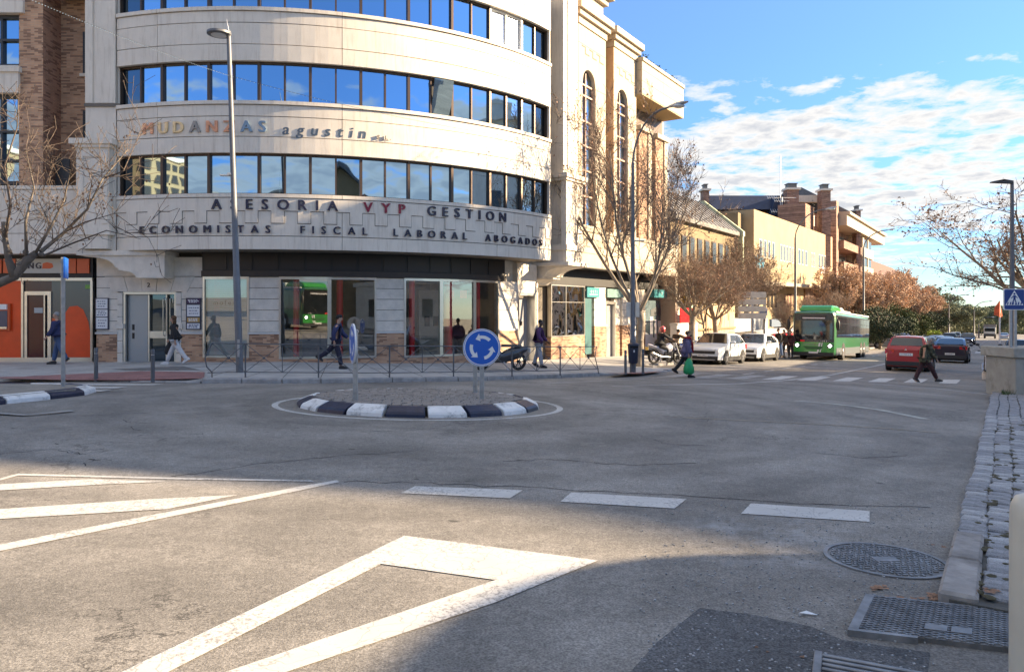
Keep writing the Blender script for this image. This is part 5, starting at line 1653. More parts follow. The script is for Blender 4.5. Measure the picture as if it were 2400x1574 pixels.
def tower(t0, t1, n, ret, ztop):
 wa, wb = t0 + (t1 - t0) * .14, t0 + (t1 - t0) * .62
 cz = 12.75; rr_ = (wb - wa) / 2; mc_ = (wa + wb) / 2
 zt_ = ztop - .75
 b = MB(); b.boxf(WF, t0, wa, -ret - .3, n, 5.43, 12.1); b.build('jamb', M['precast_w'], rw, world=True)
 b = MB(); b.boxf(WF, wb, t1, -ret - .3, n, 5.43, 12.1); b.build('jamb', M['precast_w'], rw, world=True)
 b = MB(); K = 12
 edges = [t0, wa] + [wa + (wb - wa) * i / K for i in range(1, K)] + [wb, t1]
 def arch(t):
  if t <= wa or t >= wb: return 12.1
  return 12.1 + 0.75 * rr_ / rr_ * sqrt(max(0, 1 - ((t - mc_) / rr_) ** 2))
 for i in range(len(edges) - 1):
  a, c = edges[i], edges[i + 1]
  if c <= wa + 1e-6 or a >= wb - 1e-6:
   b.boxf(WF, a, c, -.5, n, 12.115, 13.9)
  else:
   b.plate(WF, [(a, arch(a)), (c, arch(c)), (c, 13.9), (a, 13.9)], -.5, n)
 b.build('arched_head', M['precast_w'], rw, world=True)
 b = MB(); b.boxf(WF, t0, t1, -.5, n, 13.915, 14.75); b.build('panel', M['precast_w'], rw, world=True)
 zigzag(t0 + .35, t1 - .25, 13.5 - .0, 13.85, n + .0, 3, rw)
 b = MB(); b.boxf(WF, t0 - .012, t0 - .001, -ret, n, 5.43, 14.75); b.build('return_wall', mat('warm_bounce_stone', (0.42, 0.29, 0.17), .8, var=.12), rw, world=True)  # warm bounced light on the shaded return put into its colour
 b = MB(); b.boxf(WF, t0 - .05, t1 + .05, -.6, n + .06, 14.765, 15.1); b.boxf(WF, t0 - .18, t1 + .18, -.7, n + .2, 15.1, 15.35); b.boxf(WF, t0 - .32, t1 + .32, -.8, n + .34, 15.35, ztop)
 b.build('cornice', M['precast_w'], rw, world=True)
 b = MB()
 b.boxf(WF, wa, wa + .07, -.20, -.11, 5.5, 12.2); b.boxf(WF, wb - .07, wb, -.20, -.11, 5.5, 12.2); b.boxf(WF, mc_ - .12, mc_ - .05, -.20, -.11, 5.5, 12.7)
 for z in (5.5, 6.9, 8.1, 9.25, 10.4, 11.6, 12.1):
  b.boxf(WF, wa + .07, wb - .07, -.19, -.115, z, z + .08)
 w = b.build('window', mat('rose_frame', (0.34, 0.20, 0.14), .5), rw, world=True)
 b = MB(); b.boxf(WF, wa, wb, -.24, -.18, 5.45, 13.0); b.build('pane', M['glassblue'], w, world=True)
 b = MB(); b.boxf(WF, wa - .02, wb + .1, -.3, n + .05, 5.43, 5.55); b.build('sill', M['precast_w'], w, world=True)
tower(0.85, 3.65, .02, .6, 15.65)
tower(4.55, 7.25, .02, .45, 15.65)
b = MB(); b.boxf(WF, -.55, .84, -1.2, -.58, 5.43, 15.2); b.boxf(WF, 3.66, 4.53, -1.0, -.42, 5.43, 14.9); b.build('brick_strip', M['brickw'], rw, world=True)
b = MB(); b.boxf(WF, -3, 14, -9, -1.21, 3.6, 15.0); b.build('wing_core', M['precast_w'], rw, world=True)
b = MB(); b.boxf(WF, -1.2, 5.2, -6, -.9, 15.0, 17.2); b.boxf(WF, -1.4, 5.4, -6.2, -.7, 17.2, 17.5); b.boxf(WF, -1.6, 5.65, -6.4, -.45, 17.5, 17.8); b.build('attic_block', M['precast_w'], rw, world=True)
for (za, zc) in ((13.05, 13.7), (13.715, 14.3), (14.315, 14.75)):
 b = MB(); b.boxf(WF, 7.27, 10.2, -.3, .35, za, zc); b.build('panel', M['precast_w'], rw, world=True)
 b = MB(); b.boxf(WF, 10.215, 13.3, -.3, .35, za, zc); b.build('panel', M['precast_w'], rw, world=True)
b = MB(); b.boxf(WF, 7.27, 13.35, -.3, .42, 14.765, 14.95); b.build('coping', M['precast_w'], rw, world=True)
b = MB(); b.boxf(WF, 7.27, 13.3, -1.2, .34, 12.98, 13.04); b.build('loggia_soffit', mat('soffit_warm', (0.45, 0.33, 0.18), .8), rw, world=True)
for (a, c, m_) in ((7.9, 9.0, 'brickw'), (9.05, 9.5, 'precast_w'), (10.2, 11.3, 'brickw'), (11.35, 11.8, 'precast_w')):
 b = MB(); b.boxf(WF, a, c, -1.2, -.05 if m_ == 'precast_w' else -.12, 5.43, 11.3); b.build('pier', M[m_], rw, world=True)
 b = MB(); b.boxf(WF, a - .06, c + .06, -1.2, .04, 11.3, 11.55); b.build('capital', M['precast_w'], rw, world=True)
for i, (a, c) in enumerate(((9.55, 10.15), (11.85, 13.0))):
 b = MB(); b.boxf(WF, a, c, -1.19, -.8, 5.6, 11.0); w = b.build('window', M['bronze'], rw, world=True)
 b = MB(); b.boxf(WF, a + .08, c - .08, -.8, -.79, 5.7, 10.9); b.build('pane', M['glassdark'], w, world=True)
b = MB(); b.boxf(WF, 7.3, 13.3, -1.18, -1.0, 11.6, 12.95); w = b.build('window', M['bronze'], rw, world=True)
b = MB()
for i in range(260):
 x, y, z = WF(rnd.uniform(7.4, 12.8), rnd.uniform(-.2, .2), 14.95 + abs(rnd.gauss(0, .16)))
 s_ = .07; b.add([(x - s_, y, z), (x + s_, y + rnd.uniform(-s_, s_), z + rnd.uniform(-s_, s_)), (x, y, z + s_)], [(0, 1, 2)])
tag(b.build('roof_plants', M['leafgreen'], rw, world=True, fix=False), kind='stuff')
GF2 = lambda t, n, z: WF(t, n - 1.0, z)
def wt(px, n=-1.0):
 r = bear(px); x0, y0, _ = WF(0, n, 0)
 return (r * y0 - x0) / (UX - r * UY)
b = MB(); b.boxf(GF2, -2.5, 13.2, -.5, -.30, -2, 3.6); b.build('backing_wall', M['stonej'], rw, world=True)
b = MB(); b.boxf(GF2, wt(1291) - .3, 13.2, -.2, .05, 2.78, 3.59); b.build('dark_fascia', M['black'], rw, world=True)
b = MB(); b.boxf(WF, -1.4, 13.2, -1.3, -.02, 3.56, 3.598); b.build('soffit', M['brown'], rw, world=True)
def wpier(x0, x1, parent=rw, top=2.76):
 a, c = wt(x0), wt(x1)
 for i in range(5):
  za = 0.84 + .384 * i
  bb = MB(); bb.boxf(GF2, a, c, -.3, rnd.uniform(0, .003), za, za + .368); bb.build('stone_block', M['stone'], parent, world=True, bevel=.006)
 bb = MB(); bb.boxf(GF2, a - .06, c + .06, -.28, .05, .765, .835); bb.build('sill_course', M['whitestone'], parent, world=True)
 bb = MB(); bb.boxf(GF2, a, c, -.3, .012, -2, .763); bb.build('brick_plinth', M['brickw'], parent, world=True)
wpier(1393, 1420); wpier(1458, 1476); wpier(1496, 1512); wpier(1568, 1594)
a, c = wt(1291), wt(1370)
b = MB(); b.boxf(GF2, a, a + .06, -.2, .03, .34, 2.8); b.boxf(GF2, c - .06, c, -.2, .03, .34, 2.8); b.boxf(GF2, a, c, -.2, .025, 2.72, 2.8); b.boxf(GF2, a, c, -.2, .025, .34, .40)
m1 = a + (c - a) * .42
b.boxf(GF2, m1, m1 + .04, -.2, .02, .4, 2.72); b.boxf(GF2, a + .06, c - .06, -.2, .015, 1.95, 1.98)
w = b.build('window', M['alu'], rw, world=True)
for (p, q) in ((a + .06, m1), (m1 + .04, c - .06)):
 for (z0, z1) in ((.40, 1.95), (1.98, 2.72)):
  b = MB(); b.add([GF2(p, -.02, z0), GF2(q, -.02 + rnd.uniform(-.01, .01), z0), GF2(q, -.02, z1), GF2(p, -.02, z1)], [(0, 1, 2, 3)])
  b.build('pane', mirror_glass('mirror_pane', (0.42, 0.40, 0.36), wob=0.25) if 'mirror_pane' not in bpy.data.materials else bpy.data.materials['mirror_pane'], w, world=True, fix=False)
b = MB(); b.boxf(GF2, a, c, -.3, .012, -2, .335); b.build('brick_plinth', M['brickw'], rw, world=True)
b = MB(); b.boxf(GF2, wt(1371), wt(1386), -.3, .01, -.6, 2.4); b.build('teal_panel', M['tealdark'], rw, world=True)
b = MB(); b.boxf(GF2, wt(1371), wt(1400), .05, .13, 1.98 + .25, 2.72); sg = b.build('shop_sign', M['teal'], rw, world=True)
text_fit('OSTI', GF2, wt(1379), wt(1394), 2.45, .13, .006, M['poster'], rw, bold=.006, base_n=.13, name='sign_lettering', joined=True)
b = MB(); b.boxf(GF2, wt(1376), wt(1396), .13, .134, 2.36, 2.38); b.build('sign_line', M['poster'], rw, world=True)
b = MB(); b.boxf(GF2, wt(1420), wt(1458), .02, .10, 2.25, 2.7); b.build('shop_sign', mat('teal_grey', (0.10, 0.20, 0.19), .5, var=.3), rw, world=True)
b = MB(); b.boxf(GF2, wt(1420), wt(1422), -.3, .0, -1, 2.0); b.boxf(GF2, wt(1441), wt(1443), -.3, .0, -1, 2.0); b.boxf(GF2, wt(1422), wt(1441), -.3, 0, 1.9, 2.05); dd = b.build('door', M['alu'], rw, world=True)
b = MB(); b.boxf(GF2, wt(1422), wt(1441), -.28, -.2, -1, 1.9); b.build('door_leaf', M['doorgrey'], dd, world=True)
b = MB(); b.boxf(GF2, wt(1443), wt(1458), -.29, -.1, -1, .76); b.build('brick_plinth', M['brickw'], rw, world=True)
b = MB(); b.boxf(GF2, wt(1443), wt(1458), -.29, -.1, .78, 2.2); b.build('stone_block', M['stone'], rw, world=True)
b = MB(); b.boxf(GF2, wt(1476), wt(1496), -.2, -.1, -1, 2.6); w = b.build('window', M['tealdark'], rw, world=True)
b = MB(); b.boxf(GF2, wt(1479), wt(1494), -.1, -.09, -.3, 1.2); b.build('pale_poster', M['poster'], w, world=True)
a, c = wt(1512), wt(1568)
b = MB(); b.boxf(GF2, a, c, -.25, -.05, -.75, 2.3); w = b.build('window', mat('poster_window', (0.10, 0.14, 0.16), .2, var=.3, vscale=1.5), rw, world=True)
b = MB(); b.plate(GF2, [(a, -.75), (c, -.75), (c, -.1), (a + (c - a) * .6, -.28), (a, .35)], -.05, -.04); b.build('pale_poster', M['poster'], w, world=True)
b = MB()
for (f0, f1, z0, z1) in ((.22, .34, -.1, 1.2), (.40, .50, -.2, 1.0), (.55, .68, .0, .95)):
 b.boxf(GF2, a + (c - a) * f0, a + (c - a) * f1, -.04, -.032, z0, z1)
b.build('poster_figure', M['poster'], w, world=True)
b = MB(); b.plate(GF2, [(a + (c - a) * .25, 1.25), (a + (c - a) * .7, 1.25), (a + (c - a) * .74, 1.6), (a + (c - a) * .5, 1.8), (a + (c - a) * .25, 1.6)], -.04, -.032); b.build('poster_shape', mat('poster_grey', (0.05, 0.06, 0.07), .5), w, world=True)
b = MB(); b.boxf(GF2, wt(1520), wt(1562), .02, .35, 2.32, 2.8); b.build('shop_sign', M['teal'], rw, world=True)
text_fit('SSTI', GF2, wt(1538), wt(1556), 2.48, .16, .006, M['poster'], rw, bold=.006, base_n=.35, name='sign_lettering', joined=True)
b = MB(); b.boxf(GF2, 13.19, 13.5, -9, .9, -2, 5.5); b.build('end_wall', M['precast_w'], rw, world=True)
# BUILDINGS FARTHER DOWN THE STREET
def SF(n0):                                    # street facade frame at offset n0: t along, n outward to street
 return lambda t, n, z: (UX * t + NX * (n0 + n), UY * t + NY * (n0 + n), z)
def st_t(px, n):
 """distance along the street where a bearing meets the line at offset n"""
 r = bear(px)
 return n * (r * NY - NX) / (UX - r * UY)
be = thing('beige_building', 'plain beige rendered building with rows of narrow windows above a recessed ground floor', 'building', st(85, -25) + (-3.5,))
nB = -19.5
BFm = SF(nB)
tb0, tb1 = st_t(1767, nB), st_t(1951, nB)
Yb0 = st(tb0, nB)[1]; Yb1 = st(tb1, nB)[1]
ztop = hz(490, Yb0); ztop2 = hz(556, Yb1)
zlow = hz(658, Yb0); zlow2 = hz(671, Yb1)
b = MB()
def lerp(a, c, f): return a + (c - a) * f
segs = 8
pts = [(tb0, zlow), (tb1, zlow2), (tb1, ztop2), (tb0, ztop)]
b.plate(BFm, pts, -9, 0.0)
b.build('wall', M['beige'], be, world=True)
b = MB(); b.plate(BFm, [(tb0 - .3, zlow - .35), (tb1, zlow2 - .35), (tb1, zlow2 - .002), (tb0 - .3, zlow - .002)], -1.6, .5); b.build('ledge', M['precast_w'], be, world=True)
b = MB(); b.plate(BFm, [(tb0, -4.5), (tb1 - 4, -4.5), (tb1 - 4, zlow2 - .36), (tb0, zlow - .36)], -9, -1.8); b.build('lower_wall', M['beige'], be, world=True)
b = MB(); b.boxf(BFm, tb0 - 1.6, tb0 - .01, -9, -1.0, -4.5, ztop - .4); b.build('shaded_side_block', M['ochre'], be, world=True)  # darker ochre puts the shade of the side wall into its colour
def bt(px, n=nB): return st_t(px, n)
for (x0, x1, cnt) in ((1779, 1818, 4), (1828, 1862, 5), (1870, 1894, 3), (1901, 1911, 2), (1918, 1943, 4)):
 for i in range(cnt):
  a = lerp(bt(x0), bt(x1), i / cnt); c = lerp(bt(x0), bt(x1), (i + .62) / cnt)
  Ym = st(a, nB)[1]
  f = (a - tb0) / (tb1 - tb0)
  z1 = lerp(hz(556, Yb0), hz(604, Yb1), f); z0 = lerp(hz(600, Yb0), hz(634, Yb1), f)
  b = MB(); b.boxf(BFm, a, c, .001, .04, z0, z1); w = b.build('window', M['whitestone'], be, world=True)
  b = MB(); b.boxf(BFm, a + .12, c - .12, .041, .05, z0 + .1, z1 - .1); b.build('pane', M['farglass'], w, world=True)
for (x0, x1, cnt) in ((1803, 1818, 2), (1830, 1862, 4), (1876, 1902, 4)):
 for i in range(cnt):
  a = lerp(bt(x0), bt(x1), i / cnt); c = lerp(bt(x0), bt(x1), (i + .6) / cnt)
  Ym = st(a, nB)[1]
  b = MB(); b.boxf(BFm, a, c, -1.799, -1.75, hz(720, Ym), hz(688, Ym)); b.build('window', M['farglass'] if x0 < 1870 else M['redtile'], be, world=True)
b = MB()
rr = random.Random(3)
Yg = st(bt(1780), nB)[1]
for i in range(34):
 px_ = rr.uniform(1770, 1789); py_ = rr.uniform(600, 627)
 t_ = bt(px_); z_ = hz(py_, Yg)
 s_ = rr.uniform(.12, .4)
 b.plate(BFm, [(t_ - s_, z_ - s_ * .4), (t_ + s_ * .7, z_ - s_ * .5), (t_ + s_, z_ + s_ * .4), (t_ - s_ * .6, z_ + s_ * .6)], .004, .006 + i * .0005)
b.build('graffiti', mat('graffiti_blue', (0.03, 0.33, 0.50), .5, var=.5, vscale=4), be, world=True)
b = MB(); b.boxf(BFm, bt(1923), bt(1935), .01, .05, hz(645, Yb1), hz(630, Yb1)); b.build('wall_sign', M['white'], be, world=True)
b = MB(); b.boxf(BFm, bt(1788), bt(1826), -1.7, -1.2, hz(655, Yb0), hz(640, Yb0)); b.build('grey_unit', M['greyroof'], be, world=True)
lo = thing('low_modern_building', 'low building with a steep grey roof and pale green edge trim behind bare trees', 'building', st(55, -24) + (-3,))
nL = -18.5
LF = SF(nL)
tl0, tl1 = bt(1585, nL), bt(1735, nL)
Yl1 = st(tl1, nL)[1]
zr, ze = hz(470, Yl1), hz(545, Yl1)
b = MB(); b.plate(lambda t, n, z: LF(n, t, z), [(0, ze), (0, ze - .3), (-9, ze - .3), (-9, zr), (-3.2, zr)], tl0, tl1); b.build('roof', M['greyroof'], lo, world=True)
b = MB()
for i in range(14):
 t_ = lerp(tl0, tl1, i / 14)
 b.plate(lambda t, n, z: LF(n, t, z), [(.06, ze), (-.0, ze - .0), (-3.2, zr), (-3.14, zr + .05)], t_, t_ + .12)
tag(b.build('roof_seam', M['slate'], lo, world=True), kind='stuff')
b = MB(); b.plate(lambda t, n, z: LF(n, t, z), [(.25, ze - .3), (.25, ze + .1), (-3.15, zr + .25), (-9, zr + .25), (-9, zr - .1), (-3.25, zr - .1), (-.1, ze - .3)], tl1, tl1 + .5); b.build('edge_trim', M['limetrim'], lo, world=True)
b = MB(); b.boxf(LF, tl1 + .05, tl1 + .35, -.2, .2, hz(690, Yl1), ze - .3); b.build('post', M['limetrim'], lo, world=True)
b = MB(); b.boxf(LF, tl0, tl1, -9, -.4, -4.5, ze - .31); b.build('wall', M['ochre'], lo, world=True)
for i in range(9):
 a = lerp(tl0, tl1, (i + .2) / 9); c = lerp(tl0, tl1, (i + .8) / 9)
 b = MB(); b.boxf(LF, a, c, -.39, -.33, ze - 3.1, ze - 1.2); w = b.build('window', M['bronze'], lo, world=True)
 b = MB(); b.boxf(LF, a + .1, c - .1, -.33, -.32, ze - 3.0, ze - 1.3); b.build('pane', M['farglass'], w, world=True)
b = MB(); b.boxf(LF, tl0, tl1, -.38, .9, hz(712, Yl1) - .1, hz(700, Yl1)); b.build('canopy', mat('canopy_yellow', (0.36, 0.26, 0.05), .6, var=.2), lo, world=True)
b = MB(); b.boxf(LF, tl0, tl1, .6, .95, hz(722, Yl1), hz(714, Yl1)); b.build('shop_sign', mat('pale_green_sign', (0.30, 0.42, 0.30), .5, var=.3), lo, world=True)
b = MB(); b.boxf(LF, bt(1672, nL), bt(1692, nL), .96, 1.0, hz(736, Yl1), hz(722, Yl1)); b.build('turquoise_sign', mat('turq', (0.03, 0.38, 0.38), .5), lo, world=True)
ho = thing('wooden_hoarding', 'tan boarded hoarding with a big curved letter behind the street trees', 'hoarding', st(50, -16) + (-2.5,))
nH = -15.6
HFm = SF(nH)
th0, th1 = bt(1628, nH), bt(1722, nH)
Yh = st((th0 + th1) / 2, nH)[1]
zH1, zH0 = hz(712, Yh), hz(785, Yh)
nbrd = 14
for i in range(nbrd):
 a, c = lerp(th0, th1, i / nbrd), lerp(th0, th1, (i + 1) / nbrd) - .02
 b = MB(); b.boxf(HFm, a, c, -.08, rnd.uniform(0, .012), zH0, zH1); b.build('board', M['yellowwood'], ho, world=True)
b = MB(); b.boxf(HFm, th0, th1, .02, .10, hz(770, Yh) - .06, hz(770, Yh) + .06); b.build('batten', M['ochre'], ho, world=True)
ctr_t, ctr_z = bt(1681, nH), hz(741, Yh)
b = MB()
for k_ in range(22):
 a0 = R(-200 + k_ * 10); a1 = a0 + R(10)
 r0, r1 = .62, .98
 b.plate(HFm, [(ctr_t + q * cos(a), ctr_z + q * sin(a)) for q, a in ((r0, a0), (r1, a0), (r1, a1), (r0, a1))], .03, .05)
b.plate(HFm, [(ctr_t + .35, ctr_z + .5), (ctr_t + .7, ctr_z + .5), (ctr_t + .7, ctr_z + .85), (ctr_t + .35, ctr_z + .85)], .03, .05)
b.build('emblem', mat('emblem_brown', (0.20, 0.11, 0.05), .6), ho, world=True)
b = MB()
for k_ in range(18):
 a0 = R(k_ * 10); a1 = a0 + R(10)
 b.plate(HFm, [(ctr_t + q * cos(a), ctr_z - .3 + q * sin(a)) for q, a in ((2.25, a0), (2.33, a0), (2.33, a1), (2.25, a1))], .03, .04)
b.build('arc_line', mat('arc_line', (0.26, 0.16, 0.08), .6), ho, world=True)
b = MB(); b.boxf(HFm, bt(1690, nH), th1 + 6, -.5, -.2, -3.6, zH0); b.build('dark_base', M['brown'], ho, world=True)
rf = thing('red_railing', 'bright red bar railing on a pale wall between the corner block and the hoarding', 'railing', st(44, -16) + (-2,))
tr0, tr1 = bt(1594, nH), bt(1627, nH)
z0, z1 = hz(752, 47), hz(724, 47)
for i in range(18):
 a = lerp(tr0, tr1, i / 18)
 b = MB(); b.boxf(HFm, a, a + .06, -.03, .03, z0, z1); b.build('bar', M['red'], rf, world=True)
b = MB(); b.boxf(HFm, tr0, tr1, -.04, .04, z0 - .05, z0); b.boxf(HFm, tr0, tr1, -.04, .04, z1, z1 + .05); b.build('rail', M['red'], rf, world=True)
wl = thing('garden_wall', 'low pale stone wall under the red railing', 'wall', st(44, -15.8) + (-2,))
b = MB(); b.boxf(HFm, tr0 - 1, tr1, -.2, .2, -3, z0 - .06); b.build('wall_body', M['stone'], wl, world=True)
b = MB(); b.boxf(HFm, tr0 - 1, tr1, -.25, .25, z0 - .17, z0 - .055); b.build('coping', M['whitestone'], wl, world=True)
of = thing('wrought_iron_fence', 'wavy wrought iron fence between the second white car and the bus', 'fence', st(48, -13.6) + (-1.7,))
nF = -13.8
FF = SF(nF)
tf0, tf1 = st_t(1789, nF), st_t(1866, nF)
Yf = st((tf0 + tf1) / 2, nF)[1]
zb0 = S(*st((tf0 + tf1) / 2, nF)) + .1
b = MB(); b.boxf(FF, tf0, tf1, -.03, .03, zb0, zb0 + .06); b.boxf(FF, tf0, tf1, -.03, .03, zb0 + 1.25, zb0 + 1.32); b.build('rail', M['railpaint'], of, world=True)
nbar = 26
for i in range(nbar):
 t_ = lerp(tf0, tf1, (i + .5) / nbar); sg_ = 1 if i % 2 else -1
 b = MB(); b.tube([FF(t_ + sg_ * .07 * sin(k_ / 6 * 2 * pi), 0, zb0 + .06 + 1.19 * k_ / 6) for k_ in range(7)], .014, 4); b.build('bar', M['railpaint'], of, world=True)
hw = thing('shop_kiosk', 'low red and white shopfront half hidden behind the wavy fence', 'kiosk', st(52, -16.5) + (-2,))
nK = -16.3
KF2 = SF(nK)
ta, tb_ = st_t(1722, nK), st_t(1900, nK)
Yk = st(st_t(1800, nK), nK)[1]
b = MB(); b.boxf(KF2, ta, tb_, -3, 0, -3.5, hz(790, Yk)); b.build('pale_wall', M['poster'], hw, world=True)
b = MB(); b.boxf(KF2, ta, tb_, -3, .25, hz(790, Yk), hz(781, Yk)); b.build('red_band', M['red'], hw, world=True)
b = MB(); b.boxf(KF2, ta, tb_, -3, .5, hz(781, Yk) , hz(778, Yk)); b.build('white_edge', M['white'], hw, world=True)
b = MB(); b.boxf(KF2, ta - 2, st_t(1790, nK), -3, .3, hz(771, Yk), hz(744, Yk)); b.build('grey_awning', mat('awning_grey', (0.33, 0.35, 0.38), .6, var=.1), hw, world=True)
b = MB()
for i in range(5):
 a = lerp(ta, tb_, (i + .3) / 5); b.boxf(KF2, a, a + 1.1, .01, .05, -3.2, hz(797, Yk))
b.build('window', M['farglass'], hw, world=True)
b = MB(); b.boxf(KF2, st_t(1800, nK), st_t(1822, nK), .1, .3, hz(766, Yk), hz(748, Yk)); b.build('square_sign', mat('sqsign', (0.10, 0.14, 0.20), .5), hw, world=True)
ap = thing('apartment_block', 'brick apartment block with dark blue roof, tall chimneys and balconies behind the beige building', 'building', st(110, -30) + (-4,))
nA = -20.5
AFr = SF(nA)
a0, a1 = st_t(1955, nA), st_t(2052, nA)
Ya0, Ya1 = st(a0, nA)[1], st(a1, nA)[1]
zE = hz(527, Ya0)
b = MB(); b.boxf(AFr, a0, a1, -12, -1.2, -5, zE); b.build('wall', M['brickfar'], ap, world=True)
b = MB(); b.boxf(AFr, a0 - .6, a0 + 1.2, -12, .4, -5, zE + 3.4); b.build('brick_pier', M['brickfar'], ap, world=True)
b = MB(); b.boxf(AFr, a0 + 1.3, a1, -1.3, 1.5, zE, zE + 1.6); b.boxf(AFr, a0 + 1.3, a1 + .4, -1.3, 1.9, zE + 1.6, zE + 2.0); b.build('cornice', M['precast_w'], ap, world=True)
for fl in range(4):
 z0 = zE - 3.3 - fl * 3.1
 b = MB(); b.boxf(AFr, a0 + 1.3, lerp(a0, a1, .42), -1.2, 1.1, z0, z0 + 1.15); bb = b.build('balcony', M['brickfar'], ap, world=True)
 b = MB(); b.boxf(AFr, lerp(a0, a1, .42) + .1, lerp(a0, a1, .72), -1.2, 1.2, z0 - .2, z0 + 1.35); b.build('pale_bay', M['precast_w'], ap, world=True)
 for (p, q) in ((.48, .56), (.60, .68)):
  b = MB(); b.boxf(AFr, lerp(a0, a1, p), lerp(a0, a1, q), 1.0, 1.05, z0 + 1.45, z0 + 2.75); b.build('window', M['farglass'], ap, world=True)
 b = MB(); b.boxf(AFr, a0 + 1.6, lerp(a0, a1, .38), -1.19, -1.1, z0 + .2, z0 + 2.6); b.build('window', M['farglass'], ap, world=True)
 for p in (.78, .88):
  b = MB(); b.boxf(AFr, lerp(a0, a1, p), lerp(a0, a1, p + .06), -1.19, -1.1, z0 + 1.0, z0 + 2.5); w = b.build('window', M['white'], ap, world=True)
 for (p, q) in ((.44, .47), (.57, .59)):
  b = MB(); b.boxf(AFr, lerp(a0, a1, p), lerp(a0, a1, q), -1.2, 1.15, z0 + 1.35, z0 + 2.9); b.build('post', M['precast_w'], ap, world=True)
b = MB(); b.plate(lambda t, n, z: AFr(n, t, z), [(1.8, zE + 2.02), (-12, zE + 2.02), (-7, zE + 6.2), (-5.0, zE + 6.2)], a0 + 2.5, a1); b.build('roof', M['slate'], ap, world=True)
nC = -27.0
Yc = 99.0
CFr = lambda t, n, z: (t, Yc - n, z)
def ct(px): return bear(px) * Yc
zc = lambda py: hz(py, Yc)
b = MB(); b.boxf(CFr, ct(1662), ct(1945), -12, 0, -5, zc(500)); b.build('wall', M['brickfar'], ap, world=True)
Yl = Yc
b = MB(); b.plate(lambda t, n, z: CFr(n, t, z), [(.6, hz(492, Yl)), (-10, hz(492, Yl)), (-10, hz(455, Yl)), (-1.2, hz(455, Yl))], ct(1665), ct(1838)); b.build('roof', M['blueroof'], ap, world=True)
b = MB(); b.plate(CFr, [(ct(1797), hz(508, Yl)), (ct(1845), hz(508, Yl)), (ct(1845), hz(462, Yl)), (ct(1812), hz(462, Yl))], -1, 1.2); b.build('dormer_roof', M['blueroof'], ap, world=True)
b = MB(); b.boxf(CFr, ct(1868), ct(1922), -4, .6, zc(475), zc(459)); b.build('white_parapet', M['precast'], ap, world=True)
b = MB(); b.boxf(CFr, ct(1868), ct(1922), -4, -.2, zc(502), zc(475)); b.build('terrace_glazing', M['farglass'], ap, world=True)
Yd = st(st_t(1925, -21.5), -21.5)[1]
DFr = SF(-21.5)
def dt(px): return st_t(px, -21.5)
b = MB(); b.boxf(DFr, dt(1900), dt(1954), -3, .3, hz(540, Yd), hz(516, Yd)); b.build('white_parapet', M['precast'], ap, world=True)
b = MB(); b.boxf(DFr, dt(1880), dt(1900), -3, .4, -5, hz(500, Yd)); b.build('brick_pier', M['brickfar'], ap, world=True)
b = MB()
for i in range(9):
 z_ = hz(514, Yd) + i * .22
 if i % 2 == 0: b.boxf(DFr, dt(1900), dt(1954), .2, .26, z_, z_ + .06)
b.build('terrace_rail', M['darkframe'], ap, world=True)
for (x0, x1, top, nn) in ((1842, 1869, 446, nC), (1923, 1943, 448, nC + 1), (1646, 1660, 448, nC), (2004, 2014, 495, -24.0)):
 Yq = Yc - 2 if x0 < 2000 else 118.0
 a_, c_ = bear(x0) * Yq, bear(x1) * Yq; f_ = (lambda Yq: lambda t, n, z: (t, Yq - n, z))(Yq)
 zt_ = hz(top, Yq)
 d_ = (c_ - a_)
 b = MB(); b.boxf(f_, a_, a_ + d_, -1.0, .5, zt_ - 10, zt_); ch = b.build('chimney', M['brickfar'], ap, world=True)
 b = MB(); b.boxf(f_, a_ - .2, a_ + d_ + .2, -1.25, .75, zt_, zt_ + .25); b.build('cap', M['precast'], ch, world=True)
 b = MB(); b.boxf(f_, a_ + .2, a_ + d_ - .2, -.8, .3, zt_ + .25, zt_ + .8); b.boxf(f_, a_ + .1, a_ + d_ - .1, -.9, .4, zt_ + .8, zt_ + .9); b.build('cowl', M['slate'], ch, world=True)
for (x, y0, y1, n_, lab) in ((1829, 500, 365, nC, 'thin tall mast aerial on the dark blue roof'), (1833, 510, 462, -23, 'white branching television aerial in front of the brick chimney')):
 Y_ = Yc - 3; X_ = bear(x) * Y_
 an = thing('roof_aerial', lab, 'aerial', (X_, Y_, hz(y0, Y_)))
 b = MB(); b.cyl((0, 0), .05, -1, hz(y1, Y_) - hz(y0, Y_), 6); b.build('mast', M['steel'], an)
 if n_ == -23:
  b = MB()
  for (z_, l_) in ((.8, 1.4), (2.6, 1.9), (2.2, 1.0)):
   b.tube([(-l_, 0, z_), (l_, .2, z_)], .035, 4)
   for q in range(5):
    b.tube([(-l_ + q * .3, -.3, z_ - .2), (-l_ + q * .3, .3, z_ + .35)], .02, 4)
  b.build('rods', M['white'], an)
ga = thing('gabled_building', 'long brick building with a gable end rising above the brown trees', 'building', st(180, -24) + (-6,))
nG = -17
g1_ = st_t(2172, nG); Yg1 = st(g1_, nG)[1]
g0_ = st_t(2060, nG)
zg = hz(632, Yg1)
b = MB(); b.plate(lambda t, n, z: SF(nG)(n, t, z), [(0, -8), (0, zg - 7), (-8, zg), (-16, zg - 7), (-16, -8)], g0_, g1_); b.build('wall', M['brickfar'], ga, world=True)
b = MB(); b.plate(lambda t, n, z: SF(nG)(n, t, z), [(.6, zg - 7.4), (.6, zg - 6.9), (-8, zg + .7), (-16.6, zg - 6.9), (-16.6, zg - 7.4), (-8, zg + .02)], g0_ - .5, g1_ + .6); b.build('roof', M['redtile'], ga, world=True)
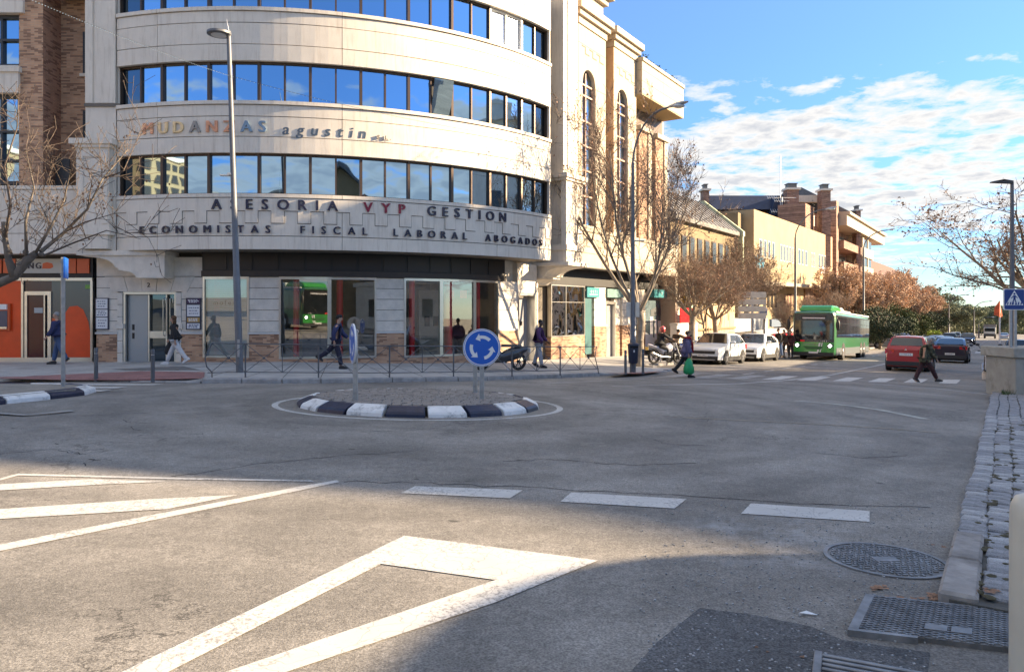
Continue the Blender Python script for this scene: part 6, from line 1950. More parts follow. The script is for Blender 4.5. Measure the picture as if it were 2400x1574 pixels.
for i in range(4):
 b = MB(); b.boxf(lambda t, n, z: SF(nG)(g1_ + n, -8 + t, z), -5 + i * 2.6, -4 + i * 2.6, .01, .15, zg - 6, zg - 3); b.build('window', M['farglass'], ga, world=True)
# BUILDINGS BEHIND AND BESIDE THE VIEWER (out of view, added for shade and reflections)
def city_block(label, pts, z0, z1, m, name='offscreen_block', roof=None, wm=None, ww=1.3, wh=1.5, dx=2.6, dz=3.0, first=2.0, gable=None):
 cx0 = sum(p[0] for p in pts) / len(pts); cy0 = sum(p[1] for p in pts) / len(pts)
 root = thing(name, label, 'building', (cx0, cy0, z0))
 b = MB()
 k = len(pts)
 b.add([(p[0], p[1], z0) for p in pts] + [(p[0], p[1], z1) for p in pts], [(i, (i + 1) % k, k + (i + 1) % k, k + i) for i in range(k)] + [tuple(range(2 * k - 1, k - 1, -1))])
 b.build('wall', m, root, world=True)
 b = MB()
 b.add([(cx0 + (p[0] - cx0) * 1.03, cy0 + (p[1] - cy0) * 1.03, z1) for p in pts] + [(cx0 + (p[0] - cx0) * 1.03, cy0 + (p[1] - cy0) * 1.03, z1 + .35) for p in pts],
   [(i, (i + 1) % k, k + (i + 1) % k, k + i) for i in range(k)] + [tuple(range(2 * k - 1, k - 1, -1)), tuple(range(k))])
 b.build('cornice', M['precast'], root, world=True)
 gl = MB()
 for i in range(k):
  a, c = pts[i], pts[(i + 1) % k]
  dx_, dy_ = c[0] - a[0], c[1] - a[1]; l = hypot(dx_, dy_)
  if l < 4: continue
  dx_, dy_ = dx_ / l, dy_ / l
  nx_, ny_ = dy_, -dx_
  if (a[0] + dx_ * l / 2 + nx_ - cx0) ** 2 + (a[1] + dy_ * l / 2 + ny_ - cy0) ** 2 < (a[0] + dx_ * l / 2 - cx0) ** 2 + (a[1] + dy_ * l / 2 - cy0) ** 2: nx_, ny_ = -nx_, -ny_
  if (-(a[0] + c[0]) / 2) * nx_ + (15 - (a[1] + c[1]) / 2) * ny_ < 0: continue      # only the sides towards the junction
  f = lambda t, n, z: (a[0] + dx_ * t + nx_ * n, a[1] + dy_ * t + ny_ * n, z)
  z = z0 + first
  while z + wh < z1 - .3:
   t = .9
   while t + ww < l - .6:
    gl.boxf(f, t, t + ww, .0, .05, z, z + wh)
    t += dx
   z += dz
 if gl.v: tag(gl.build('window_panes', wm or M['farglass'], root, world=True), kind='stuff')
 return root
city_block('unseen pale block added to the right of the junction to shade the road', [(40.0, 14.9), (56.9, 10.9), (59.0, 9.4), (75, 9.4), (75, 31), (40, 32.2)], -3, 19.15, M['precast'])  # unseen block, outline shaped so its shadow edge falls across the road
city_block('unseen pale box added on top of the pale block to shade the curved front', [(41.0, 22.0), (47, 22.0), (47, 29.9), (41.0, 29.9)], 19.2, 20.9, M['precast'])  # unseen top-up that shades the lowest lettered band
pts = []
for i in range(11):
 a = R(90 + i * 9)
 pts.append((13.85 + 2.7 * cos(a), 3.45 + 2.7 * sin(a)))
pts += [(11.15, -12), (26, -12), (26, 7.1)]
city_block('unseen low pale block with a rounded corner, added to shade the right foreground', pts, -1, 3.66, M['precast'], 'rounded_shade_block')  # unseen blocker, corner and height shaped to cast the curved foreground shadow
for i in range(9):  # unseen row, its height set by the shade it lays on the street
 t0_ = 34 + i * 17
 q = [st(t0_, 10), st(t0_ + 13, 10), st(t0_ + 13, 19), st(t0_, 19)]
 z0 = G(*q[0]) - .5
 r_ = city_block('unseen low house number %s in the row added along the right to shade the street' % ['one', 'two', 'three', 'four', 'five', 'six', 'seven', 'eight', 'nine'][i], q, z0, z0 + 8.8, [M['beige'], M['brickfar'], M['precast']][i % 3], 'shade_house', dz=2.9, first=1.2)
 r_['group'] = 'unseen low houses added along the right to shade the street'
city_block('tall pale office slab with a square window grid, mirrored in the first floor glass', [(-44, -14), (-44, 8), (-58, 10), (-58, -16)], -2, 15.5, M['beige'], 'office_slab', wm=M['darkframe'], ww=.75, wh=.75, dx=1.1, dz=1.1, first=1)
city_block('brick block mirrored beside the office slab', [(-40, -38), (-24, -42), (-24, -60), (-44, -60)], -2, 15, M['beige'], 'offscreen_block')
def gable_house(label, cx0, cy0, w, d, h, rh, rz, m, roofm):
 root = thing('gable_house', label, 'building', (cx0, cy0, G(cx0, cy0) - .5), rz)
 b = MB(); b.box(-w / 2, w / 2, -d / 2, d / 2, 0, h); b.plate(lambda t, n, z: (t, n, z), [(-w / 2, h), (w / 2, h), (0, h + rh)], -d / 2, d / 2); b.build('wall', m, root)
 b = MB(); b.plate(lambda t, n, z: (t, n, z), [(-w / 2 - .6, h - .5), (0, h + rh + .1), (w / 2 + .6, h - .5), (w / 2 + .6, h - .15), (0, h + rh + .5), (-w / 2 - .6, h - .15)], -d / 2 - .7, d / 2 + .7); b.build('roof', roofm, root)
 for i in range(3):
  for j in range(max(1, int(h // 3))):
   b = MB(); x = -w / 2 + w * (i + .5) / 3; b.box(x - .6, x + .6, -d / 2 - .05, -d / 2 + .02, 1 + j * 3, 2.5 + j * 3); b.box(x - .6, x + .6, d / 2 - .02, d / 2 + .05, 1 + j * 3, 2.5 + j * 3); b.build('window', M['farglass'], root)
 b = MB(); b.box(w * .2, w * .2 + .8, -.4, .4, h + rh * .4, h + rh + 1.2); b.build('chimney', M['brickfar'], root)
gable_house('ochre gabled house with a slate roof mirrored in the ribbon windows', 12, -22, 13, 16, 9.5, 5, R(25), M['ochre'], M['slate'])
gable_house('beige gabled house with a slate roof mirrored left of the ochre one', -13, -34, 16, 14, 9, 4, R(-8), M['beige'], M['slate'])
gable_house('brick gabled house behind the viewer with a red roof', 28, -30, 12, 14, 10, 4, R(40), M['brickfar'], M['redtile'])
# STREET FURNITURE
lp = gp(562, 874, 0.14)
LZ = S(*lp)
lt = thing('street_lamp', 'tall leaning grey street lamp with a flat ring-shaped head in front of the curved building', 'street lamp', (lp[0], lp[1], LZ))
ztip = hz(45, lp[1]) - LZ; zhead = hz(82, lp[1]) - LZ
xt = bear(531) * lp[1] - lp[0]; xh = bear(536) * lp[1] - lp[0]
def lx(z): return xh * z / zhead
b = MB(); b.tube([(lx(z), 0, z) for z in (-.05, 2.8, 2.82, 6, zhead + .1)], [.100, .098, .088, .075, .058], 20); b.build('pole', M['polepaint'], lt, smooth=True, auto=40)
b = MB(); b.tube([(lx(zhead + .1), 0, zhead + .1), (xt, 0, ztip)], [.02, .004], 8); b.build('finial', M['steel'], lt)
b = MB(); b.cyl((0, 0), .17, -.02, .03, 20); b.build('base_plate', M['steel'], lt)
hc = (bear(515) * lp[1] - lp[0], -.05, zhead + .02)
b = MB()
for (r0, r1, z0, z1) in ((.0, .33, .04, .075),):
 b.tube([(hc[0], hc[1], hc[2] - .05), (hc[0], hc[1], hc[2] - .03), (hc[0], hc[1], hc[2] + .03), (hc[0], hc[1], hc[2] + .06)], [.28, .33, .33, .22], 32)
hd = b.build('lamp_head', M['polepaint'], lt, smooth=True, auto=30)
b = MB(); b.tube([(hc[0], hc[1], hc[2] - .065), (hc[0], hc[1], hc[2] - .051)], [.20, .22], 24); b.build('lens', M['lens'], hd)
b = MB(); b.tube([(hc[0] + .2, hc[1], hc[2]), (xh + .03, 0, zhead - .05)], [.05, .05], 10); b.build('arm', M['polepaint'], lt)
za = hz(412, lp[1]) - LZ
b = MB(); b.tube([(lx(za), 0, za), (lx(za) - .12, -.02, za + .02)], .03, 8); arm2 = b.build('side_bracket', M['alu'], lt)
b = MB(); b.box(lx(za) - .36, lx(za) - .10, -.10, .06, za - .01, za + .025); b.box(lx(za) - .16, lx(za) - .04, -.07, .05, za + .02, za + .075); b.build('side_light', M['alu'], arm2)
b = MB(); b.box(-.03, .03, -.104, -.09, .45, .95); b.build('hatch', M['steel'], lt)
P = hz
lp1 = (lp[0] + lx(hz(179, lp[1]) - LZ), lp[1] - .09, hz(179, lp[1]))
lp2b = gp(1483, 868, .14)
pole2_top = (bear(1480) * lp2b[1], lp2b[1] - .1, hz(352, lp2b[1]))
cbl = thing('light_string', 'thin cable with small bulbs strung across to the leaning street lamp', 'light string', lp1)
def sag(a, c, n, s):
 return [tuple(np.array(a) * (1 - i / n) + np.array(c) * (i / n) - np.array([0, 0, s * 4 * (i / n) * (1 - i / n)])) for i in range(n + 1)]
c1 = sag((-8.55, 8.0, 6.05), lp1, 24, .10)
Yq = 14.0
c1 = sag((bear(-260) * 11.0, 11.0, hz(-150, 11.0)), lp1, 40, .12)
b = MB(); b.tube(c1, .0035, 4); b.build('cable', M['blackplastic'], cbl, world=True)
b = MB()
n_ = 130
for i in range(n_):
 f = i / n_; k_ = int(f * 40); g = f * 40 - k_
 q = np.array(c1[k_]) * (1 - g) + np.array(c1[k_ + 1]) * g
 b.ball((q[0], q[1], q[2] - .012), .007, .007, .011, 5, 4)
tag(b.build('bulb', M['bluel'], cbl, world=True), kind='stuff')
cb2 = thing('overhead_cable', 'thin dark cable from the leaning lamp to the curved-arm lamp', 'cable', lp1)
c2 = sag(lp1, pole2_top, 30, .35)
b = MB(); b.tube(c2, .005, 4); b.build('wire', M['blackplastic'], cb2, world=True)
b = MB()
for i in range(70):
 f = i / 120; k_ = int(f * 30); g = f * 30 - k_
 q = np.array(c2[k_]) * (1 - g) + np.array(c2[k_ + 1]) * g
 b.ball((q[0], q[1], q[2] - .01), .007, .007, .01, 5, 4)
tag(b.build('bulb', M['bluel'], cb2, world=True), kind='stuff')
def cobra(x, y, surf, ztop_abs, arm_dir, arm_len, label, r=.085, plates=False):
 z = surf(x, y); H = ztop_abs - z
 o = thing('curved_street_lamp', label, 'street lamp', (x, y, z), 0, 'curved arm street lamps')
 ax, ay = arm_dir
 b = MB(); b.tube([(0, 0, -.05), (0, 0, 1.2), (0, 0, 1.25), (0, 0, H * .62), (0, 0, H - 1.9)], [r * 1.35, r * 1.3, r, r * .8, r * .6], 16); b.build('pole', M['polepaint'], o, smooth=True, auto=40)
 ps = [(0, 0, H - 1.9)]
 for i in range(1, 9):
  f = i / 8
  ps.append((ax * arm_len * (f ** 1.7), ay * arm_len * (f ** 1.7), H - 1.9 + 1.8 * sin(f * pi / 2)))
 b = MB(); b.tube(ps, r * .42, 10); b.build('arm', M['polepaint'], o, smooth=True, auto=50)
 e = ps[-1]
 b = MB(); L0 = .75
 cs = [(0, .05, .05), (.12, .09, .07), (.35, .15, .09), (.58, .13, .07), (L0, .04, .03)]
 vs = []
 for (d, w, h) in cs:
  for j in range(10):
   a = 2 * pi * j / 10
   px_, pz_ = w * cos(a), h * sin(a) * (1 if sin(a) > 0 else .5)
   vs.append((e[0] + ax * d - ay * px_, e[1] + ay * d + ax * px_, e[2] + d * .12 + pz_))
 fs = [(i * 10 + j, i * 10 + (j + 1) % 10, (i + 1) * 10 + (j + 1) % 10, (i + 1) * 10 + j) for i in range(4) for j in range(10)] + [tuple(range(9, -1, -1)), tuple(range(40, 50))]
 b.add(vs, fs); hd = b.build('lamp_head', M['steel'], o, smooth=True, auto=60)
 b = MB(); b.ball((e[0] + ax * .40, e[1] + ay * .40, e[2] - .01), .16 * abs(ax) + .09, .16 * abs(ay) + .09, .07, 10, 6); b.build('lens', M['lens'], hd)
 return o, H
c_, H_ = cobra(lp2b[0], lp2b[1], S, hz(262, lp2b[1]) + .05, (NX, NY), 1.35, 'tall grey street lamp with a curved arm behind the litter bin, nearest of its kind')
for (x0, x1) in ((-.24, -.07), (.09, .24)):
 b = MB(); zz0, zz1 = hz(743, lp2b[1]) - S(*lp2b), hz(708, lp2b[1]) - S(*lp2b); b.box(x0, x1, -.02, .0, zz0, zz1); b.build('back_plate', M['board'], c_, bevel=.01)
zz2 = hz(566, lp2b[1]) - S(*lp2b)
b = MB(); b.box(.05, .42, -.05, .05, zz2, zz2 + .05); b.build('low_light', M['alu'], c_)
Y2 = 52.0; X2 = bear(1864) * Y2
cobra(X2, Y2, lambda x, y: G(x, y) + .13, hz(492, Y2), (NX, NY), 2.0, 'curved-arm street lamp rising above the front of the green bus', r=.10)
for (px_, ytop, Yd_, k_) in ((2024, 540, 82, 'curved-arm lamp above the rear of the green bus'), (2224, 690, 130, 'slim lamp post among the far trees right of the gable'), (2283, 705, 150, 'far lamp post just right of the dark trees'), (2294, 742, 175, 'farthest short lamp post left of the truck')):
 cobra(bear(px_) * Yd_, Yd_, G, hz(ytop, Yd_), (NX, NY), 2.4, k_, r=.14)
bp_ = (lp2b[0] - .02, lp2b[1] - .22)
bn = thing('litter_bin', 'navy blue plastic litter bin hung on the curved-arm lamp', 'litter bin', (bp_[0], bp_[1], hz(851, bp_[1])))
hb = hz(803, bp_[1]) - hz(851, bp_[1])
b = MB(); b.tube([(0, 0, 0), (0, 0, .04), (0, 0, hb * .86), (0, 0, hb * .88)], [.15, .17, .20, .20], 16); b.build('body', M['binblue'], bn, smooth=True, auto=40)
b = MB(); b.tube([(0, 0, hb * .885), (0, 0, hb * .93), (0, 0, hb)], [.225, .22, .12], 16); b.build('lid', M['binblue'], bn, smooth=True, auto=40)
b = MB(); b.box(-.14, .14, -.213, -.10, hb * .77, hb * .84); b.build('opening', M['slot'], bn)
b = MB(); b.box(-.02, .02, -.206, -.19, hb * .55, hb * .66); b.build('emblem', M['poster'], bn)
b = MB(); b.box(-.05, .05, .12, .24, hb * .3, hb * .7); b.build('bracket', M['steel'], bn)
def bollard(px_, py_, top, label, surf=S, h=.12, r=.045):
 x, y = gp(px_, py_, h); z = surf(x, y)
 H = hz(top, y) - z
 o = thing('bollard', label, 'bollard', (x, y, z), 0, 'slim dark bollards along the kerb')
 b = MB(); b.tube([(0, 0, -.03), (0, 0, H - .16), (0, 0, H - .155), (0, 0, H - .13), (0, 0, H - .125), (0, 0, H - .02), (0, 0, H)], [r, r, r * .85, r * .85, r, r, r * .8], 14); b.build('shaft', M['railpaint'], o, smooth=True, auto=40)
 b = MB(); b.cyl((0, 0), r * .88, H - .153, H - .132, 14); b.build('band', M['steel'], o)
bollard(225, 889, 815, 'dark bollard in front of the brick plinth right of the bank', h=.07, r=.05)
bollard(358, 893, 818, 'dark bollard in front of the doorway with number two', h=.07, r=.05)
bollard(1466, 877, 820, 'dark bollard just left of the litter bin')
bollard(1507, 874, 818, 'dark bollard just right of the litter bin')
gr = thing('guard_rail', 'dark metal pedestrian guard rail with crossed bars along the kerb', 'railing', (-3.6, 21.4, -.3))
posts_px = [575, 746.5, 913, 1063, 1200, 1313]
foot = {575: 883.5, 746.5: 884.5, 913: 884, 1063: 882, 1200: 880, 1313: 877.5, 1403: 873, 486: 884}
def fpt(px_): return gp(px_, foot[px_], .13)
def rz_(p, h): return (p[0], p[1], S(*p) + h)
HR = .90
allp = [486] + posts_px + [1403]
P3 = [fpt(q) for q in allp]
for i, p in enumerate(P3[1:-1]):
 b = MB(); b.tube([rz_(p, -.02), rz_(p, HR)], .022, 8); b.build('post', M['railpaint'], gr, world=True)
def mid(a, c, f=.5): return (a[0] + (c[0] - a[0]) * f, a[1] + (c[1] - a[1]) * f)
for i in range(len(P3) - 1):
 a, c = P3[i], P3[i + 1]
 last, first = i == len(P3) - 2, i == 0
 b = MB(); b.tube([rz_(a if not first else mid(a, c, .12), HR), rz_(c if not last else mid(a, c, .94), HR)], .016, 6); b.build('top_rail', M['railpaint'], gr, world=True)
 b = MB(); b.tube([rz_(a, .14), rz_(c, .14)], .014, 6); b.build('bottom_rail', M['railpaint'], gr, world=True)
 m = mid(a, c)
 if first:
  b = MB()
  b.tube([rz_(mid(a, c, .12), HR), rz_(mid(a, c, -.06), .55), rz_(mid(a, c, -.02), .30), rz_(mid(a, c, .12), .14), rz_(mid(a, c, .12), -.02)], .016, 6); b.build('end_frame', M['railpaint'], gr, world=True)
  ctr = rz_(mid(a, c, .55), .52)
  b = MB()
  for q in (rz_(mid(a, c, .12), HR), rz_(mid(a, c, .12), .16), rz_(c, HR), rz_(c, .14)): b.tube([ctr, q], .009, 5)
  b.build('cross_bars', M['railpaint'], gr, world=True)
  b = MB(); b.ball(ctr, .045, .045, .045, 8, 6); b.build('boss', M['railpaint'], gr, world=True)
  continue
 if last:
  b = MB(); b.tube([rz_(mid(a, c, .94), HR), rz_(mid(a, c, .90), .55), rz_(mid(a, c, .97), .2), rz_(c, -.02)], .018, 6); b.build('end_frame', M['railpaint'], gr, world=True)
 b = MB(); b.tube([rz_(m, .14), rz_(m, HR)], .012, 6); b.build('mid_bar', M['railpaint'], gr, world=True)
 for (p, q) in ((a, m), (m, c if not last else mid(a, c, .95))):
  ctr = rz_(mid(p, q), .52)
  for (u1, u2) in ((rz_(p, .14), rz_(q, HR)), (rz_(p, HR), rz_(q, .14))):
   b = MB(); b.tube([u1, u2], .009, 5); b.build('cross_bar', M['railpaint'], gr, world=True)
  b = MB(); b.ball(ctr, .034, .034, .034, 8, 6); b.build('boss', M['railpaint'], gr, world=True)
dbp = (bear(1763) * 46.6, 46.6)
db = thing('direction_boards', 'four blank rounded boards stacked on a pole, seen from behind, above the white cars', 'road sign', (dbp[0], dbp[1], G(*dbp) + .13))
zg_ = G(*dbp) + .13
b = MB(); b.box(-.07, .07, -.05, .05, -.1, hz(683, 46.6) - zg_); b.build('post', M['steel'], db)
for (y0, y1) in ((684, 698), (700.5, 714), (717, 730.5), (733, 746.5)):
 w_ = .885
 pts = []
 z0, z1 = hz(y1, 46.6) - zg_, hz(y0, 46.6) - zg_
 r_ = .07
 for (cx_, cz_, a_) in ((w_ - r_, z1 - r_, 0), (-w_ + r_, z1 - r_, 90), (-w_ + r_, z0 + r_, 180), (w_ - r_, z0 + r_, 270)):
  for k_ in range(4): pts.append((cx_ + r_ * cos(R(a_ + k_ * 30)), cz_ + r_ * sin(R(a_ + k_ * 30))))
 b = MB(); b.plate(lambda t, n, z: (t - .03, -n - .06, z), pts, 0, .03); b.build('board', M['board'], db)
 b = MB(); b.box(-w_ + .05, w_ - .1, -.105, -.091, (z0 + z1) / 2 - .012, (z0 + z1) / 2 + .012); b.build('stiffener', M['board'], db)
bsp = (bear(1791) * 47.0, 47.0)
bs = thing('bus_stop_post', 'dark bus stop post with a pale plate between the white cars and the bus', 'bus stop', (bsp[0], bsp[1], G(*bsp) + .13))
zg_ = G(*bsp) + .13
b = MB(); b.cyl((0, 0), .05, -.1, hz(722, 47) - zg_, 10); b.build('post', M['railpaint'], bs)
b = MB(); b.box(-.35, .2, -.03, .03, hz(739, 47) - zg_, hz(722, 47) - zg_); b.build('plate', M['poster'], bs)
b = MB(); b.box(-.3, .15, -.034, -.031, hz(733, 47) - zg_, hz(727, 47) - zg_); b.build('plate_band', M['signnavy'], bs)
Yr = 20.6
crn = gp(2381, 928, .06)
blk = thing('concrete_block', 'weathered concrete utility block with a capped top at the right edge', 'concrete block', st(26.4, 1.2) + (G(*st(26.4, 1.2)),))
KFr = lambda t, n, z: st(t, n) + (z,)
tB, nB_ = 26.2, 0.55
Yc_ = 20.4
cA = (bear(2381) * Yc_, Yc_)
tA = cA[0] * UX + cA[1] * UY; nA_ = cA[0] * NX + cA[1] * NY
zg_ = G(*cA) + .06
zt_ = hz(815, Yc_)
BK = lambda t, n, z: (UX * (tA + t) + NX * (nA_ + n), UY * (tA + t) + NY * (nA_ + n), z)
BK = lambda t, n, z: (cA[0] + t, cA[1] + n, z)
b = MB(); b.boxf(BK, 0.0, 1.3, 0, 1.3, zg_ - .2, zt_ - .28); b.build('body', M['concrete'], blk, world=True, bevel=.02)
b = MB(); b.boxf(BK, -.10, 1.4, -.08, 1.4, zt_ - .278, zt_); b.build('cap', M['concrete'], blk, world=True, bevel=.02)
b = MB(); b.boxf(BK, .42, .56, -.012, -.001, zg_, zt_ - .4); b.build('crack', M['precast_j'], blk, world=True)
pB = gp(2362, 903, .06)
bn2 = thing('black_bin', 'narrow black and grey litter bin leaning at the kerb beside the concrete block', 'litter bin', (pB[0], pB[1] + .8, G(*pB) + .05))
Hb = hz(822, pB[1] + .8) - (G(*pB) + .05)
b = MB(); b.box(-.10, .12, -.2, .2, .0, Hb * .98); b.build('body', mat('grey_bin', (0.16, 0.16, 0.155), .6, var=.2), bn2, bevel=.03)
b = MB(); b.box(-.05, .09, -.225, -.205, Hb * .18, Hb * .93); b.build('front_panel', M['blackplastic'], bn2, bevel=.004)
for (px_, py_, w, h, lab) in ((2322, 890, .42, .34, 'rounded low stone block at the end of the crossing'), (2340, 893, .36, .42, 'squared low stone block beside the rounded one at the crossing')):
 q = gp(px_, py_, .0)
 o = thing('stone_block', lab, 'stone block', (q[0], q[1], G(*q)), R(35))
 b = MB(); b.box(-w / 2, w / 2, -.25, .25, -.05, h); b.build('block', M['stone'], o, bevel=.07)
pq = (bear(2372) * 21.6, 21.6)
pl = thing('slim_street_lamp', 'slim lamp post with a thin flat head at the right edge behind the crossing sign', 'street lamp', (pq[0], pq[1], G(*pq)))
Hq = hz(428, 21.6) - G(*pq)
b = MB(); b.tube([(0, 0, 0), (0, 0, 2.2), (0, 0, Hq)], [.09, .075, .045], 14); b.build('pole', M['polepaint'], pl, smooth=True, auto=40)
b = MB(); b.add([(0, -.07, Hq - .03), (-.60, -.10, Hq + .0), (-.60, .10, Hq + .0), (0, .07, Hq - .03), (0, -.07, Hq + .05), (-.28, -.08, Hq + .09), (-.60, -.06, Hq + .03), (-.60, .06, Hq + .03), (-.28, .08, Hq + .09), (0, .07, Hq + .05)],
    [(0, 1, 2, 3), (0, 4, 5, 6, 1), (3, 2, 7, 8, 9), (1, 6, 7, 2), (4, 9, 8, 5), (5, 8, 7, 6), (0, 3, 9, 4)])
b.build('lamp_head', M['darkframe'], pl)
psn = (bear(2375) * 20.7, 20.7)
cs_ = thing('crossing_sign', 'square blue pedestrian crossing sign on twin grey posts at the right edge', 'road sign', (psn[0], psn[1], G(*psn)))
zc_s = hz(701.5, 20.7) - G(*psn); hs = .295
b = MB(); b.box(-.10, -.02, .0, .05, 0, zc_s); b.build('post', M['steel'], cs_, bevel=.01)
b = MB(); b.box(.03, .11, .0, .05, 0, zc_s); b.build('post', M['steel'], cs_, bevel=.01)
def rsq(h_, r_=.04):
 pts = []
 for (cx_, cz_, a_) in ((h_ - r_, h_ - r_, 0), (-h_ + r_, h_ - r_, 90), (-h_ + r_, -h_ + r_, 180), (h_ - r_, -h_ + r_, 270)):
  for k_ in range(4): pts.append((cx_ + r_ * cos(R(a_ + k_ * 30)), zc_s + cz_ + r_ * sin(R(a_ + k_ * 30))))
 return pts
SFr = lambda t, n, z: (t, -n - .01, z)
b = MB(); b.plate(SFr, rsq(hs), 0, .03); b.build('sign_plate', M['signwhite'], cs_)
b = MB(); b.plate(SFr, rsq(hs * .94), .03, .032); b.build('sign_face', M['signnavy'], cs_)
tri_b = -hs * .55
b = MB(); b.plate(SFr, [(-.25, zc_s + tri_b), (.25, zc_s + tri_b), (0, zc_s + hs * .86)], .032, .034); b.build('triangle', M['signwhite'], cs_)
b = MB()
for i in range(6):
 x = -.20 + i * .075
 b.plate(SFr, [(x - .012, zc_s + tri_b + .01), (x + .025, zc_s + tri_b + .01), (x + .04 - (.0), zc_s + tri_b + .09), (x + .008, zc_s + tri_b + .09)], .034, .036)
b.build('zebra_bars', M['signnavy'], cs_)
b = MB()
cz = zc_s
b.plate(SFr, [(.03 * cos(a_ * pi / 4), cz + .155 + .03 * sin(a_ * pi / 4)) for a_ in range(8)], .036, .038)
b.plate(SFr, [(-.03, cz + .0), (.03, cz + .0), (.035, cz + .115), (-.03, cz + .115)], .036, .038)
b.plate(SFr, [(-.03, cz + .01), (.005, cz + .01), (-.055, cz - .15), (-.085, cz - .15)], .036, .038)
b.plate(SFr, [(-.002, cz + .01), (.03, cz + .01), (.075, cz - .15), (.045, cz - .15)], .036, .038)
b.plate(SFr, [(-.03, cz + .11), (-.03, cz + .08), (-.085, cz + .02), (-.10, cz + .04)], .036, .038)
b.plate(SFr, [(.03, cz + .11), (.03, cz + .08), (.085, cz + .03), (.09, cz + .05)], .036, .038)
b.build('walking_figure', M['signnavy'], cs_)
fq = (bear(2343) * 115, 115)
fl = thing('flag_pole', 'pole with a drooping orange flag far down the street', 'flag', (fq[0], fq[1], G(*fq)))
Hf = hz(705, 115) - G(*fq)
b = MB(); b.cyl((0, 0), .12, 0, Hf, 8); b.build('pole', M['white'], fl)
b = MB(); b.plate(lambda t, n, z: (t, n + .2 * sin(t * 5), z), [(-.1, Hf), (-.7, Hf - 1.0), (-.8, Hf - 2.2), (-.2, Hf - 2.4), (.1, Hf - 2.9), (.5, Hf - 2.3), (.2, Hf - 1.0)], -.04, .04); b.build('cloth', mat('flag', (0.65, 0.12, 0.04), .8, var=.3), fl)
# VEHICLES
def paint(name, c, metal=0.0, rough=0.28):
 return mat(name, c, rough, metal=metal, coat=0.6)
carglass = mat('car_glass', (0.012, 0.016, 0.020), 0.04, spec=1.0)
M['tail'] = mat('tail_lamp', (0.42, 0.012, 0.012), 0.2)
M['chrome'] = mat('chrome', (0.7, 0.7, 0.7), 0.12, metal=1.0)
M['headlens'] = mat('headlamp_dark', (0.10, 0.11, 0.12), 0.08, spec=1.0)
M['rim'] = mat('wheel_rim', (0.40, 0.40, 0.41), 0.3, metal=0.8)
M['rimdark'] = mat('wheel_rim_dark', (0.05, 0.05, 0.055), 0.4, metal=0.5)
M['plate'] = mat('number_plate', (0.72, 0.72, 0.70), 0.4)
M['underbody'] = mat('underbody', (0.012, 0.012, 0.012), 0.8)
def resample(keys, xs):
 out = []
 ks = sorted(keys)
 for x in xs:
  for i in range(len(ks) - 1):
   if ks[i][0] <= x <= ks[i + 1][0]:
    f = (x - ks[i][0]) / (ks[i + 1][0] - ks[i][0] + 1e-9)
    f = f * f * (3 - 2 * f) * .5 + f * .5
    out.append(ks[i][1] + (ks[i + 1][1] - ks[i][1]) * f)
    break
  else:
   out.append(ks[-1][1] if x > ks[-1][0] else ks[0][1])
 return out
SPEC = {
 'suv': dict(L=4.40, W=1.82, H=1.56, hood=.98, hx=1.25, rx0=1.95, rx1=3.65, tailz=1.02, tx=4.28, nose=.72, wr=.345, wx=(.88, 3.58), clad=True),
 'compact': dict(L=4.30, W=1.78, H=1.62, hood=1.0, hx=1.15, rx0=1.85, rx1=3.75, tailz=1.06, tx=4.20, nose=.75, wr=.345, wx=(.85, 3.50), clad=True),
 'crossover': dict(L=4.68, W=1.88, H=1.55, hood=.98, hx=1.2, rx0=2.1, rx1=3.55, tailz=1.10, tx=4.60, nose=.70, wr=.37, wx=(.86, 3.75), clad=True),
 'hatch': dict(L=4.20, W=1.76, H=1.48, hood=.90, hx=1.2, rx0=1.95, rx1=3.45, tailz=.98, tx=4.10, nose=.66, wr=.32, wx=(.84, 3.42), clad=False),
 'mpv': dict(L=4.60, W=1.80, H=1.64, hood=1.0, hx=.95, rx0=1.8, rx1=4.0, tailz=1.05, tx=4.52, nose=.70, wr=.33, wx=(.90, 3.65), clad=False),
 'sedan': dict(L=4.50, W=1.80, H=1.44, hood=.90, hx=1.25, rx0=2.05, rx1=3.3, tailz=1.02, tx=4.05, nose=.64, wr=.33, wx=(.88, 3.55), clad=False),
}
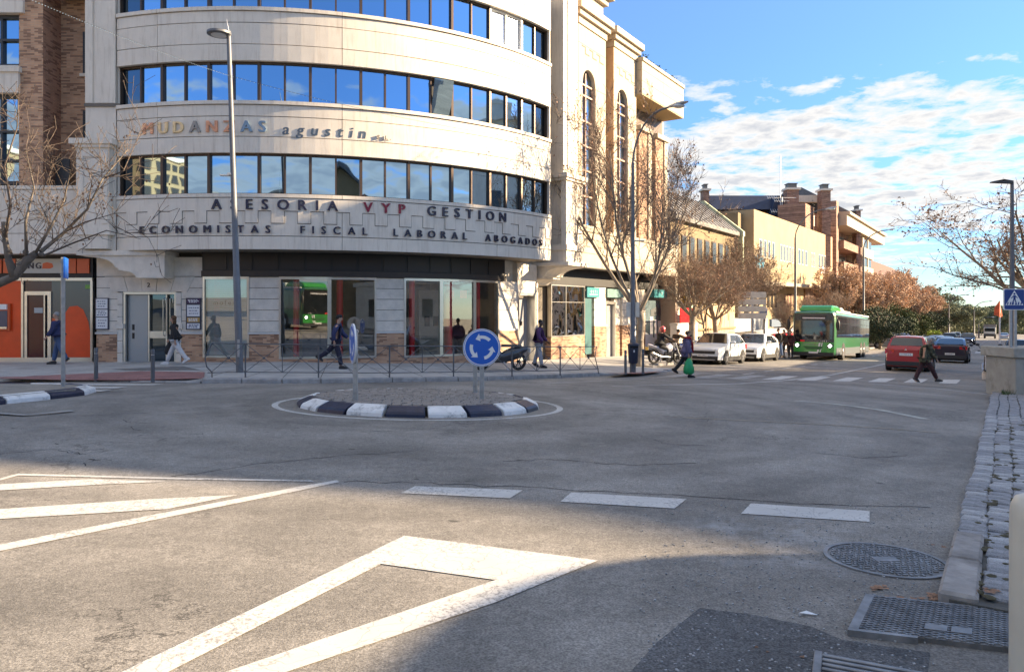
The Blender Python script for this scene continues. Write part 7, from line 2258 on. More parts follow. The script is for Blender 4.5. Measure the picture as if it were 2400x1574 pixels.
def make_car(kind, label, body_m, plate_txt='', name='parked_car', group=None, lights_on=False, cat='car', roof_m=None, rearlit=False):
 s = SPEC[kind]
 L_, W, H = s['L'], s['W'], s['H']
 root = thing(name, label, cat, (0, 0, 0), 0, group)
 xc = (s['wx'][0] + s['wx'][1]) / 2                      # origin between the axles, nose towards +x
 zs = .24                                                # sill
 X = [0.0, .10, .28, .6, s['hx'] * .75, s['hx'], (s['hx'] + s['rx0']) / 2, s['rx0'], s['rx0'] + .5, (s['rx0'] + s['rx1']) / 2, s['rx1'] - .4, s['rx1'], (s['rx1'] + s['tx']) / 2, s['tx'], L_ - .10, L_]
 belt = resample([(0, s['nose']), (.12, s['nose'] + .08), (.5, s['hood'] - .09), (s['hx'], s['hood']), (s['rx0'], s['hood'] + .02), (s['rx1'], s['hood'] + .06), (s['tx'], s['tailz']), (L_, s['tailz'] - .10)], X)
 top = resample([(0, s['nose']), (.12, s['nose'] + .08), (.5, s['hood'] - .09), (s['hx'], s['hood']), (s['rx0'], H - .04), (s['rx0'] + .6, H), (s['rx1'] - .4, H - .02), (s['rx1'], H - .06), (s['tx'], s['tailz'] + .02), (L_, s['tailz'] - .10)], X)
 hb = resample([(0, .86), (.10, .93), (.35, .985), (.9, 1.0), (L_ - .6, 1.0), (L_ - .15, .95), (L_, .88)], X)
 nx = len(X)
 def pt(i, zf):                                          # point on the side: zf 0..1 sill->belt, 1..2 belt->roof
  w = W / 2 * hb[i]
  if zf <= 1:
   z = zs + (belt[i] - zs) * zf
   bulge = 1.0 - .045 * abs(zf - .55) / .55
   return (xc - X[i], w * bulge, z)
  f = zf - 1
  z = belt[i] + (top[i] - belt[i]) * f
  gh = max(0.0, (top[i] - belt[i]))
  return (xc - X[i], w * (.975) - .235 * gh * f / .55, z)
 levels = [0, .28, .6, .85, 1.0, 1.5, 1.93]
 b = MB()
 rows = []
 for i in range(nx):
  r = [pt(i, q) for q in levels]
  tz = top[i] + (0.0 if top[i] - belt[i] > .1 else .0)
  half = r[-1][1]
  r.append((r[-1][0], half * .80, tz + .012)); r.append((r[-1][0], half * .4, tz + .028)); r.append((r[-1][0], 0, tz + .034))
  full = r + [(p[0], -p[1], p[2]) for p in r[-2::-1]]
  rows.append(full)
 m = len(rows[0])
 vs = [p for r in rows for p in r]
 fs = []
 for i in range(nx - 1):
  for j in range(m - 1):
   fs.append((i * m + j, i * m + j + 1, (i + 1) * m + j + 1, (i + 1) * m + j))
  fs.append((i * m + m - 1, i * m, (i + 1) * m, (i + 1) * m + m - 1))
 fs.append(tuple(range(m))); fs.append(tuple((nx - 1) * m + j for j in range(m - 1, -1, -1)))
 b.add(vs, fs)
 body = b.build('body', body_m, root, smooth=True, auto=32)
 def panel(nm, pts4, mt, off=.006, inset=.0, par=None):
  b_ = MB()
  P_ = [np.array(p, float) for p in pts4]
  c = sum(P_) / len(P_)
  n_ = np.cross(P_[1] - P_[0], P_[2] - P_[0]); n_ /= np.linalg.norm(n_) + 1e-9
  ctr = np.array([0, 0, .7])
  if np.dot(n_, c - ctr) < 0: n_ = -n_
  Q = [p + (c - p) * inset + n_ * off for p in P_]
  Q2 = [q - n_ * .02 for q in Q]
  k_ = len(Q)
  b_.add([tuple(q) for q in Q] + [tuple(q) for q in Q2], [tuple(range(k_)), tuple(range(2 * k_ - 1, k_ - 1, -1))] + [(j, (j + 1) % k_, k_ + (j + 1) % k_, k_ + j) for j in range(k_)])
  return b_.build(nm, mt, par or root)
 ih, ir0, ir1, it = X.index(s['hx']), X.index(s['rx0']), X.index(s['rx1']), X.index(s['tx'])
 for sg in (1, -1):
  def sp(x, z, out=.012):
   i = max(k for k in range(nx) if X[k] <= x + 1e-6); i = min(i, nx - 2)
   f = (x - X[i]) / (X[i + 1] - X[i])
   be = belt[i] * (1 - f) + belt[i + 1] * f; w = W / 2 * (hb[i] * (1 - f) + hb[i + 1] * f) * .975
   return (xc - x, sg * (w - .235 * max(0, z - be) / .55 * 1.0 + out), z)
  zt = H - .10
  zb_ = s['hood'] + .04
  rx0, rx1 = s['rx0'], s['rx1']
  mid_ = (rx0 + rx1) / 2 + .02
  fa = [sp(s['hx'] + .32, zb_), sp(mid_ - .04, zb_ + .02), sp(mid_ - .04, zt), sp(rx0 + .12, zt)]
  ra = [sp(mid_ + .04, zb_ + .02), sp(rx1 - .08, zb_ + .04), sp(rx1 - .30, zt - .01), sp(mid_ + .04, zt)]
  panel('side_window', fa, carglass, .004); panel('side_window', ra, carglass, .004)
  qx = min(s['tx'] - .25, rx1 + .35)
  panel('quarter_window', [sp(rx1 - .02, zb_ + .05), sp(qx, zb_ + .08), sp(rx1 - .12, zt - .05)], carglass, .004)
  b = MB()
  for x in (s['hx'] + .28, mid_, rx1 - .02):
   b.box(xc - x - .004, xc - x + .004, sg * (W / 2 * .945), sg * (W / 2 * 1.002), .36, zb_ - .02) if sg > 0 else b.box(xc - x - .004, xc - x + .004, -W / 2 * 1.002, -W / 2 * .945, .36, zb_ - .02)
  b.build('door_seam', M['underbody'], root)
  for x in (mid_ - .22, rx1 - .22):
   b = MB(); y0, y1 = sg * (W / 2 * .97), sg * (W / 2 * 1.01 + .01); b.box(xc - x - .09, xc - x + .09, min(y0, y1), max(y0, y1), zb_ - .17, zb_ - .14); b.build('door_handle', body_m, root)
  b = MB(); mx_ = xc - s['hx'] - .42; b.ball((mx_, sg * (W / 2 + .09), zb_ + .09), .07, .11, .075, 10, 6); b.build('mirror', body_m, root, smooth=True)
  if s['clad']:
   b = MB(); y0, y1 = sg * (W / 2 * .93), sg * (W / 2 * 1.005 + .004); b.box(xc - s['wx'][1] + .3, xc - s['wx'][0] - .3, min(y0, y1), max(y0, y1), .20, .40); b.build('sill_cladding', M['blackplastic'], root)
  for wx in s['wx']:
   x = xc - wx; wr = s['wr']
   b = MB()
   pts = [(x + (wr + .075) * cos(a), wr + (wr + .075) * sin(a)) for a in [pi * k_ / 14 for k_ in range(15)]]
   pin = [(x + (wr + .02) * cos(a), wr + (wr + .02) * sin(a)) for a in [pi * (14 - k_) / 14 for k_ in range(15)]]
   FRm = lambda t, n, z: (t, sg * n, z)
   b.plate(FRm, [(x + (wr + .05) * cos(a), max(.2, wr + (wr + .05) * sin(a))) for a in [2 * pi * k_ / 20 for k_ in range(20)]], W / 2 * .8, W / 2 * 1.006)
   b.build('wheel_arch', M['blackplastic'] if s['clad'] else M['underbody'], root)
   b = MB()
   yo = W / 2 * 1.012
   b.tube([(x, sg * (yo - .22), wr), (x, sg * (yo - .20), wr), (x, sg * (yo - .03), wr), (x, sg * yo, wr)], [wr * .93, wr, wr, wr * .93], 28)
   w_ = b.build('wheel', M['rubber'], root, smooth=True, auto=40)
   b = MB(); b.tube([(x, sg * (yo - .02), wr), (x, sg * (yo + .004), wr)], [wr * .70, wr * .68], 20); b.build('rim', M['rimdark'], w_)
   b = MB()
   for k_ in range(5):
    a = 2 * pi * k_ / 5 + .3
    q = [(x + wr * .12 * cos(a + 1.4), wr + wr * .12 * sin(a + 1.4)), (x + wr * .66 * cos(a + .13), wr + wr * .66 * sin(a + .13)), (x + wr * .66 * cos(a - .13), wr + wr * .66 * sin(a - .13)), (x + wr * .12 * cos(a - 1.4), wr + wr * .12 * sin(a - 1.4))]
    b.plate(FRm, q, yo + .003, yo + .014)
   b.plate(FRm, [(x + wr * .16 * cos(2 * pi * k_ / 12), wr + wr * .16 * sin(2 * pi * k_ / 12)) for k_ in range(12)], yo + .004, yo + .018)
   b.build('spokes', M['rim'], w_)
 def across(x, z, f):
  i = max(k for k in range(nx) if X[k] <= x + 1e-6); i = min(i, nx - 2)
  g = (x - X[i]) / (X[i + 1] - X[i])
  be = belt[i] * (1 - g) + belt[i + 1] * g; w = W / 2 * (hb[i] * (1 - g) + hb[i + 1] * g) * .975
  tp = top[i] * (1 - g) + top[i + 1] * g
  return (xc - x, f * (w - .235 * max(0, tp - be) / .55), tp + .030)
 xa, xb = s['hx'] + .06, s['rx0'] - .03
 ws = [across(xa, 0, .90), across(xa, 0, -.90), across(xb, 0, -.86), across(xb, 0, .86)]
 panel('windscreen', ws, carglass, .008)
 xa, xb = s['rx1'] + .06, s['tx'] - .06
 rw_ = [across(xa, 0, .86), across(xa, 0, -.86), across(xb, 0, -.86), across(xb, 0, .86)]
 panel('rear_window', rw_, carglass, .008)
 b = MB(); b.box(xc - L_ + .12, xc - .14, -W / 2 * .86, W / 2 * .86, .16, .27); b.build('underside', M['underbody'], root)
 nz = s['nose']
 b = MB(); b.box(xc - .10, xc + .012, -W * .33, W * .33, nz - .19, nz - .045); b.build('grille', M['blackplastic'], root, bevel=.01)
 b = MB(); b.box(xc - .14, xc + .020, -W * .41, W * .41, .24, .42); b.build('front_bumper', M['blackplastic'] if s['clad'] else body_m, root, bevel=.02)
 b = MB(); b.box(xc - .10, xc + .026, -W * .34, W * .34, .22, .265); b.build('skid_plate', M['steel'] if s['clad'] else M['underbody'], root)
 for sg in (1, -1):
  b = MB(); y0, y1 = sg * W * .33, sg * W * .458
  b.add([(xc - .02, y0, nz - .14), (xc - .02 - .17, y1, nz - .10), (xc - .02 - .20, y1, nz + .04), (xc - .03, y0, nz + .02),
    (xc + .012, y0, nz - .14), (xc - .10, y1, nz - .12), (xc - .16, y1, nz + .05), (xc + .006, y0, nz + .03)],
    [(0, 1, 2, 3), (4, 7, 6, 5), (0, 4, 5, 1), (1, 5, 6, 2), (2, 6, 7, 3), (3, 7, 4, 0)])
  b.build('headlight', M['lampglow'] if lights_on else M['headlens'], root)
 b = MB(); b.box(xc + .027, xc + .036, -.26, .26, .40, .52); pf = b.build('number_plate', M['plate'], root)
 tz = s['tailz']
 for sg in (1, -1):
  b = MB(); y0, y1 = sg * W * .27, sg * W * .468
  z0, z1 = tz - .26, tz - .06
  b.add([(xc - L_ + .02, y0, z0 + .03), (xc - L_ + .15, y1, z0), (xc - L_ + .20, y1 * 1.02, z1 + .03), (xc - L_ + .02, y0, z1),
    (xc - L_ - .03, y0, z0 + .03), (xc - L_ + .02, y1 * 1.035, z0), (xc - L_ + .06, y1 * 1.05, z1 + .03), (xc - L_ - .02, y0, z1)],
    [(0, 3, 2, 1), (4, 5, 6, 7), (0, 1, 5, 4), (1, 2, 6, 5), (2, 3, 7, 6), (3, 0, 4, 7)])
  b.build('tail_light', M['tail'], root)
 b = MB(); b.box(xc - L_ - .025, xc - L_ + .16, -W * .455, W * .455, .26, .46); b.build('rear_bumper', M['blackplastic'] if s['clad'] else body_m, root, bevel=.02)
 b = MB(); b.box(xc - L_ - .022, xc - L_ - .0, -.27, .27, .72 if kind != 'crossover' else .50, .84 if kind != 'crossover' else .62); pr_ = b.build('number_plate', M['plate'], root)
 if plate_txt:
  text_fit(plate_txt, lambda t, n, z: (xc + .036 + n, t, z), -.21, .21, .425, .07, .003, M['postertxt'], pf, bold=0, name='plate_lettering', world=False, joined=True)
  zz_ = .745 if kind != 'crossover' else .525
  text_fit(plate_txt, lambda t, n, z: (xc - L_ - .022 - n, -t, z), -.21, .21, zz_, .07, .003, M['postertxt'], pr_, bold=0, name='plate_lettering', world=False, joined=True)
 b = MB(); b.box(xc - L_ + .16, xc - L_ + .24, -.01, .01, H * 0, 0.001);
 if kind in ('suv', 'compact', 'mpv'):
  b = MB()
  for sg in (1, -1):
   b.tube([(xc - s['rx0'] - .2, sg * W * .33, H - .0), (xc - s['rx0'] - .3, sg * W * .33, H + .045), (xc - s['rx1'] + .3, sg * W * .33, H + .035), (xc - s['rx1'] + .15, sg * W * .33, H - .02)], .014, 6)
   b.build('roof_rail', M['blackplastic'], root); b = MB()
 b = MB(); b.tube([(xc - s['rx1'] + .3, 0, H + .02), (xc - s['rx1'] + .1, 0, H + .16)], [.008, .004], 6); b.build('aerial', M['blackplastic'], root)
 return root
UA = atan2(UY, UX)
whitep = paint('pearl_white_paint', (0.62, 0.66, 0.70))
redp = paint('red_car_paint', (0.36, 0.010, 0.012))
darkp = paint('plum_black_paint', (0.022, 0.016, 0.030), 0.3)
silverp = paint('silver_paint', (0.38, 0.39, 0.40), 0.6)
greyp = paint('dark_grey_paint', (0.045, 0.047, 0.055), 0.4)
bluep = paint('pale_blue_paint', (0.35, 0.42, 0.50), 0.2)
c1_ = make_car('suv', 'white car with dark grille, nearest in the bay beside the woman with green bags', whitep, '1877MLL')
x_, y_ = st(37.6, -12.35); sit(c1_, x_, y_, UA + pi)
c2_ = make_car('crossover', 'second white car parked close behind the first white one', whitep, '')
x_, y_ = st(43.6, -12.15); sit(c2_, x_, y_, UA + pi)
c3_ = make_car('compact', 'red compact off-roader seen from behind, waiting in the lane behind the walking man', redp, '1119MVR', name='car')
x_, y_ = st(40.0, -3.75); sit(c3_, x_, y_, UA)
b = MB()
for k_ in range(3):
 a = R(90 + 120 * k_)
 c_z, s_ = 1.0, .055
 b.plate(lambda t, n, z: (-2.22 - n, -t, z), [(0, c_z), (s_ * .6 * cos(a + .5), c_z + s_ * .6 * sin(a + .5)), (s_ * 1.1 * cos(a), c_z + s_ * 1.1 * sin(a)), (s_ * .6 * cos(a - .5), c_z + s_ * .6 * sin(a - .5))], .02, .03)
b.build('badge', M['chrome'], c3_)
c4_ = make_car('crossover', 'dark plum crossover seen from behind, ahead of the red car in the right lane', darkp, '5642MBT', name='car')
x_, y_ = st(55.6, -2.85); sit(c4_, x_, y_, UA)
b = MB(); b.box(-2.35, -2.30, -.72, .72, .985, 1.01); b.build('light_bar', M['tail'], c4_)
queue = [
 ('mpv', silverp, 'silver people carrier seen side-on right of the bus', (2083, 78), UA + R(115), 'parked_car', False),
 ('hatch', greyp, 'dark hatchback just beyond the walking man, nearest of the far row', (2172, 62), UA, 'car', False),
 ('hatch', silverp, 'pale grey hatchback in the far queue left of the white roofed one', (2196, 74), UA, 'car', False),
 ('sedan', bluep, 'white-roofed car beyond the plum crossover', (2216, 70), UA, 'car', False),
 ('mpv', greyp, 'dark van-like car in the far row behind the white-roofed car', (2227, 96), UA, 'car', False),
 ('suv', darkp, 'dark oncoming car with a lit headlamp far down the lane', (2268, 104), UA + pi, 'car', True),
 ('sedan', bluep, 'small pale blue car far away just left of the crossing sign', (2353, 158), UA, 'car', False),
 ('hatch', greyp, 'dark car parked half behind the crossing sign at the right edge', (2386, 52), UA + pi, 'parked_car', False),
 ('mpv', silverp, 'pale car far back behind the oncoming dark one', (2240, 118), UA, 'car', False),
]
for kind, mt, lab, (px_, Yq_), rz, nm, lo_ in queue:
 o = make_car(kind, lab, mt, '', name=nm, lights_on=lo_)
 sit(o, bear(px_) * Yq_, Yq_, rz)
tk = thing('truck', 'pale tipper truck facing the viewer far down the street', 'truck', (0, 0, 0))
b = MB(); b.box(1.2, 3.2, -1.2, 1.2, .9, 2.6); b.build('cab', mat('truck_cab', (.45, .47, .44), .5), tk, bevel=.1)
b = MB(); b.box(3.2, 3.24, -1.0, 1.0, 1.65, 2.45); b.build('windscreen', carglass, tk)
b = MB(); b.box(3.2, 3.26, -1.15, 1.15, .5, 1.1); b.build('bumper', M['blackplastic'], tk)
b = MB(); b.box(-3.5, 1.0, -1.25, 1.25, 1.2, 3.3); b.build('load_body', M['greyroof'], tk)
for sg in (1, -1):
 for x in (2.2, -1.5, -2.7):
  b = MB(); b.tube([(x, sg * .85, .5), (x, sg * 1.2, .5)], .5, 16); b.build('wheel', M['rubber'], tk)
 b = MB(); b.box(3.26, 3.3, sg * .95 - .15, sg * .95 + .15, .75, .95); b.build('headlight', M['headlens'], tk)
sit(tk, bear(2320) * 175, 175, UA + pi)
busg = paint('bus_green_paint', (0.035, 0.30, 0.045))
busdg = paint('bus_pale_green_paint', (0.045, 0.17, 0.07))
busl = mat('bus_silver_skirt', (0.16, 0.18, 0.19), .35, metal=.3)
def make_bus(label, number='1183'):
 root = thing('city_bus', label, 'bus', (0, 0, 0))
 L_, W, H = 13.4, 2.55, 3.0
 b = MB()
 sec = []
 for (x, wf, zt) in ((0.0, .93, .98), (-.10, .975, .995), (-.35, 1, 1), (-L_ + .3, 1, 1), (-L_, .97, .99)):
  w = W / 2 * wf
  sec.append([(x, w * .98, .34), (x, w, .5), (x, w, 2.2 * zt), (x, w * .985, 2.75 * zt), (x, w * .93, 2.95 * zt), (x, w * .80, 3.02 * zt), (x, 0, 3.05 * zt),
     (x, -w * .80, 3.02 * zt), (x, -w * .93, 2.95 * zt), (x, -w * .985, 2.75 * zt), (x, -w, 2.2 * zt), (x, -w, .5), (x, -w * .98, .34)])
 m = 13
 vs = [p for r in sec for p in r]
 fs = [(i * m + j, i * m + (j + 1) % m, (i + 1) * m + (j + 1) % m, (i + 1) * m + j) for i in range(4) for j in range(m)] + [tuple(range(m)), tuple(4 * m + j for j in range(m - 1, -1, -1))]
 b.add(vs, fs)
 b.build('body', busdg, root, smooth=True, auto=30)
 for sg in (1, -1):
  FRm = lambda t, n, z: (t, sg * n, z)
  b = MB(); b.boxf(FRm, -L_ + .4, -.25, W / 2 * .99, W / 2 + .008, .35, .78); b.build('skirt', busl, root)
  b = MB(); b.boxf(FRm, -L_ + .15, -.30, W / 2 * .985, W / 2 + .006, 1.42, 2.80); sw = b.build('window_band', mat('bus_band', (.02, .022, .025), .15, spec=.9), root)
  n_w = 9
  for i in range(n_w):
   a = -L_ + .25 + (L_ - .7) * i / n_w; c = a + (L_ - .7) / n_w - .05
   b = MB(); b.boxf(FRm, a, c, W / 2 + .006, W / 2 + .014, 1.50, 2.30); b.build('side_window', carglass, root)
   b = MB(); b.boxf(FRm, a, c, W / 2 + .006, W / 2 + .014, 2.34, 2.70); b.build('top_window', carglass, root)
  for x in (-2.6, -9.6, -10.95):
   b = MB(); b.plate(FRm, [(x + .60 * cos(2 * pi * k_ / 20), max(.3, .5 + .60 * sin(2 * pi * k_ / 20))) for k_ in range(20)], W / 2 * .8, W / 2 + .012); b.build('wheel_arch', M['underbody'], root)
   b = MB(); b.tube([(x, sg * (W / 2 - .3), .48), (x, sg * (W / 2 - .02), .48), (x, sg * (W / 2 + .02), .48)], [.48, .48, .45], 24); w = b.build('wheel', M['rubber'], root, smooth=True, auto=40)
   b = MB(); b.tube([(x, sg * (W / 2), .48), (x, sg * (W / 2 + .03), .48)], [.28, .24], 16); b.build('rim', M['rim'], w)
  b = MB(); b.tube([(-.05, sg * W * .46, 2.72), (.25, sg * (W * .53), 2.70), (.32, sg * (W * .56), 2.45)], .03, 6); b.ball((.30, sg * (W * .565), 2.18), .09, .12, .34, 10, 8); b.build('mirror', M['blackplastic'], root, smooth=True)
 Ff = lambda t, n, z: (n, t, z)
 b = MB(); b.plate(Ff, [(-1.17, 1.12), (1.17, 1.12), (1.19, 2.0), (1.14, 2.88), (-1.14, 2.88), (-1.19, 2.0)], -.03, .022); b.build('front_mask', mat('bus_mask', (.012, .013, .015), .2, spec=.8), root)
 b = MB(); b.plate(Ff, [(-1.08, 1.30), (1.08, 1.30), (1.10, 2.0), (1.07, 2.45), (-1.07, 2.45), (-1.10, 2.0)], .022, .034); b.build('windscreen', carglass, root)
 b = MB(); b.plate(Ff, [(-.72, 2.52), (.72, 2.52), (.72, 2.74), (-.72, 2.74)], .022, .032); ds = b.build('destination_display', M['blackplastic'], root)
 b = MB(); b.boxf(Ff, -.66, .66, .033, .036, 2.56, 2.64); b.build('display_text', mat('display_text', (.6, .6, .62), .5), ds)
 b = MB(); b.plate(Ff, [(-1.20, .50), (1.20, .50), (1.21, 1.10), (.75, 1.02), (.45, .92), (-.45, .92), (-.75, 1.02), (-1.21, 1.10)], -.03, .028); b.plate(Ff, [(-1.15, 1.0), (1.15, 1.0), (1.12, 1.2), (-1.12, 1.2)], -.03, .012)
 b.build('front_panel', busg, root)
 b = MB(); b.plate(Ff, [(-.62, .86), (.62, .86), (.40, .66), (-.40, .66)], .028, .036); b.build('grille', mat('bus_grille', (.02, .12, .03), .4), root)
 b = MB(); b.boxf(Ff, -1.19, 1.19, -.05, .04, .26, .50); b.build('front_bumper', M['blackplastic'], root, bevel=.03)
 b = MB(); b.boxf(Ff, -.27, .27, .041, .05, .42, .53); b.build('number_plate', M['plate'], root)
 for sg in (1, -1):
  FRm = lambda t, n, z: (n, sg * t, z)
  b = MB(); b.plate(FRm, [(.78, .78), (1.13, .82), (1.17, 1.0), (.95, 1.03), (.80, .94)], .01, .04); b.build('headlight_housing', M['headlens'], root)
  b = MB(); b.tube([(.04, sg * .96, .90), (.055, sg * .96, .90)], .085, 14); b.build('headlight', M['lampglow'], root)
 b = MB(); b.plate(Ff, [(.20, .5), (.30, .5), (.42, 1.08), (.32, 1.08)], .029, .033); b.plate(Ff, [(.36, .5), (.42, .5), (.54, 1.08), (.48, 1.08)], .029, .033); b.build('diagonal_stripe', M['poster'], root)
 text_fit(number, lambda t, n, z: (n, t, z), .42, .78, 1.135, .10, .004, M['poster'], root, bold=.004, base_n=.024, name='fleet_number', world=False, joined=True)
 b = MB(); b.boxf(Ff, -.78, -.52, .024, .03, 1.13, 1.24); b.build('red_badge', M['red'], root)
 for sg in (1, -1):
  b = MB(); b.tube([(.04, sg * .15, 1.32), (.045, sg * .55, 1.62)], .012, 5); b.build('wiper', M['blackplastic'], root)
 b = MB()
 prof = [(-.45, 3.0), (-.62, 3.30), (-.95, 3.42), (-2.7, 3.42), (-3.1, 3.30), (-3.4, 3.0)]
 b.prof(lambda t, n, z: (n, t, z), prof, -.98, .98)
 b.build('roof_pod', busg, root, bevel=.10)
 b = MB(); b.prof(lambda t, n, z: (n, t, z), [(-3.42, 3.0), (-3.5, 3.35), (-4.3, 3.38), (-4.9, 3.2), (-5.1, 3.0)], -.95, .95); b.build('rear_pod', mat('pod_grey', (.42, .50, .46), .4), root, bevel=.08)
 b = MB(); b.boxf(lambda t, n, z: (n, t, z), -.8, .8, -8.2, -5.8, 3.0, 3.22); b.build('roof_unit', M['white'], root, bevel=.05)
 b = MB(); b.box(-L_ - .0, -.4, -W / 2 * .97, -W / 2 * .90, 2.96, 3.05); b.box(-L_, -.4, W / 2 * .90, W / 2 * .97, 2.96, 3.05); b.build('gutter', M['white'], root)
 return root
bus = make_bus('green city bus with black windscreen and roof pod standing at the stop')
x_, y_ = st(48.4, -9.87); sit(bus, x_, y_, UA + pi)
bus2 = copy_tree(bus)
bus2['label'] = 'second green bus, seen only as a reflection in the big shop window'
sit(bus2, -4.4, -2.4, R(66))
def make_bike(label, body_m, sport=False, plate_y=False, cat='motorcycle', name='motorcycle'):
 root = thing(name, label, cat, (0, 0, 0))
 wr = .30 if sport else .33
 wb = .70
 for x in (wb, -wb):
  b = MB(); n_ = 24
  for i in range(n_):
   a, c = 2 * pi * i / n_, 2 * pi * (i + 1) / n_
   w_ = .06
   q = []
   for aa in (a, c):
    for (rr_, yy_) in ((wr, 0), (wr - .03, w_), (wr - .09, w_ * .8), (wr - .09, -w_ * .8), (wr - .03, -w_)):
     q.append((x + rr_ * cos(aa), yy_, wr + rr_ * sin(aa)))
   b.add(q, [(j, (j + 1) % 5, 5 + (j + 1) % 5, 5 + j) for j in range(5)])
  w = b.build('wheel', M['rubber'], root)
  b = MB()
  for k_ in range(6):
   a = 2 * pi * k_ / 6
   b.tube([(x, 0, wr), (x + (wr - .08) * cos(a), 0, wr + (wr - .08) * sin(a))], .018, 5)
  b.tube([(x, -.07, wr), (x, .07, wr)], .05, 10); b.build('spokes', M['rimdark'], w)
 b = MB()
 for sg in (1, -1): b.tube([(wb, sg * .09, wr), (wb - .24, sg * .09, .95)], .025, 6)
 b.build('fork', M['steel'], root)
 b = MB(); b.tube([(wb - .26, -.36, 1.05), (wb - .28, -.15, 1.0), (wb - .28, .15, 1.0), (wb - .26, .36, 1.05)], .018, 6); b.build('handlebar', M['blackplastic'], root)
 if sport:
  secs = [(wb + .12, .05, .35, .50), (wb + .10, .20, .42, .80), (wb - .1, .26, .38, 1.02), (wb - .38, .22, .28, .92), (0, .20, .24, .62), (-.35, .24, .30, .78), (-.75, .20, .45, .84), (-1.0, .08, .66, .82)]
 else:
  secs = [(.34, .06, .62, .82), (.22, .16, .52, .95), (0, .17, .34, .93), (-.2, .13, .34, .80), (-.45, .14, .60, .82), (-.85, .11, .74, .88), (-1.02, .05, .80, .90)]
 b = MB(); vs = []
 for (x, w, z0, z1) in secs:
  zc, h = (z0 + z1) / 2, (z1 - z0) / 2
  for j in range(8):
   a = 2 * pi * j / 8 + pi / 8
   vs.append((x, w * cos(a), zc + h * sin(a)))
 fs = [(i * 8 + j, i * 8 + (j + 1) % 8, (i + 1) * 8 + (j + 1) % 8, (i + 1) * 8 + j) for i in range(len(secs) - 1) for j in range(8)] + [tuple(range(7, -1, -1)), tuple((len(secs) - 1) * 8 + j for j in range(8))]
 b.add(vs, fs); b.build('fairing', body_m, root, smooth=True, auto=50)
 b = MB(); b.box(-.75, -.05, -.13, .13, .80, .88); b.build('seat', M['blackplastic'], root, bevel=.03)
 b = MB(); b.box(-.22, .28, -.16, .16, .26, .56); b.build('engine', M['rimdark'], root, bevel=.04)
 b = MB(); b.tube([(.1, -.18, .30), (-.5, -.20, .34), (-.95, -.20, .50)], [.03, .05, .06], 8); b.build('exhaust', M['steel'], root)
 b = MB(); b.ball((wb - .18 if not sport else wb + .06, 0, .86), .06, .11, .09, 10, 6); b.build('headlight', M['lens'], root)
 for sg in (1, -1):
  b = MB(); b.tube([(wb - .26, sg * .2, 1.02), (wb - .2, sg * .33, 1.25)], .010, 5); b.ball((wb - .22, sg * .36, 1.28), .03, .075, .05, 8, 6); b.build('mirror', M['blackplastic'], root)
 if sport:
  b = MB(); b.add([(wb + .02, -.17, 1.0), (wb + .02, .17, 1.0), (wb - .22, .14, 1.36), (wb - .22, -.14, 1.36)], [(0, 1, 2, 3)]); b.build('windshield', M['shopglass'], root, fix=False)
 b = MB(); b.box(-1.10, -1.08, -.10, .10, .62, .76); b.build('number_plate', mat('plate_yellow', (.55, .38, .08), .5) if plate_y else M['plate'], root)
 b = MB(); b.tube([(-.05, .16, .30), (-.15, .34, .0)], .014, 5); b.build('side_stand', M['steel'], root)
 return root
mk = make_bike('big black scooter with a windshield parked behind the round sign and the guard rail', mat('scooter_black', (.02, .022, .03), .3, coat=.4), sport=True)
q = gp(1172, 868, .15); sit(mk, q[0], q[1], R(208), S)
mk1 = make_bike('black and white trail motorcycle ridden by the rider in the red and white helmet', mat('bike_white', (.45, .45, .5), .4), plate_y=True)
q = (bear(1551) * 33.2, 33.2); q = (q[0] + .2, q[1]); bike1 = q
sit(mk1, q[0], q[1], R(28), S)
mk2 = make_bike('dark blue motorcycle with the brown-jacketed rider beside the trail motorcycle', mat('bike_blue', (.03, .04, .16), .35, coat=.4))
q2 = (bear(1590) * 35.0, 35.0); sit(mk2, q2[0], q2[1], R(40), S)
mk3 = make_bike('motorcycle parked behind the black bin at the right edge', mat('bike_dark', (.03, .03, .035), .35))
q3 = gp(2352, 893, .06); sit(mk3, q3[0] + .5, q3[1] + 1.6, UA + pi, SR)
# PEOPLE
PEND = []
def skin_obj(name, pts, edges, m, parent, sub=1):
 """pts: list of (x,y,z,r) ; first is the root"""
 me = bpy.data.meshes.new(name)
 me.from_pydata([p[:3] for p in pts], edges, [])
 o = bpy.data.objects.new(name, me)
 col.objects.link(o)
 md = o.modifiers.new('skin', 'SKIN')
 for i, p in enumerate(pts):
  r = p[3]
  sv = me.skin_vertices[0].data[i]
  sv.radius = (r, r) if not hasattr(r, '__len__') else r
  sv.use_root = (i == 0)
 md.use_smooth_shade = True
 md.branch_smoothing = .6
 if sub:
  s2 = o.modifiers.new('sub', 'SUBSURF'); s2.levels = sub; s2.render_levels = sub
 me.materials.append(m)
 o.parent = parent
 PEND.append((o, m))
 return o
def flush_skin():
 bpy.context.view_layer.update()
 dg = bpy.context.evaluated_depsgraph_get()
 new = []
 for o, m in PEND:
  me = bpy.data.meshes.new_from_object(o.evaluated_get(dg))
  new.append(me)
 for (o, m), me in zip(PEND, new):
  o.modifiers.clear()
  nm = o.name
  o.data = me
  if not me.materials: me.materials.append(m)
  me.polygons.foreach_set('use_smooth', [True] * len(me.polygons))
 PEND.clear()
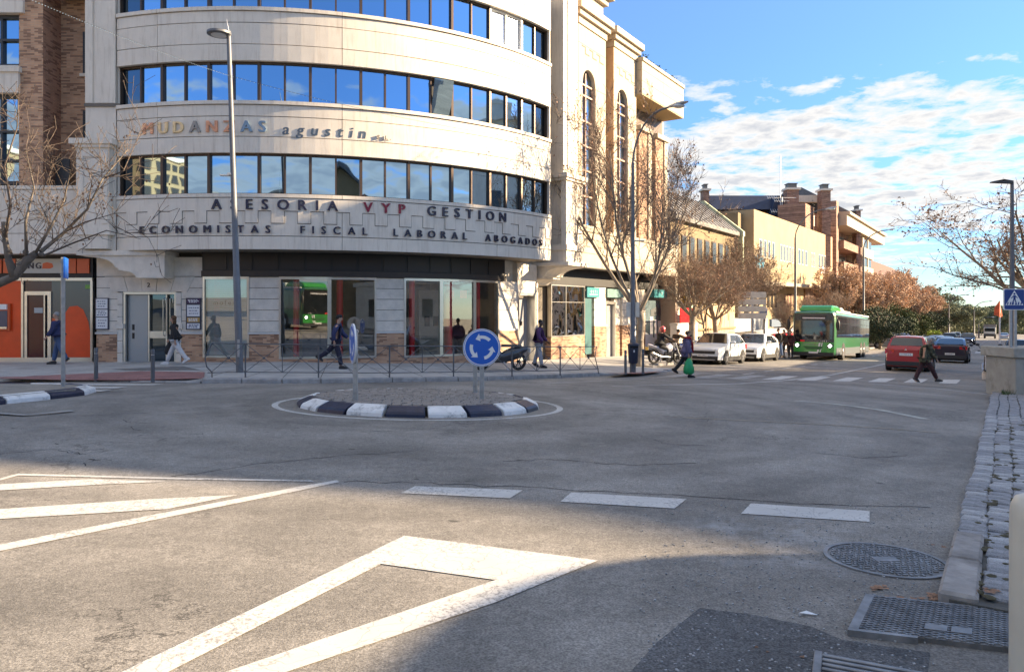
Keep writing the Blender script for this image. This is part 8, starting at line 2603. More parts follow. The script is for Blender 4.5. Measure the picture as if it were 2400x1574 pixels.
def person(label, x, y, facing, h=1.72, surf=G, dz=0, legs=((20, 5), (-22, 12)), arms=((-15, 20), (18, 20)), lean=4, top=None, bottom=None, shoe=None,
   hair=None, hairlong=False, skinm=None, coat_len=0.0, bulky=1.0, head_turn=0, cap=None, sit_=False, helmet=None, bag=None, female=False, stoop=0, scarf=None, wide=1.0, headx=0.0):
 """walks towards +x of its own frame; legs: (hip swing, knee bend) right/left in degrees"""
 skinm = skinm or M['skin']
 k = h / 1.75
 root = thing('person', label, 'person', (x, y, surf(x, y) + dz), facing)
 sn, cs = sin, cos
 th, sh_ = .44 * k, .43 * k
 def leg(hs, kb):
  a = R(hs); b_ = R(hs - kb)
  kx, kz = th * sn(a), -th * cs(a)
  fx, fz = kx + sh_ * sn(b_), kz - sh_ * cs(b_)
  return (kx, kz), (fx, fz)
 L1, L2 = leg(*legs[0]), leg(*legs[1])
 hipz = -min(L1[1][1], L2[1][1]) + .08 * k
 if sit_: hipz = .86
 ln = R(lean)
 def up(d, side=0, fwd=0):           # point up the leaning spine
  f = d / (.55 * k)
  bx_ = sn(ln) * d + stoop * max(0, f - .3) ** 2 * .18
  return (bx_ + fwd, side, hipz + cs(ln) * d)
 hip = (0, 0, hipz)
 sw = (.185 if not female else .165) * k * wide
 P_ = []; E_ = []
 def addp(p, r, prev=None):
  P_.append((*p, r)); i = len(P_) - 1
  if prev is not None: E_.append((prev, i))
  return i
 hp = addp(hip, (.11 * k * wide, .085 * k))
 w1 = addp(up(.20 * k), (.095 * k * wide, .075 * k), hp)
 ch = addp(up(.40 * k), (.105 * k * wide, .08 * k), w1)
 nk0 = addp(up(.51 * k), (.058 * k, .05 * k), ch)
 nk = addp(up(.575 * k, fwd=.012 + headx * .4), .047 * k, nk0)
 hd0 = addp(up(.635 * k, fwd=.03 + headx), (.070 * k, .080 * k), nk)
 hd1 = addp(up(.70 * k, fwd=.03 + headx), (.079 * k, .094 * k), hd0)
 hd2 = addp(up(.765 * k, fwd=.015 + headx), (.055 * k, .065 * k), hd1)
 legpts = []
 for s_, (kn, ft), (hs, kb) in ((-1, L1, legs[0]), (1, L2, legs[1])):
  hx = .09 * k
  a = addp((0.0, s_ * hx, hipz - .06 * k), .085 * k, hp)
  kk_ = addp((kn[0], s_ * hx * .95, hipz + kn[1]), .056 * k, a)
  cf = addp(((kn[0] * .6 + ft[0] * .4) - .015, s_ * hx * .95, hipz + kn[1] * .6 + ft[1] * .4), .054 * k, kk_)
  an = addp((ft[0], s_ * hx * .9, hipz + ft[1]), .036 * k, cf)
  to = addp((ft[0] + .13 * k, s_ * hx * 1.0, hipz + ft[1] - .045 * k), .03 * k, an)
  legpts.append((kn, ft, s_, hx))
 armpts = []
 for s_, (asw, eb) in ((-1, arms[0]), (1, arms[1])):
  sh = up(.475 * k, s_ * sw)
  a = R(asw + lean * .3); b_ = R(asw + eb)
  el = (sh[0] + .29 * k * sn(a), sh[1] + s_ * .045 * k, sh[2] - .29 * k * cs(a))
  wr_ = (el[0] + .25 * k * sn(b_), el[1] - s_ * .0 * k, el[2] - .25 * k * cs(b_))
  dr = np.array(wr_) - np.array(el); dr /= np.linalg.norm(dr)
  i0 = addp(sh, .042 * k, ch)
  i1 = addp(el, .040 * k, i0)
  i2 = addp(wr_, .027 * k, i1)
  pm = np.array(wr_) + dr * .055 * k
  i3 = addp(tuple(pm), (.036 * k, .02 * k), i2)
  for fi, fl in enumerate((.060, .070, .066, .050)):
   off = (fi - 1.5) * .019 * k
   base = pm + dr * .030 * k + np.array([off, 0, 0])
   midp = base + dr * fl * .55 * k + np.array([.004, -s_ * .004, 0])
   tip = base + dr * fl * .95 * k + np.array([.0, -s_ * .018, 0])
   j = addp(tuple(base), .010 * k, i3); j = addp(tuple(midp), .009 * k, j); addp(tuple(tip), .008 * k, j)
  tb = np.array(wr_) + dr * .035 * k + np.array([.030 * k, -s_ * .004, 0])
  j = addp(tuple(tb), .011 * k, i2); addp(tuple(tb + dr * .035 * k + np.array([.014, -s_ * .006, 0])), .009 * k, j)
  armpts.append((sh, el, wr_, s_, tuple(pm)))
 body = skin_obj('body', P_, E_, skinm, root, 1)
 J = []; JE = []
 def jp(p, r, prev=None):
  J.append((*p, r)); i = len(J) - 1
  if prev is not None: JE.append((prev, i))
  return i
 bw = .172 * k * bulky * wide
 j0 = jp(up(.22 * k), (bw, .145 * k * bulky))
 j1 = jp(up(.40 * k), (bw * 1.10, .155 * k * bulky), j0)
 j2 = jp(up(.50 * k), (.125 * k * bulky, .10 * k * bulky), j1)
 jp(up(.545 * k), (.070 * k, .068 * k), j2)
 j4 = jp(up(.05 * k), (bw * 1.04, .155 * k * bulky), j0)
 jb = jp(up(-.09 * k), (bw * 1.08, .155 * k * bulky), j4)
 if coat_len > 0: jp(up(-.09 * k - coat_len), (bw * 1.10, .16 * k * bulky), jb)
 for (sh, el, wr_, s_, pm) in armpts:
  a = jp((sh[0], sh[1], sh[2] - .005), .084 * k * bulky, j1)
  b_ = jp(el, .068 * k * bulky, a)
  wx_ = tuple(np.array(wr_) * .96 + np.array(el) * .04)
  jp(wx_, .052 * k * bulky, b_)
 skin_obj('jacket', J, JE, top, root, 1)
 T = []; TE = []
 def tp(p, r, prev=None):
  T.append((*p, r)); i = len(T) - 1
  if prev is not None: TE.append((prev, i))
  return i
 t0 = tp((0, 0, hipz + .02 * k), (.15 * k * wide, .13 * k))
 for (kn, ft, s_, hx) in legpts:
  a = tp((0.0, s_ * hx, hipz - .08 * k), .118 * k, t0)
  b_ = tp((kn[0], s_ * hx * .95, hipz + kn[1]), .088 * k, a)
  c = tp(((kn[0] * .5 + ft[0] * .5), s_ * hx * .95, hipz + kn[1] * .5 + ft[1] * .5), .080 * k, b_)
  tp((kn[0] * .06 + ft[0] * .94, s_ * hx * .9, hipz + kn[1] * .06 + ft[1] * .94), .070 * k, c)
 skin_obj('trousers', T, TE, bottom, root, 1)
 for (kn, ft, s_, hx) in legpts:
  fx, fz = ft[0], hipz + ft[1]
  sole = fz - .08 * k
  tilt = max(0, sole) * .0
  b = MB()
  y = s_ * hx * .95
  pr = [(-.075, .0), (.20, .0), (.215, .03), (.17, .065), (.06, .105), (-.06, .11), (-.085, .04)]
  a_ = -R(32) if (kn[0] > ft[0] + .02 and ft[0] < 0) else 0
  pts = [(fx + (p[0] * cs(a_) - p[1] * sn(a_)) * k, sole + (p[0] * sn(a_) + p[1] * cs(a_)) * k + (.09 * k if a_ else 0)) for p in pr]
  b.plate(lambda t, n, z: (t, y + n, z), pts, -.047 * k, .047 * k)
  b.build('shoe', shoe or M['blackplastic'], root, bevel=.015)
 hc = up(.70 * k, fwd=.03 + headx)
 hr = .094 * k
 if helmet:
  b = MB(); b.ball(hc, .145, .135, .155, 14, 10); hm = b.build('helmet', helmet, root, smooth=True)
  b = MB()
  for i in range(6):
   a0, a1 = R(-70 + i * 23.3), R(-70 + (i + 1) * 23.3)
   q = [(hc[0] + .150 * cs(a), hc[1] + .140 * sn(a), hc[2] + z) for a in (a0, a1) for z in (-.03, .055)]
   b.add(q, [(0, 2, 3, 1)])
  b.build('visor', carglass, hm, fix=False)
 else:
  b = MB()
  if hairlong:
   b.ball((hc[0] - .036, hc[1], hc[2] + .026), hr * .98, hr * .98, hr * 1.0, 12, 8)
   b.ball((hc[0] - .06, hc[1], hc[2] - .09), hr * .62, hr * .95, hr * 1.35, 10, 8)
  else:
   b.ball((hc[0] - .034, hc[1], hc[2] + .034), hr * .93, hr * .90, hr * .88, 12, 8)
  b.build('hair', hair or mat('grey_hair', (.30, .29, .28), .9), root, smooth=True)
  fx_ = hc[0] + .082 * k
  b = MB()
  for s_ in (1, -1): b.ball((fx_ - .010, s_ * .030 * k, hc[2] - .003), .010, .012, .007, 6, 5)
  b.build('eyes', M['black'], root)
  b = MB(); b.add([(fx_ - .012, -.012, hc[2] - .03), (fx_ - .012, .012, hc[2] - .03), (fx_ + .018, 0, hc[2] - .035), (fx_ - .008, 0, hc[2] + .010)], [(0, 1, 2), (0, 2, 3), (1, 3, 2), (0, 3, 1)]); b.build('nose', skinm, root)
  b = MB(); b.box(fx_ - .016, fx_ - .001, -.022, .022, hc[2] - .062, hc[2] - .052); b.build('mouth', mat('lips', (.25, .08, .07), .6), root)
  b = MB()
  for s_ in (1, -1): b.ball((hc[0] - .005, s_ * .080 * k, hc[2] - .008), .016, .010, .028, 6, 5)
  b.build('ears', skinm, root)
  if cap:
   b = MB(); b.ball((hc[0] - .016, hc[1], hc[2] + .062), hr * 1.06, hr * 1.0, hr * .68, 12, 8); b.build('hat', cap, root, smooth=True)
 if scarf:
  b = MB()
  nk_ = up(.545 * k, fwd=.02)
  n_ = 12
  ring_ = [(nk_[0] + .085 * cs(2 * pi * i / n_), .085 * sn(2 * pi * i / n_), nk_[2] + .01) for i in range(n_ + 1)]
  b.tube(ring_, .042, 8); b.tube([(nk_[0] + .10, .02, nk_[2]), (nk_[0] + .17, .03, nk_[2] - .25), (nk_[0] + .17, .02, nk_[2] - .50)], [.04, .045, .05], 8)
  b.build('scarf', scarf, root, smooth=True)
 return root, armpts, (x, y)
def held(root, armpts, side, kind, label, m, size=1.0, zoff=0.0, cat='bag'):
 """a bag hanging from a hand, a thing of its own"""
 wr_ = [a for a in armpts if a[3] == side][0]
 p = wr_[4]
 c, s = cos(root.rotation_euler.z), sin(root.rotation_euler.z)
 wx, wy, wz = root.location.x + c * p[0] - s * p[1], root.location.y + s * p[0] + c * p[1], root.location.z + p[2] - .04
 o = thing(kind, label, cat, (wx, wy, wz), root.rotation_euler.z)
 b = MB()
 H_ = .34 * size; W_ = .15 * size; D_ = .10 * size
 secs = [(-.04, .03, .02), (-.14 * size, .10 * size, .06 * size), (-.14 * size - H_ * .45, W_, D_), (-.14 * size - H_ * .85, W_ * .95, D_), (-.14 * size - H_, W_ * .6, D_ * .6)]
 vs = []
 for (z, w, d) in secs:
  for j in range(10):
   a = 2 * pi * j / 10; q = 1 + .12 * sin(j * 2.3 + z * 20)
   vs.append((w * cos(a) * q, d * sin(a) * q, z))
 fs = [(i * 10 + j, i * 10 + (j + 1) % 10, (i + 1) * 10 + (j + 1) % 10, (i + 1) * 10 + j) for i in range(4) for j in range(10)] + [tuple(range(9, -1, -1)), tuple(40 + j for j in range(10))]
 b.add(vs, fs); b.build('bag_body', m, o, smooth=True)
 b = MB(); b.tube([(-.05 * size, 0, -.10 * size), (0, 0, .045), (.05 * size, 0, -.10 * size)], .008, 5); b.build('handles', m, o)
 return o
cloth = lambda n, c, v=.12: mat(n, c, .9, var=v, vscale=8, bump=.4, bscale=14)
navy = cloth('navy_cloth', (.028, .034, .095)); blackc = cloth('black_cloth', (.020, .020, .022)); jeans = cloth('jeans', (.06, .10, .20)); whitec = cloth('white_cloth', (.55, .55, .56))
greyc = cloth('grey_cloth', (.30, .31, .34)); purple = cloth('purple_quilt', (.075, .028, .10)); maroon = cloth('maroon_cloth', (.05, .018, .02)); plum = cloth('plum_grey_quilt', (.12, .10, .18))
brownc = cloth('brown_cloth', (.06, .035, .02)); redc = cloth('red_knit', (.30, .01, .015))
camo = bpy.data.materials.new('camo_cloth'); camo.use_nodes = True
_t = camo.node_tree; _n = _t.nodes.new('ShaderNodeTexNoise'); _n.inputs['Scale'].default_value = 9; _n.inputs['Detail'].default_value = 2
_tc = _t.nodes.new('ShaderNodeTexCoord'); _t.links.new(_tc.outputs['Object'], _n.inputs['Vector'])
_r = ramp_node(_t, _n.outputs[0], [(.36, (.025, .028, .018, 1)), (.47, (.10, .095, .055, 1)), (.55, (.045, .05, .028, 1)), (.62, (.16, .15, .11, 1))])
for e in _t.nodes:
 if e.type == 'VALTORGB': e.color_ramp.interpolation = 'CONSTANT'
_t.links.new(_r, _t.nodes['Principled BSDF'].inputs['Base Color']); _t.nodes['Principled BSDF'].inputs['Roughness'].default_value = .9
whitesh = mat('white_shoe', (.62, .62, .62), .6)
dkhair = mat('dark_hair', (.012, .010, .009), .8); brhair = mat('brown_hair', (.09, .045, .02), .8); grhair = mat('grey_hair', (.30, .29, .28), .9); whhair = mat('white_hair', (.42, .41, .39), .9)
def at(px_, Yd):
 return bear(px_) * Yd, Yd
x, y = at(138, 24.6)
person('grey-haired man in a navy jacket and jeans walking past the orange bank window', x, y, R(195), 1.76, S, legs=((14, 4), (-12, 14)), top=navy, bottom=jeans, hair=grhair, bulky=1.22, arms=((-18, 25), (16, 20)), lean=5)
x, y = at(412, 24.3)
r_, ap_, _ = person('woman in black coat and white trousers striding past the doorway with number two', x, y, R(180), 1.68, S, legs=((25, 2), (-27, 10)), top=blackc, bottom=whitec, shoe=whitesh, hair=brhair, hairlong=True, female=True, bulky=1.10, arms=((22, 12), (-24, 20)), lean=6)
held(r_, ap_, -1, 'handbag', 'black handbag in the hand of the woman in white trousers', blackc, .9)
x, y = at(787, 23.4)
person('man in a dark cap, navy jacket and dark trousers walking behind the guard rail', x, y, R(5), 1.72, S, legs=((14, 3), (-34, 22)), top=navy, bottom=cloth('dark_trousers', (.02, .02, .04)), shoe=M['blackplastic'], cap=blackc, hair=dkhair, bulky=1.2, arms=((-25, 30), (20, 30)), lean=8)
x, y = at(1262, 27.0)
person('person in a purple puffer jacket and grey joggers standing by the grey service door', x, y, R(-20), 1.76, S, legs=((12, 4), (-10, 8)), top=purple, bottom=greyc, shoe=blackc, hair=dkhair, skinm=M['skindark'], bulky=1.2, arms=((5, 40), (5, 40)), lean=6)
x, y = gp(1608, 884)
r_, ap_, _ = person('woman in a quilted coat and red scarf crossing the street with green bags', x, y, R(0), 1.62, G, legs=((10, 4), (-24, 18)), top=plum, bottom=blackc, shoe=blackc, hair=brhair, cap=mat('fur_hat', (.16, .12, .09), .95), female=True, bulky=1.35, coat_len=.10, scarf=redc, arms=((-5, 12), (8, 10)), lean=4)
held(r_, ap_, -1, 'shopping_bag', 'bright green carrier bag in the hand of the woman in the quilted coat', mat('green_plastic', (.015, .30, .10), .4, var=.2, vscale=9), 1.25)
held(r_, ap_, 1, 'shopping_bag', 'lime green patterned bag carried beside the bright green one', mat('lime_plastic', (.20, .40, .03), .4, var=.5, vscale=20), .75)
x, y = gp(2168, 896)
person('white-haired stooping man in a camouflage jacket on the zebra crossing', x, y, R(6), 1.66, G, legs=((30, 2), (-22, 4)), top=camo, bottom=maroon, shoe=M['blackplastic'], hair=whhair, bulky=1.32, coat_len=.05, stoop=.75, headx=-.0, arms=((20, 12), (-10, 20)), lean=2)
x, y = st(0, 0)
c, s = cos(R(28)), sin(R(28))
bx_, by_ = bike1[0] - .38 * c, bike1[1] - .38 * s
person('rider in a black jacket with a red and white helmet sitting on the trail motorcycle', bx_, by_, R(28), 1.74, S, legs=((62, 70), (58, 66)), arms=((52, 25), (52, 25)), lean=12, top=blackc, bottom=blackc, helmet=mat('helmet_paint', (.62, .10, .09), .25, var=.9, vscale=7, coat=.5), sit_=True, bulky=1.15)
c, s = cos(R(40)), sin(R(40))
person('brown-jacketed rider bending over the dark blue motorcycle', q2[0] - .35 * c, q2[1] - .35 * s, R(40), 1.74, S, legs=((62, 70), (58, 66)), arms=((60, 20), (60, 20)), lean=30, top=brownc, bottom=blackc, hair=dkhair, sit_=True, bulky=1.25)
grp = 'people waiting by the wavy fence at the bus stop'
for (px_, Yd, fc, tp_, bt_, lab, hh) in ((1826, 44.5, 200, blackc, jeans, 'person in black coat and jeans standing nearest the wavy fence', 1.78), (1836, 45.2, 300, brownc, blackc, 'person in brown coat standing beside the black-coated one at the bus stop', 1.72),
         (1853, 45.6, 240, maroon, blackc, 'person in dark red coat waiting right beside the front of the bus', 1.68)):
 x, y = at(px_, Yd)
 r_, a_, _ = person(lab, x, y, R(fc), hh, S, legs=((8, 3), (-8, 5)), top=tp_, bottom=bt_, hair=dkhair, bulky=1.2, coat_len=.1, arms=((0, 20), (5, 25)))
 r_['group'] = grp
x, y = at(2066 + 67, 92)
person('dark figure on the far pavement beyond the silver people carrier', *at(2131, 95), R(120), 1.72, G, dz=.1, legs=((5, 3), (-5, 3)), top=navy, bottom=blackc, hair=dkhair, bulky=1.2)
flush_skin()
# TREES
def grow(seed, trunk_h, r0, limbs, limb_len, levels=3, kids=(5, 6), ratio=.52, up=.55, spread=.9, gnarl=.25, leaf=1.0, leafsz=.085, twig_r=.010, droop=0.0, lean=(0, 0)):
 rr = random.Random(seed)
 wood = MB(); tw = MB(); lf = MB()
 def rv(s=1.0):
  return np.array([rr.gauss(0, s), rr.gauss(0, s), rr.gauss(0, s)])
 def leafq(p):
  for _ in range(rr.randint(1, 2)):
   s = leafsz * rr.uniform(.5, 1.2)
   a = rv(); a /= np.linalg.norm(a) + 1e-9
   b_ = np.cross(a, rv()); b_ /= np.linalg.norm(b_) + 1e-9
   q = p + rv(.07)
   lf.add([tuple(q - a * s), tuple(q + b_ * s * .7), tuple(q + a * s * .9), tuple(q - b_ * s * .6)], [(0, 1, 2, 3)])
 def branch(p, d, L_, r, lv):
  n_ = 5 if lv == 0 else (4 if lv < levels else 3)
  pts = [p]; rad = [r]; q = p.copy(); dd = d.copy()
  for i in range(n_):
   dd = dd + rv(gnarl * (.6 if lv == 0 else 1)) * .5 + np.array([0, 0, (up if lv < 2 else up * .5) * .22 - droop * .1 * lv])
   dd /= np.linalg.norm(dd)
   q = q + dd * L_ / n_
   pts.append(q.copy()); rad.append(max(twig_r * .45, r * (1 - .78 * (i + 1) / n_)))
  (wood if lv < 2 else tw).tube(pts, rad, 7 if lv == 0 else (5 if lv == 1 else 3), cap=False)
  if lv < levels:
   kk = rr.randint(*kids)
   for k_ in range(kk):
    f = (k_ + rr.uniform(.4, 1.0)) / kk
    f = .22 + .78 * f if lv == 0 else .12 + .86 * f
    j = min(n_ - 1, int(f * n_)); g = f * n_ - j
    base = pts[j] * (1 - g) + pts[min(j + 1, n_)] * g
    ax = pts[min(j + 1, n_)] - pts[j]; ax /= np.linalg.norm(ax) + 1e-9
    side = rv(); side -= ax * np.dot(side, ax); side /= np.linalg.norm(side) + 1e-9
    nd = ax * .62 + side * spread * .8 + np.array([0, 0, up * .4]); nd /= np.linalg.norm(nd)
    branch(base, nd, L_ * ratio * rr.uniform(.7, 1.25) * (1.1 - .3 * f), max(twig_r, rad[j] * .55), lv + 1)
  if lv >= levels - 1:
   for p_ in pts[1:]:
    if rr.random() < leaf: leafq(p_)
 pts = []; rad = []
 for i in range(7):
  f = i / 6
  pts.append(np.array([lean[0] * f + rr.gauss(0, .03), lean[1] * f + rr.gauss(0, .03), trunk_h * f - .1]))
  rad.append(r0 * (1.25 - .3 * f) * (1 + rr.uniform(-.06, .10)))
 rad[-1] = r0 * 1.15
 pts.append(pts[-1] + np.array([0, 0, r0 * .9])); rad.append(r0 * .4)
 wood.tube(pts, rad, 12)
 for k_ in range(4):
  p_ = pts[rr.randint(3, 6)]; a = rr.uniform(0, 6.28)
  wood.ball((p_[0] + r0 * .8 * cos(a), p_[1] + r0 * .8 * sin(a), p_[2]), r0 * .45, r0 * .45, r0 * .4, 7, 5)
 for k_ in range(limbs):
  a = 2 * pi * k_ / limbs + rr.uniform(-.4, .4)
  el = R(rr.uniform(28, 72))
  d = np.array([cos(a) * cos(el), sin(a) * cos(el), sin(el)])
  branch(pts[-2] + np.array([cos(a), sin(a), 0]) * r0 * .5, d, limb_len * rr.uniform(.75, 1.2), r0 * rr.uniform(.38, .58), 0)
 return wood, tw, lf
def plant_tree(gen, label, x, y, z, rz=0, sc=1.0, name='plane_tree', leafm=None, group=None, szz=None):
 o = thing(name, label, 'tree', (x, y, z), rz, group)
 o.scale = (sc, sc, szz or sc)
 if isinstance(gen, tuple) and isinstance(gen[0], MB):
  w, t, l = gen
  w.build('trunk', M['bark'], o, smooth=True, fix=False)
  if t.v: t.build('branches', M['twig'], o, fix=False)
  if l.v: l.build('leaves', leafm or M['leafbrown'], o, fix=False)
 else:
  for ch in gen.children:
   c = ch.copy(); col.objects.link(c); c.parent = o
 return o
xA, yA = at(1499, 31.0)
gA = grow(11, 2.0, .15, 7, 5.4, levels=3, kids=(8, 10), ratio=.45, up=.62, spread=.9, gnarl=.28, leaf=.09, leafsz=.05, twig_r=.009)
plant_tree(gA, 'tall sparse plane tree with few dead leaves right beside the curved-arm lamp and bin', xA, yA, S(xA, yA), szz=1.22)
gB1 = grow(21, 2.6, .19, 8, 3.0, levels=3, kids=(8, 9), ratio=.5, up=.6, spread=.95, gnarl=.34, leaf=.09, leafsz=.05, twig_r=.008)
gB2 = grow(22, 2.8, .18, 8, 3.1, levels=3, kids=(8, 9), ratio=.5, up=.55, spread=.95, gnarl=.34, leaf=.09, leafsz=.05, twig_r=.008)
B1 = plant_tree(gB1, 'knobbly pollarded plane behind the woman with green bags', *at(1622, 41.5), S(*at(1622, 41.5)), 0, .92)
B2 = plant_tree(gB2, 'knobbly pollarded plane in front of the wooden hoarding emblem', *at(1677, 46.0), S(*at(1677, 46.0)), R(200), .82)
plant_tree(B1, 'pollarded plane just left of the stacked direction boards', *at(1712, 54.0), S(*at(1712, 54.0)), R(110), 1.0)
plant_tree(B2, 'pollarded plane behind the stacked direction boards', *at(1752, 57.0), S(*at(1752, 57)), R(200), 1.1)
plant_tree(B1, 'bushy bare tree rising against the low modern building', *at(1660, 58), S(*at(1660, 58)) , R(70), 1.35)
plant_tree(B2, 'bare brown tree left of the beige building wall', *at(1728, 62), S(*at(1728, 62)), R(20), 1.3)
plant_tree(B1, 'bare tree against the ground floor of the low building', *at(1600, 50), S(*at(1600, 50)), R(250), 1.1)
plant_tree(B2, 'small pollarded tree at the left of the bus front', *at(1848, 58), S(*at(1848, 58)), R(310), .62)
plant_tree(B1, 'bare street tree above the roof of the bus', *at(1930, 76), S(*at(1930, 76)), R(140), .9)
gC1 = grow(31, 2.6, .20, 8, 3.9, levels=3, kids=(7, 8), ratio=.52, up=.75, spread=.9, gnarl=.3, leaf=1.0, leafsz=.10, twig_r=.012)
gC2 = grow(32, 2.8, .22, 8, 4.1, levels=3, kids=(7, 8), ratio=.5, up=.8, spread=.9, gnarl=.3, leaf=1.0, leafsz=.10, twig_r=.012)
C1 = plant_tree(gC1, 'russet street tree just right of the rear of the bus', *at(2016, 86), G(*at(2016, 86)), leafm=M['leafred'], name='street_tree')
C2 = plant_tree(gC2, 'russet street tree second beyond the bus', *at(2052, 96), G(*at(2052, 96)), leafm=M['leafred'], name='street_tree')
gr_ = 'russet street trees in a row beyond the bus'
C1['group'] = gr_; C2['group'] = gr_
rr = random.Random(5)
ords = ['third', 'fourth', 'fifth', 'sixth', 'seventh', 'eighth', 'ninth', 'tenth', 'eleventh', 'twelfth']
for i, (px_, Yd, sc) in enumerate(((2083, 104, 1.08), (2108, 112, 1.12), (2132, 124, 1.0), (2150, 138, 1.12), (2168, 152, 1.1), (2185, 168, 1.0), (2198, 186, 1.0), (1975, 84, 1.0), (2005, 100, 1.2), (2120, 148, 1.5))):
 x, y = at(px_, Yd)
 plant_tree([C1, C2][i % 2], 'russet street tree, %s of the row counted away from the bus' % ords[i], x, y, G(x, y), rr.uniform(0, 6.28), sc, 'street_tree', group=gr_)
def bush(seed, rx, ry, rz_, n_, lsz, base=0.2, cone=0.0):
 rr_ = random.Random(seed); lf = MB(); w = MB()
 w.tube([(0, 0, -.1), (.05, 0, base + rz_ * .5), (0, .05, base + rz_ * 1.3)], [.14, .10, .04], 7)
 for k_ in range(9):
  a = rr_.uniform(0, 6.28); e = rr_.uniform(.1, 1.2)
  w.tube([(0, 0, base + rz_ * .3 * rr_.random()), (rx * .5 * cos(a) * cos(e), ry * .5 * sin(a) * cos(e), base + rz_ * (1 + .5 * sin(e))), (rx * .85 * cos(a) * cos(e), ry * .85 * sin(a) * cos(e), base + rz_ * (1 + .85 * sin(e)))], [.06, .04, .015], 4, cap=False)
 lumps = [(rr_.gauss(0, .45), rr_.gauss(0, .45), rr_.uniform(-.7, .7), rr_.uniform(.28, .5)) for _ in range(16)]
 for i in range(n_):
  lp_ = lumps[rr_.randrange(16)]
  v = np.array([rr_.gauss(0, 1) for _ in range(3)]); v /= np.linalg.norm(v); v *= lp_[3] * rr_.random() ** .4
  p = np.array([lp_[0] + v[0], lp_[1] + v[1], lp_[2] + v[2]])
  if np.linalg.norm(p) > 1.12: continue
  f = 1 - cone * (p[2] + 1) / 2
  c = np.array([p[0] * rx * f, p[1] * ry * f, base + rz_ * (1 + p[2])])
  if c[2] < .05: continue
  a = np.array([rr_.gauss(0, 1) for _ in range(3)]); a /= np.linalg.norm(a)
  b_ = np.cross(a, [rr_.gauss(0, 1) for _ in range(3)]); b_ /= np.linalg.norm(b_) + 1e-9
  s = lsz * rr_.uniform(.5, 1.3)
  lf.add([tuple(c - a * s), tuple(c + b_ * s * .6), tuple(c + a * s), tuple(c - b_ * s * .6)], [(0, 1, 2, 3)])
 return w, MB(), lf
D1 = plant_tree(bush(1, 3.0, 3.0, 2.1, 9500, .10), 'dark evergreen bush right behind the rear of the bus', *at(2062, 74), G(*at(2062, 74)), name='evergreen_bush', leafm=M['leafdark'])
D2 = plant_tree(bush(2, 2.8, 2.8, 2.4, 9500, .10, cone=.3), 'dark rounded conifer behind the red car', *at(2092, 84), G(*at(2092, 84)), name='evergreen_bush', leafm=M['leafgreen'])
for (px_, Yd, sc, src, lab) in ((2038, 78, 1.0, D1, 'evergreen bush tucked against the back of the bus'), (2150, 112, .95, D2, 'dark evergreen above the queue of cars'), (2172, 122, 1.15, D1, 'tall dark evergreen left of the pale green bush')):
 x, y = at(px_, Yd); plant_tree(src, lab, x, y, G(x, y), rr.uniform(0, 6), sc, 'evergreen_bush')
Lm = plant_tree(bush(3, 1.0, 1.0, .9, 1200, .10), 'small lime-yellow bush above the dark crossover', *at(2190, 108), G(*at(2190, 108)), name='lime_bush', leafm=M['leaflime'])
E1 = plant_tree(bush(4, 6.0, 6.0, 3.6, 11000, .25, base=5.0), 'tall umbrella pine right of the gabled building', *at(2160, 170), G(*at(2160, 170)), name='stone_pine', leafm=M['leafhazy'], sc=.95)
E2 = plant_tree(bush(5, 6.5, 6.5, 4.0, 11000, .25, base=1.2), 'large olive green tree closing the view at the end of the street', *at(2300, 260), G(*at(2300, 260)), name='green_tree', leafm=M['leafhazy'], sc=1.05)
ge = 'green trees closing the far end of the street'
for i, (px_, Yd, sc, src, lab) in enumerate(((2200, 185, .9, E1, 'umbrella pine second from the gabled building'), (2228, 205, .9, E2, 'olive green tree right of the pines'), (2250, 235, .9, E1, 'far pine above the oncoming dark car'), (2272, 240, 1.0, E2, 'low far green tree left of the truck'),
           (2325, 280, 1.2, E2, 'wide far green tree behind the truck and flag'), (2350, 250, .9, E2, 'far green tree directly under the crossing sign'), (2378, 270, 1.1, E2, 'far green tree right of the crossing sign'), (2405, 250, 1.0, E1, 'far pine at the very right edge'),
           (2215, 150, .7, E2, 'pale bushy tree low behind the queue of cars'), (2262, 200, .9, E2, 'bushy far tree over the lamp posts'), (2290, 320, 1.1, E2, 'hazy farthest tree straight down the street'))):
 x, y = at(px_, Yd); plant_tree(src, lab, x, y, G(x, y), rr.uniform(0, 6), sc, src.name.split('.')[0], group=ge)
hedge = MB()
for i in range(9000):
 Yd = 330 + rr.random() * 60; px_ = rr.uniform(2150, 2420)
 x, y = at(px_, Yd); z = G(x, y) + abs(rr.gauss(0, 2.6)) + rr.random() * 2
 s = rr.uniform(.4, 1.1); a = rr.uniform(0, 3.14)
 hedge.add([(x - s * cos(a), y - s * sin(a), z), (x, y, z - s * .7), (x + s * cos(a), y + s * sin(a), z), (x, y + .2, z + s)], [(0, 1, 2, 3)])
tag(hedge.build('far_wood', M['leafhazy'], fix=False), 'band of far trees at the end of the street', 'wood', kind='stuff')
tag(grid_sheet('hills', [380, 900, 1500], [-900, 0, 900], -.2, M['earth']), kind='structure')
rr = random.Random(77)
wood, tw, lf = MB(), MB(), MB()
YF = 13.2
def PF_(px_, py_, d=0.0): return np.array([bear(px_) * (YF + d), YF + d, hz(py_, YF + d)])
xF, yF = bear(-210) * YF, YF
zF = G(xF, yF)
wood.tube([(xF, yF, zF - .1), (xF + .05, yF, zF + 1.2), PF_(-170, 800), PF_(-120, 720)], [.24, .20, .18, .17], 12)
limb = [PF_(-120, 720), PF_(-50, 680), PF_(0, 662), PF_(35, 648), PF_(62, 612), PF_(85, 592)]
wood.tube(limb, [.12, .09, .078, .07, .08, .055], 10)
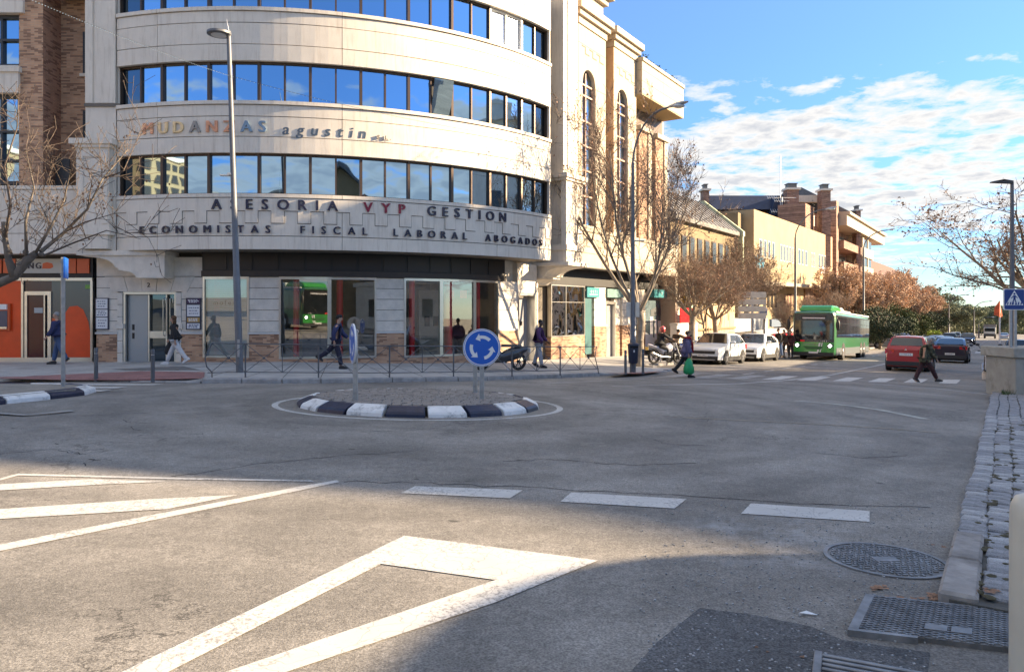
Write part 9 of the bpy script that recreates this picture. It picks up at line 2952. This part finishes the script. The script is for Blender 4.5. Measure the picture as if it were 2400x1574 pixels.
for (a, c_, r_) in ((50, 620, .07), (78, 598, .07), (20, 588, .055), (97, 596, .05), (60, 590, .05)):
 q = PF_(a, c_); wood.ball(tuple(q), r_, r_, r_ * .9, 9, 6)
wood.tube([PF_(35, 648), PF_(20, 610), PF_(12, 560), PF_(8, 520)], [.09, .06, .045, .04], 7)
def fbr(p0, targets, r, lv=0):
 pts = [p0] + targets
 k_ = len(pts)
 r *= .68; rad = [max(.0045, r * (1 - .8 * i / (k_ - 1))) for i in range(k_)]
 (wood if r > .03 else tw).tube(pts, rad, 6 if r > .03 else 4, cap=False)
 for i in range(1, k_):
  seg = pts[i] - pts[i - 1]; L_ = np.linalg.norm(seg)
  for _ in range(3 if lv == 0 else 2):
   f = rr.random(); b0 = pts[i - 1] + seg * f
   d = seg / L_ * .5 + np.array([rr.gauss(0, .6), rr.gauss(0, .5), rr.gauss(.35, .5)]); d /= np.linalg.norm(d)
   ln_ = rr.uniform(.35, .95) * (1 if lv == 0 else .55)
   if lv < 2:
    q1 = b0 + d * ln_ * .5 + np.array([rr.gauss(0, .05), 0, rr.gauss(0, .05)]); q2 = q1 + (d + np.array([rr.gauss(0, .3), rr.gauss(0, .3), .2])) * ln_ * .5
    fbr(b0, [q1, q2], max(.008, rad[i] * .5), lv + 1)
   if lv == 2 and rr.random() < .07:
    q = b0 + d * .1; s = .024
    lf.add([tuple(q + np.array([-s, 0, 0])), tuple(q + np.array([0, s * .5, -s])), tuple(q + np.array([s, 0, 0])), tuple(q + np.array([0, 0, s]))], [(0, 1, 2, 3)])
for (p0, tg, r) in (((95, 590), [(150, 545), (205, 490), (240, 420), (300, 350)], .055), ((85, 590), [(120, 530), (150, 470), (165, 400)], .045), ((62, 600), [(60, 520), (80, 440), (60, 350)], .045),
     ((12, 560), [(25, 480), (10, 390), (40, 300), (45, 200)], .04), ((100, 600), [(170, 570), (250, 540), (330, 560)], .03), ((150, 545), [(200, 520), (270, 500), (350, 560)], .022),
     ((30, 600), [(0, 540), (-30, 450), (-40, 340)], .04), ((205, 490), [(215, 430), (200, 370)], .02), ((120, 530), [(90, 470), (120, 400), (100, 350)], .02), ((240, 420), [(290, 400), (320, 330), (335, 290)], .02)):
 fbr(PF_(*p0), [PF_(a, c_, rr.uniform(-.6, .6)) for a, c_ in tg], r)
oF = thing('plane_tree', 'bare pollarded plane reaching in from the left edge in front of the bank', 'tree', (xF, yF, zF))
wood.build('trunk', M['barkdark'], oF, world=True, smooth=True, fix=False); tw.build('branches', M['twigshade'], oF, world=True, fix=False); lf.build('leaves', M['leafbrown'], oF, world=True, fix=False)
gG = grow(41, 2.4, .20, 8, 4.6, levels=3, kids=(7, 8), ratio=.46, up=.28, spread=.95, gnarl=.3, leaf=.16, leafsz=.06, twig_r=.009)
xG, yG = st(40.0, 1.9)
plant_tree(gG, 'bare tree with scattered dark leaves entering from the right edge above the crossing sign', xG, yG, G(xG, yG), R(160), 1.4, leafm=M['leafbrown'], szz=1.1)
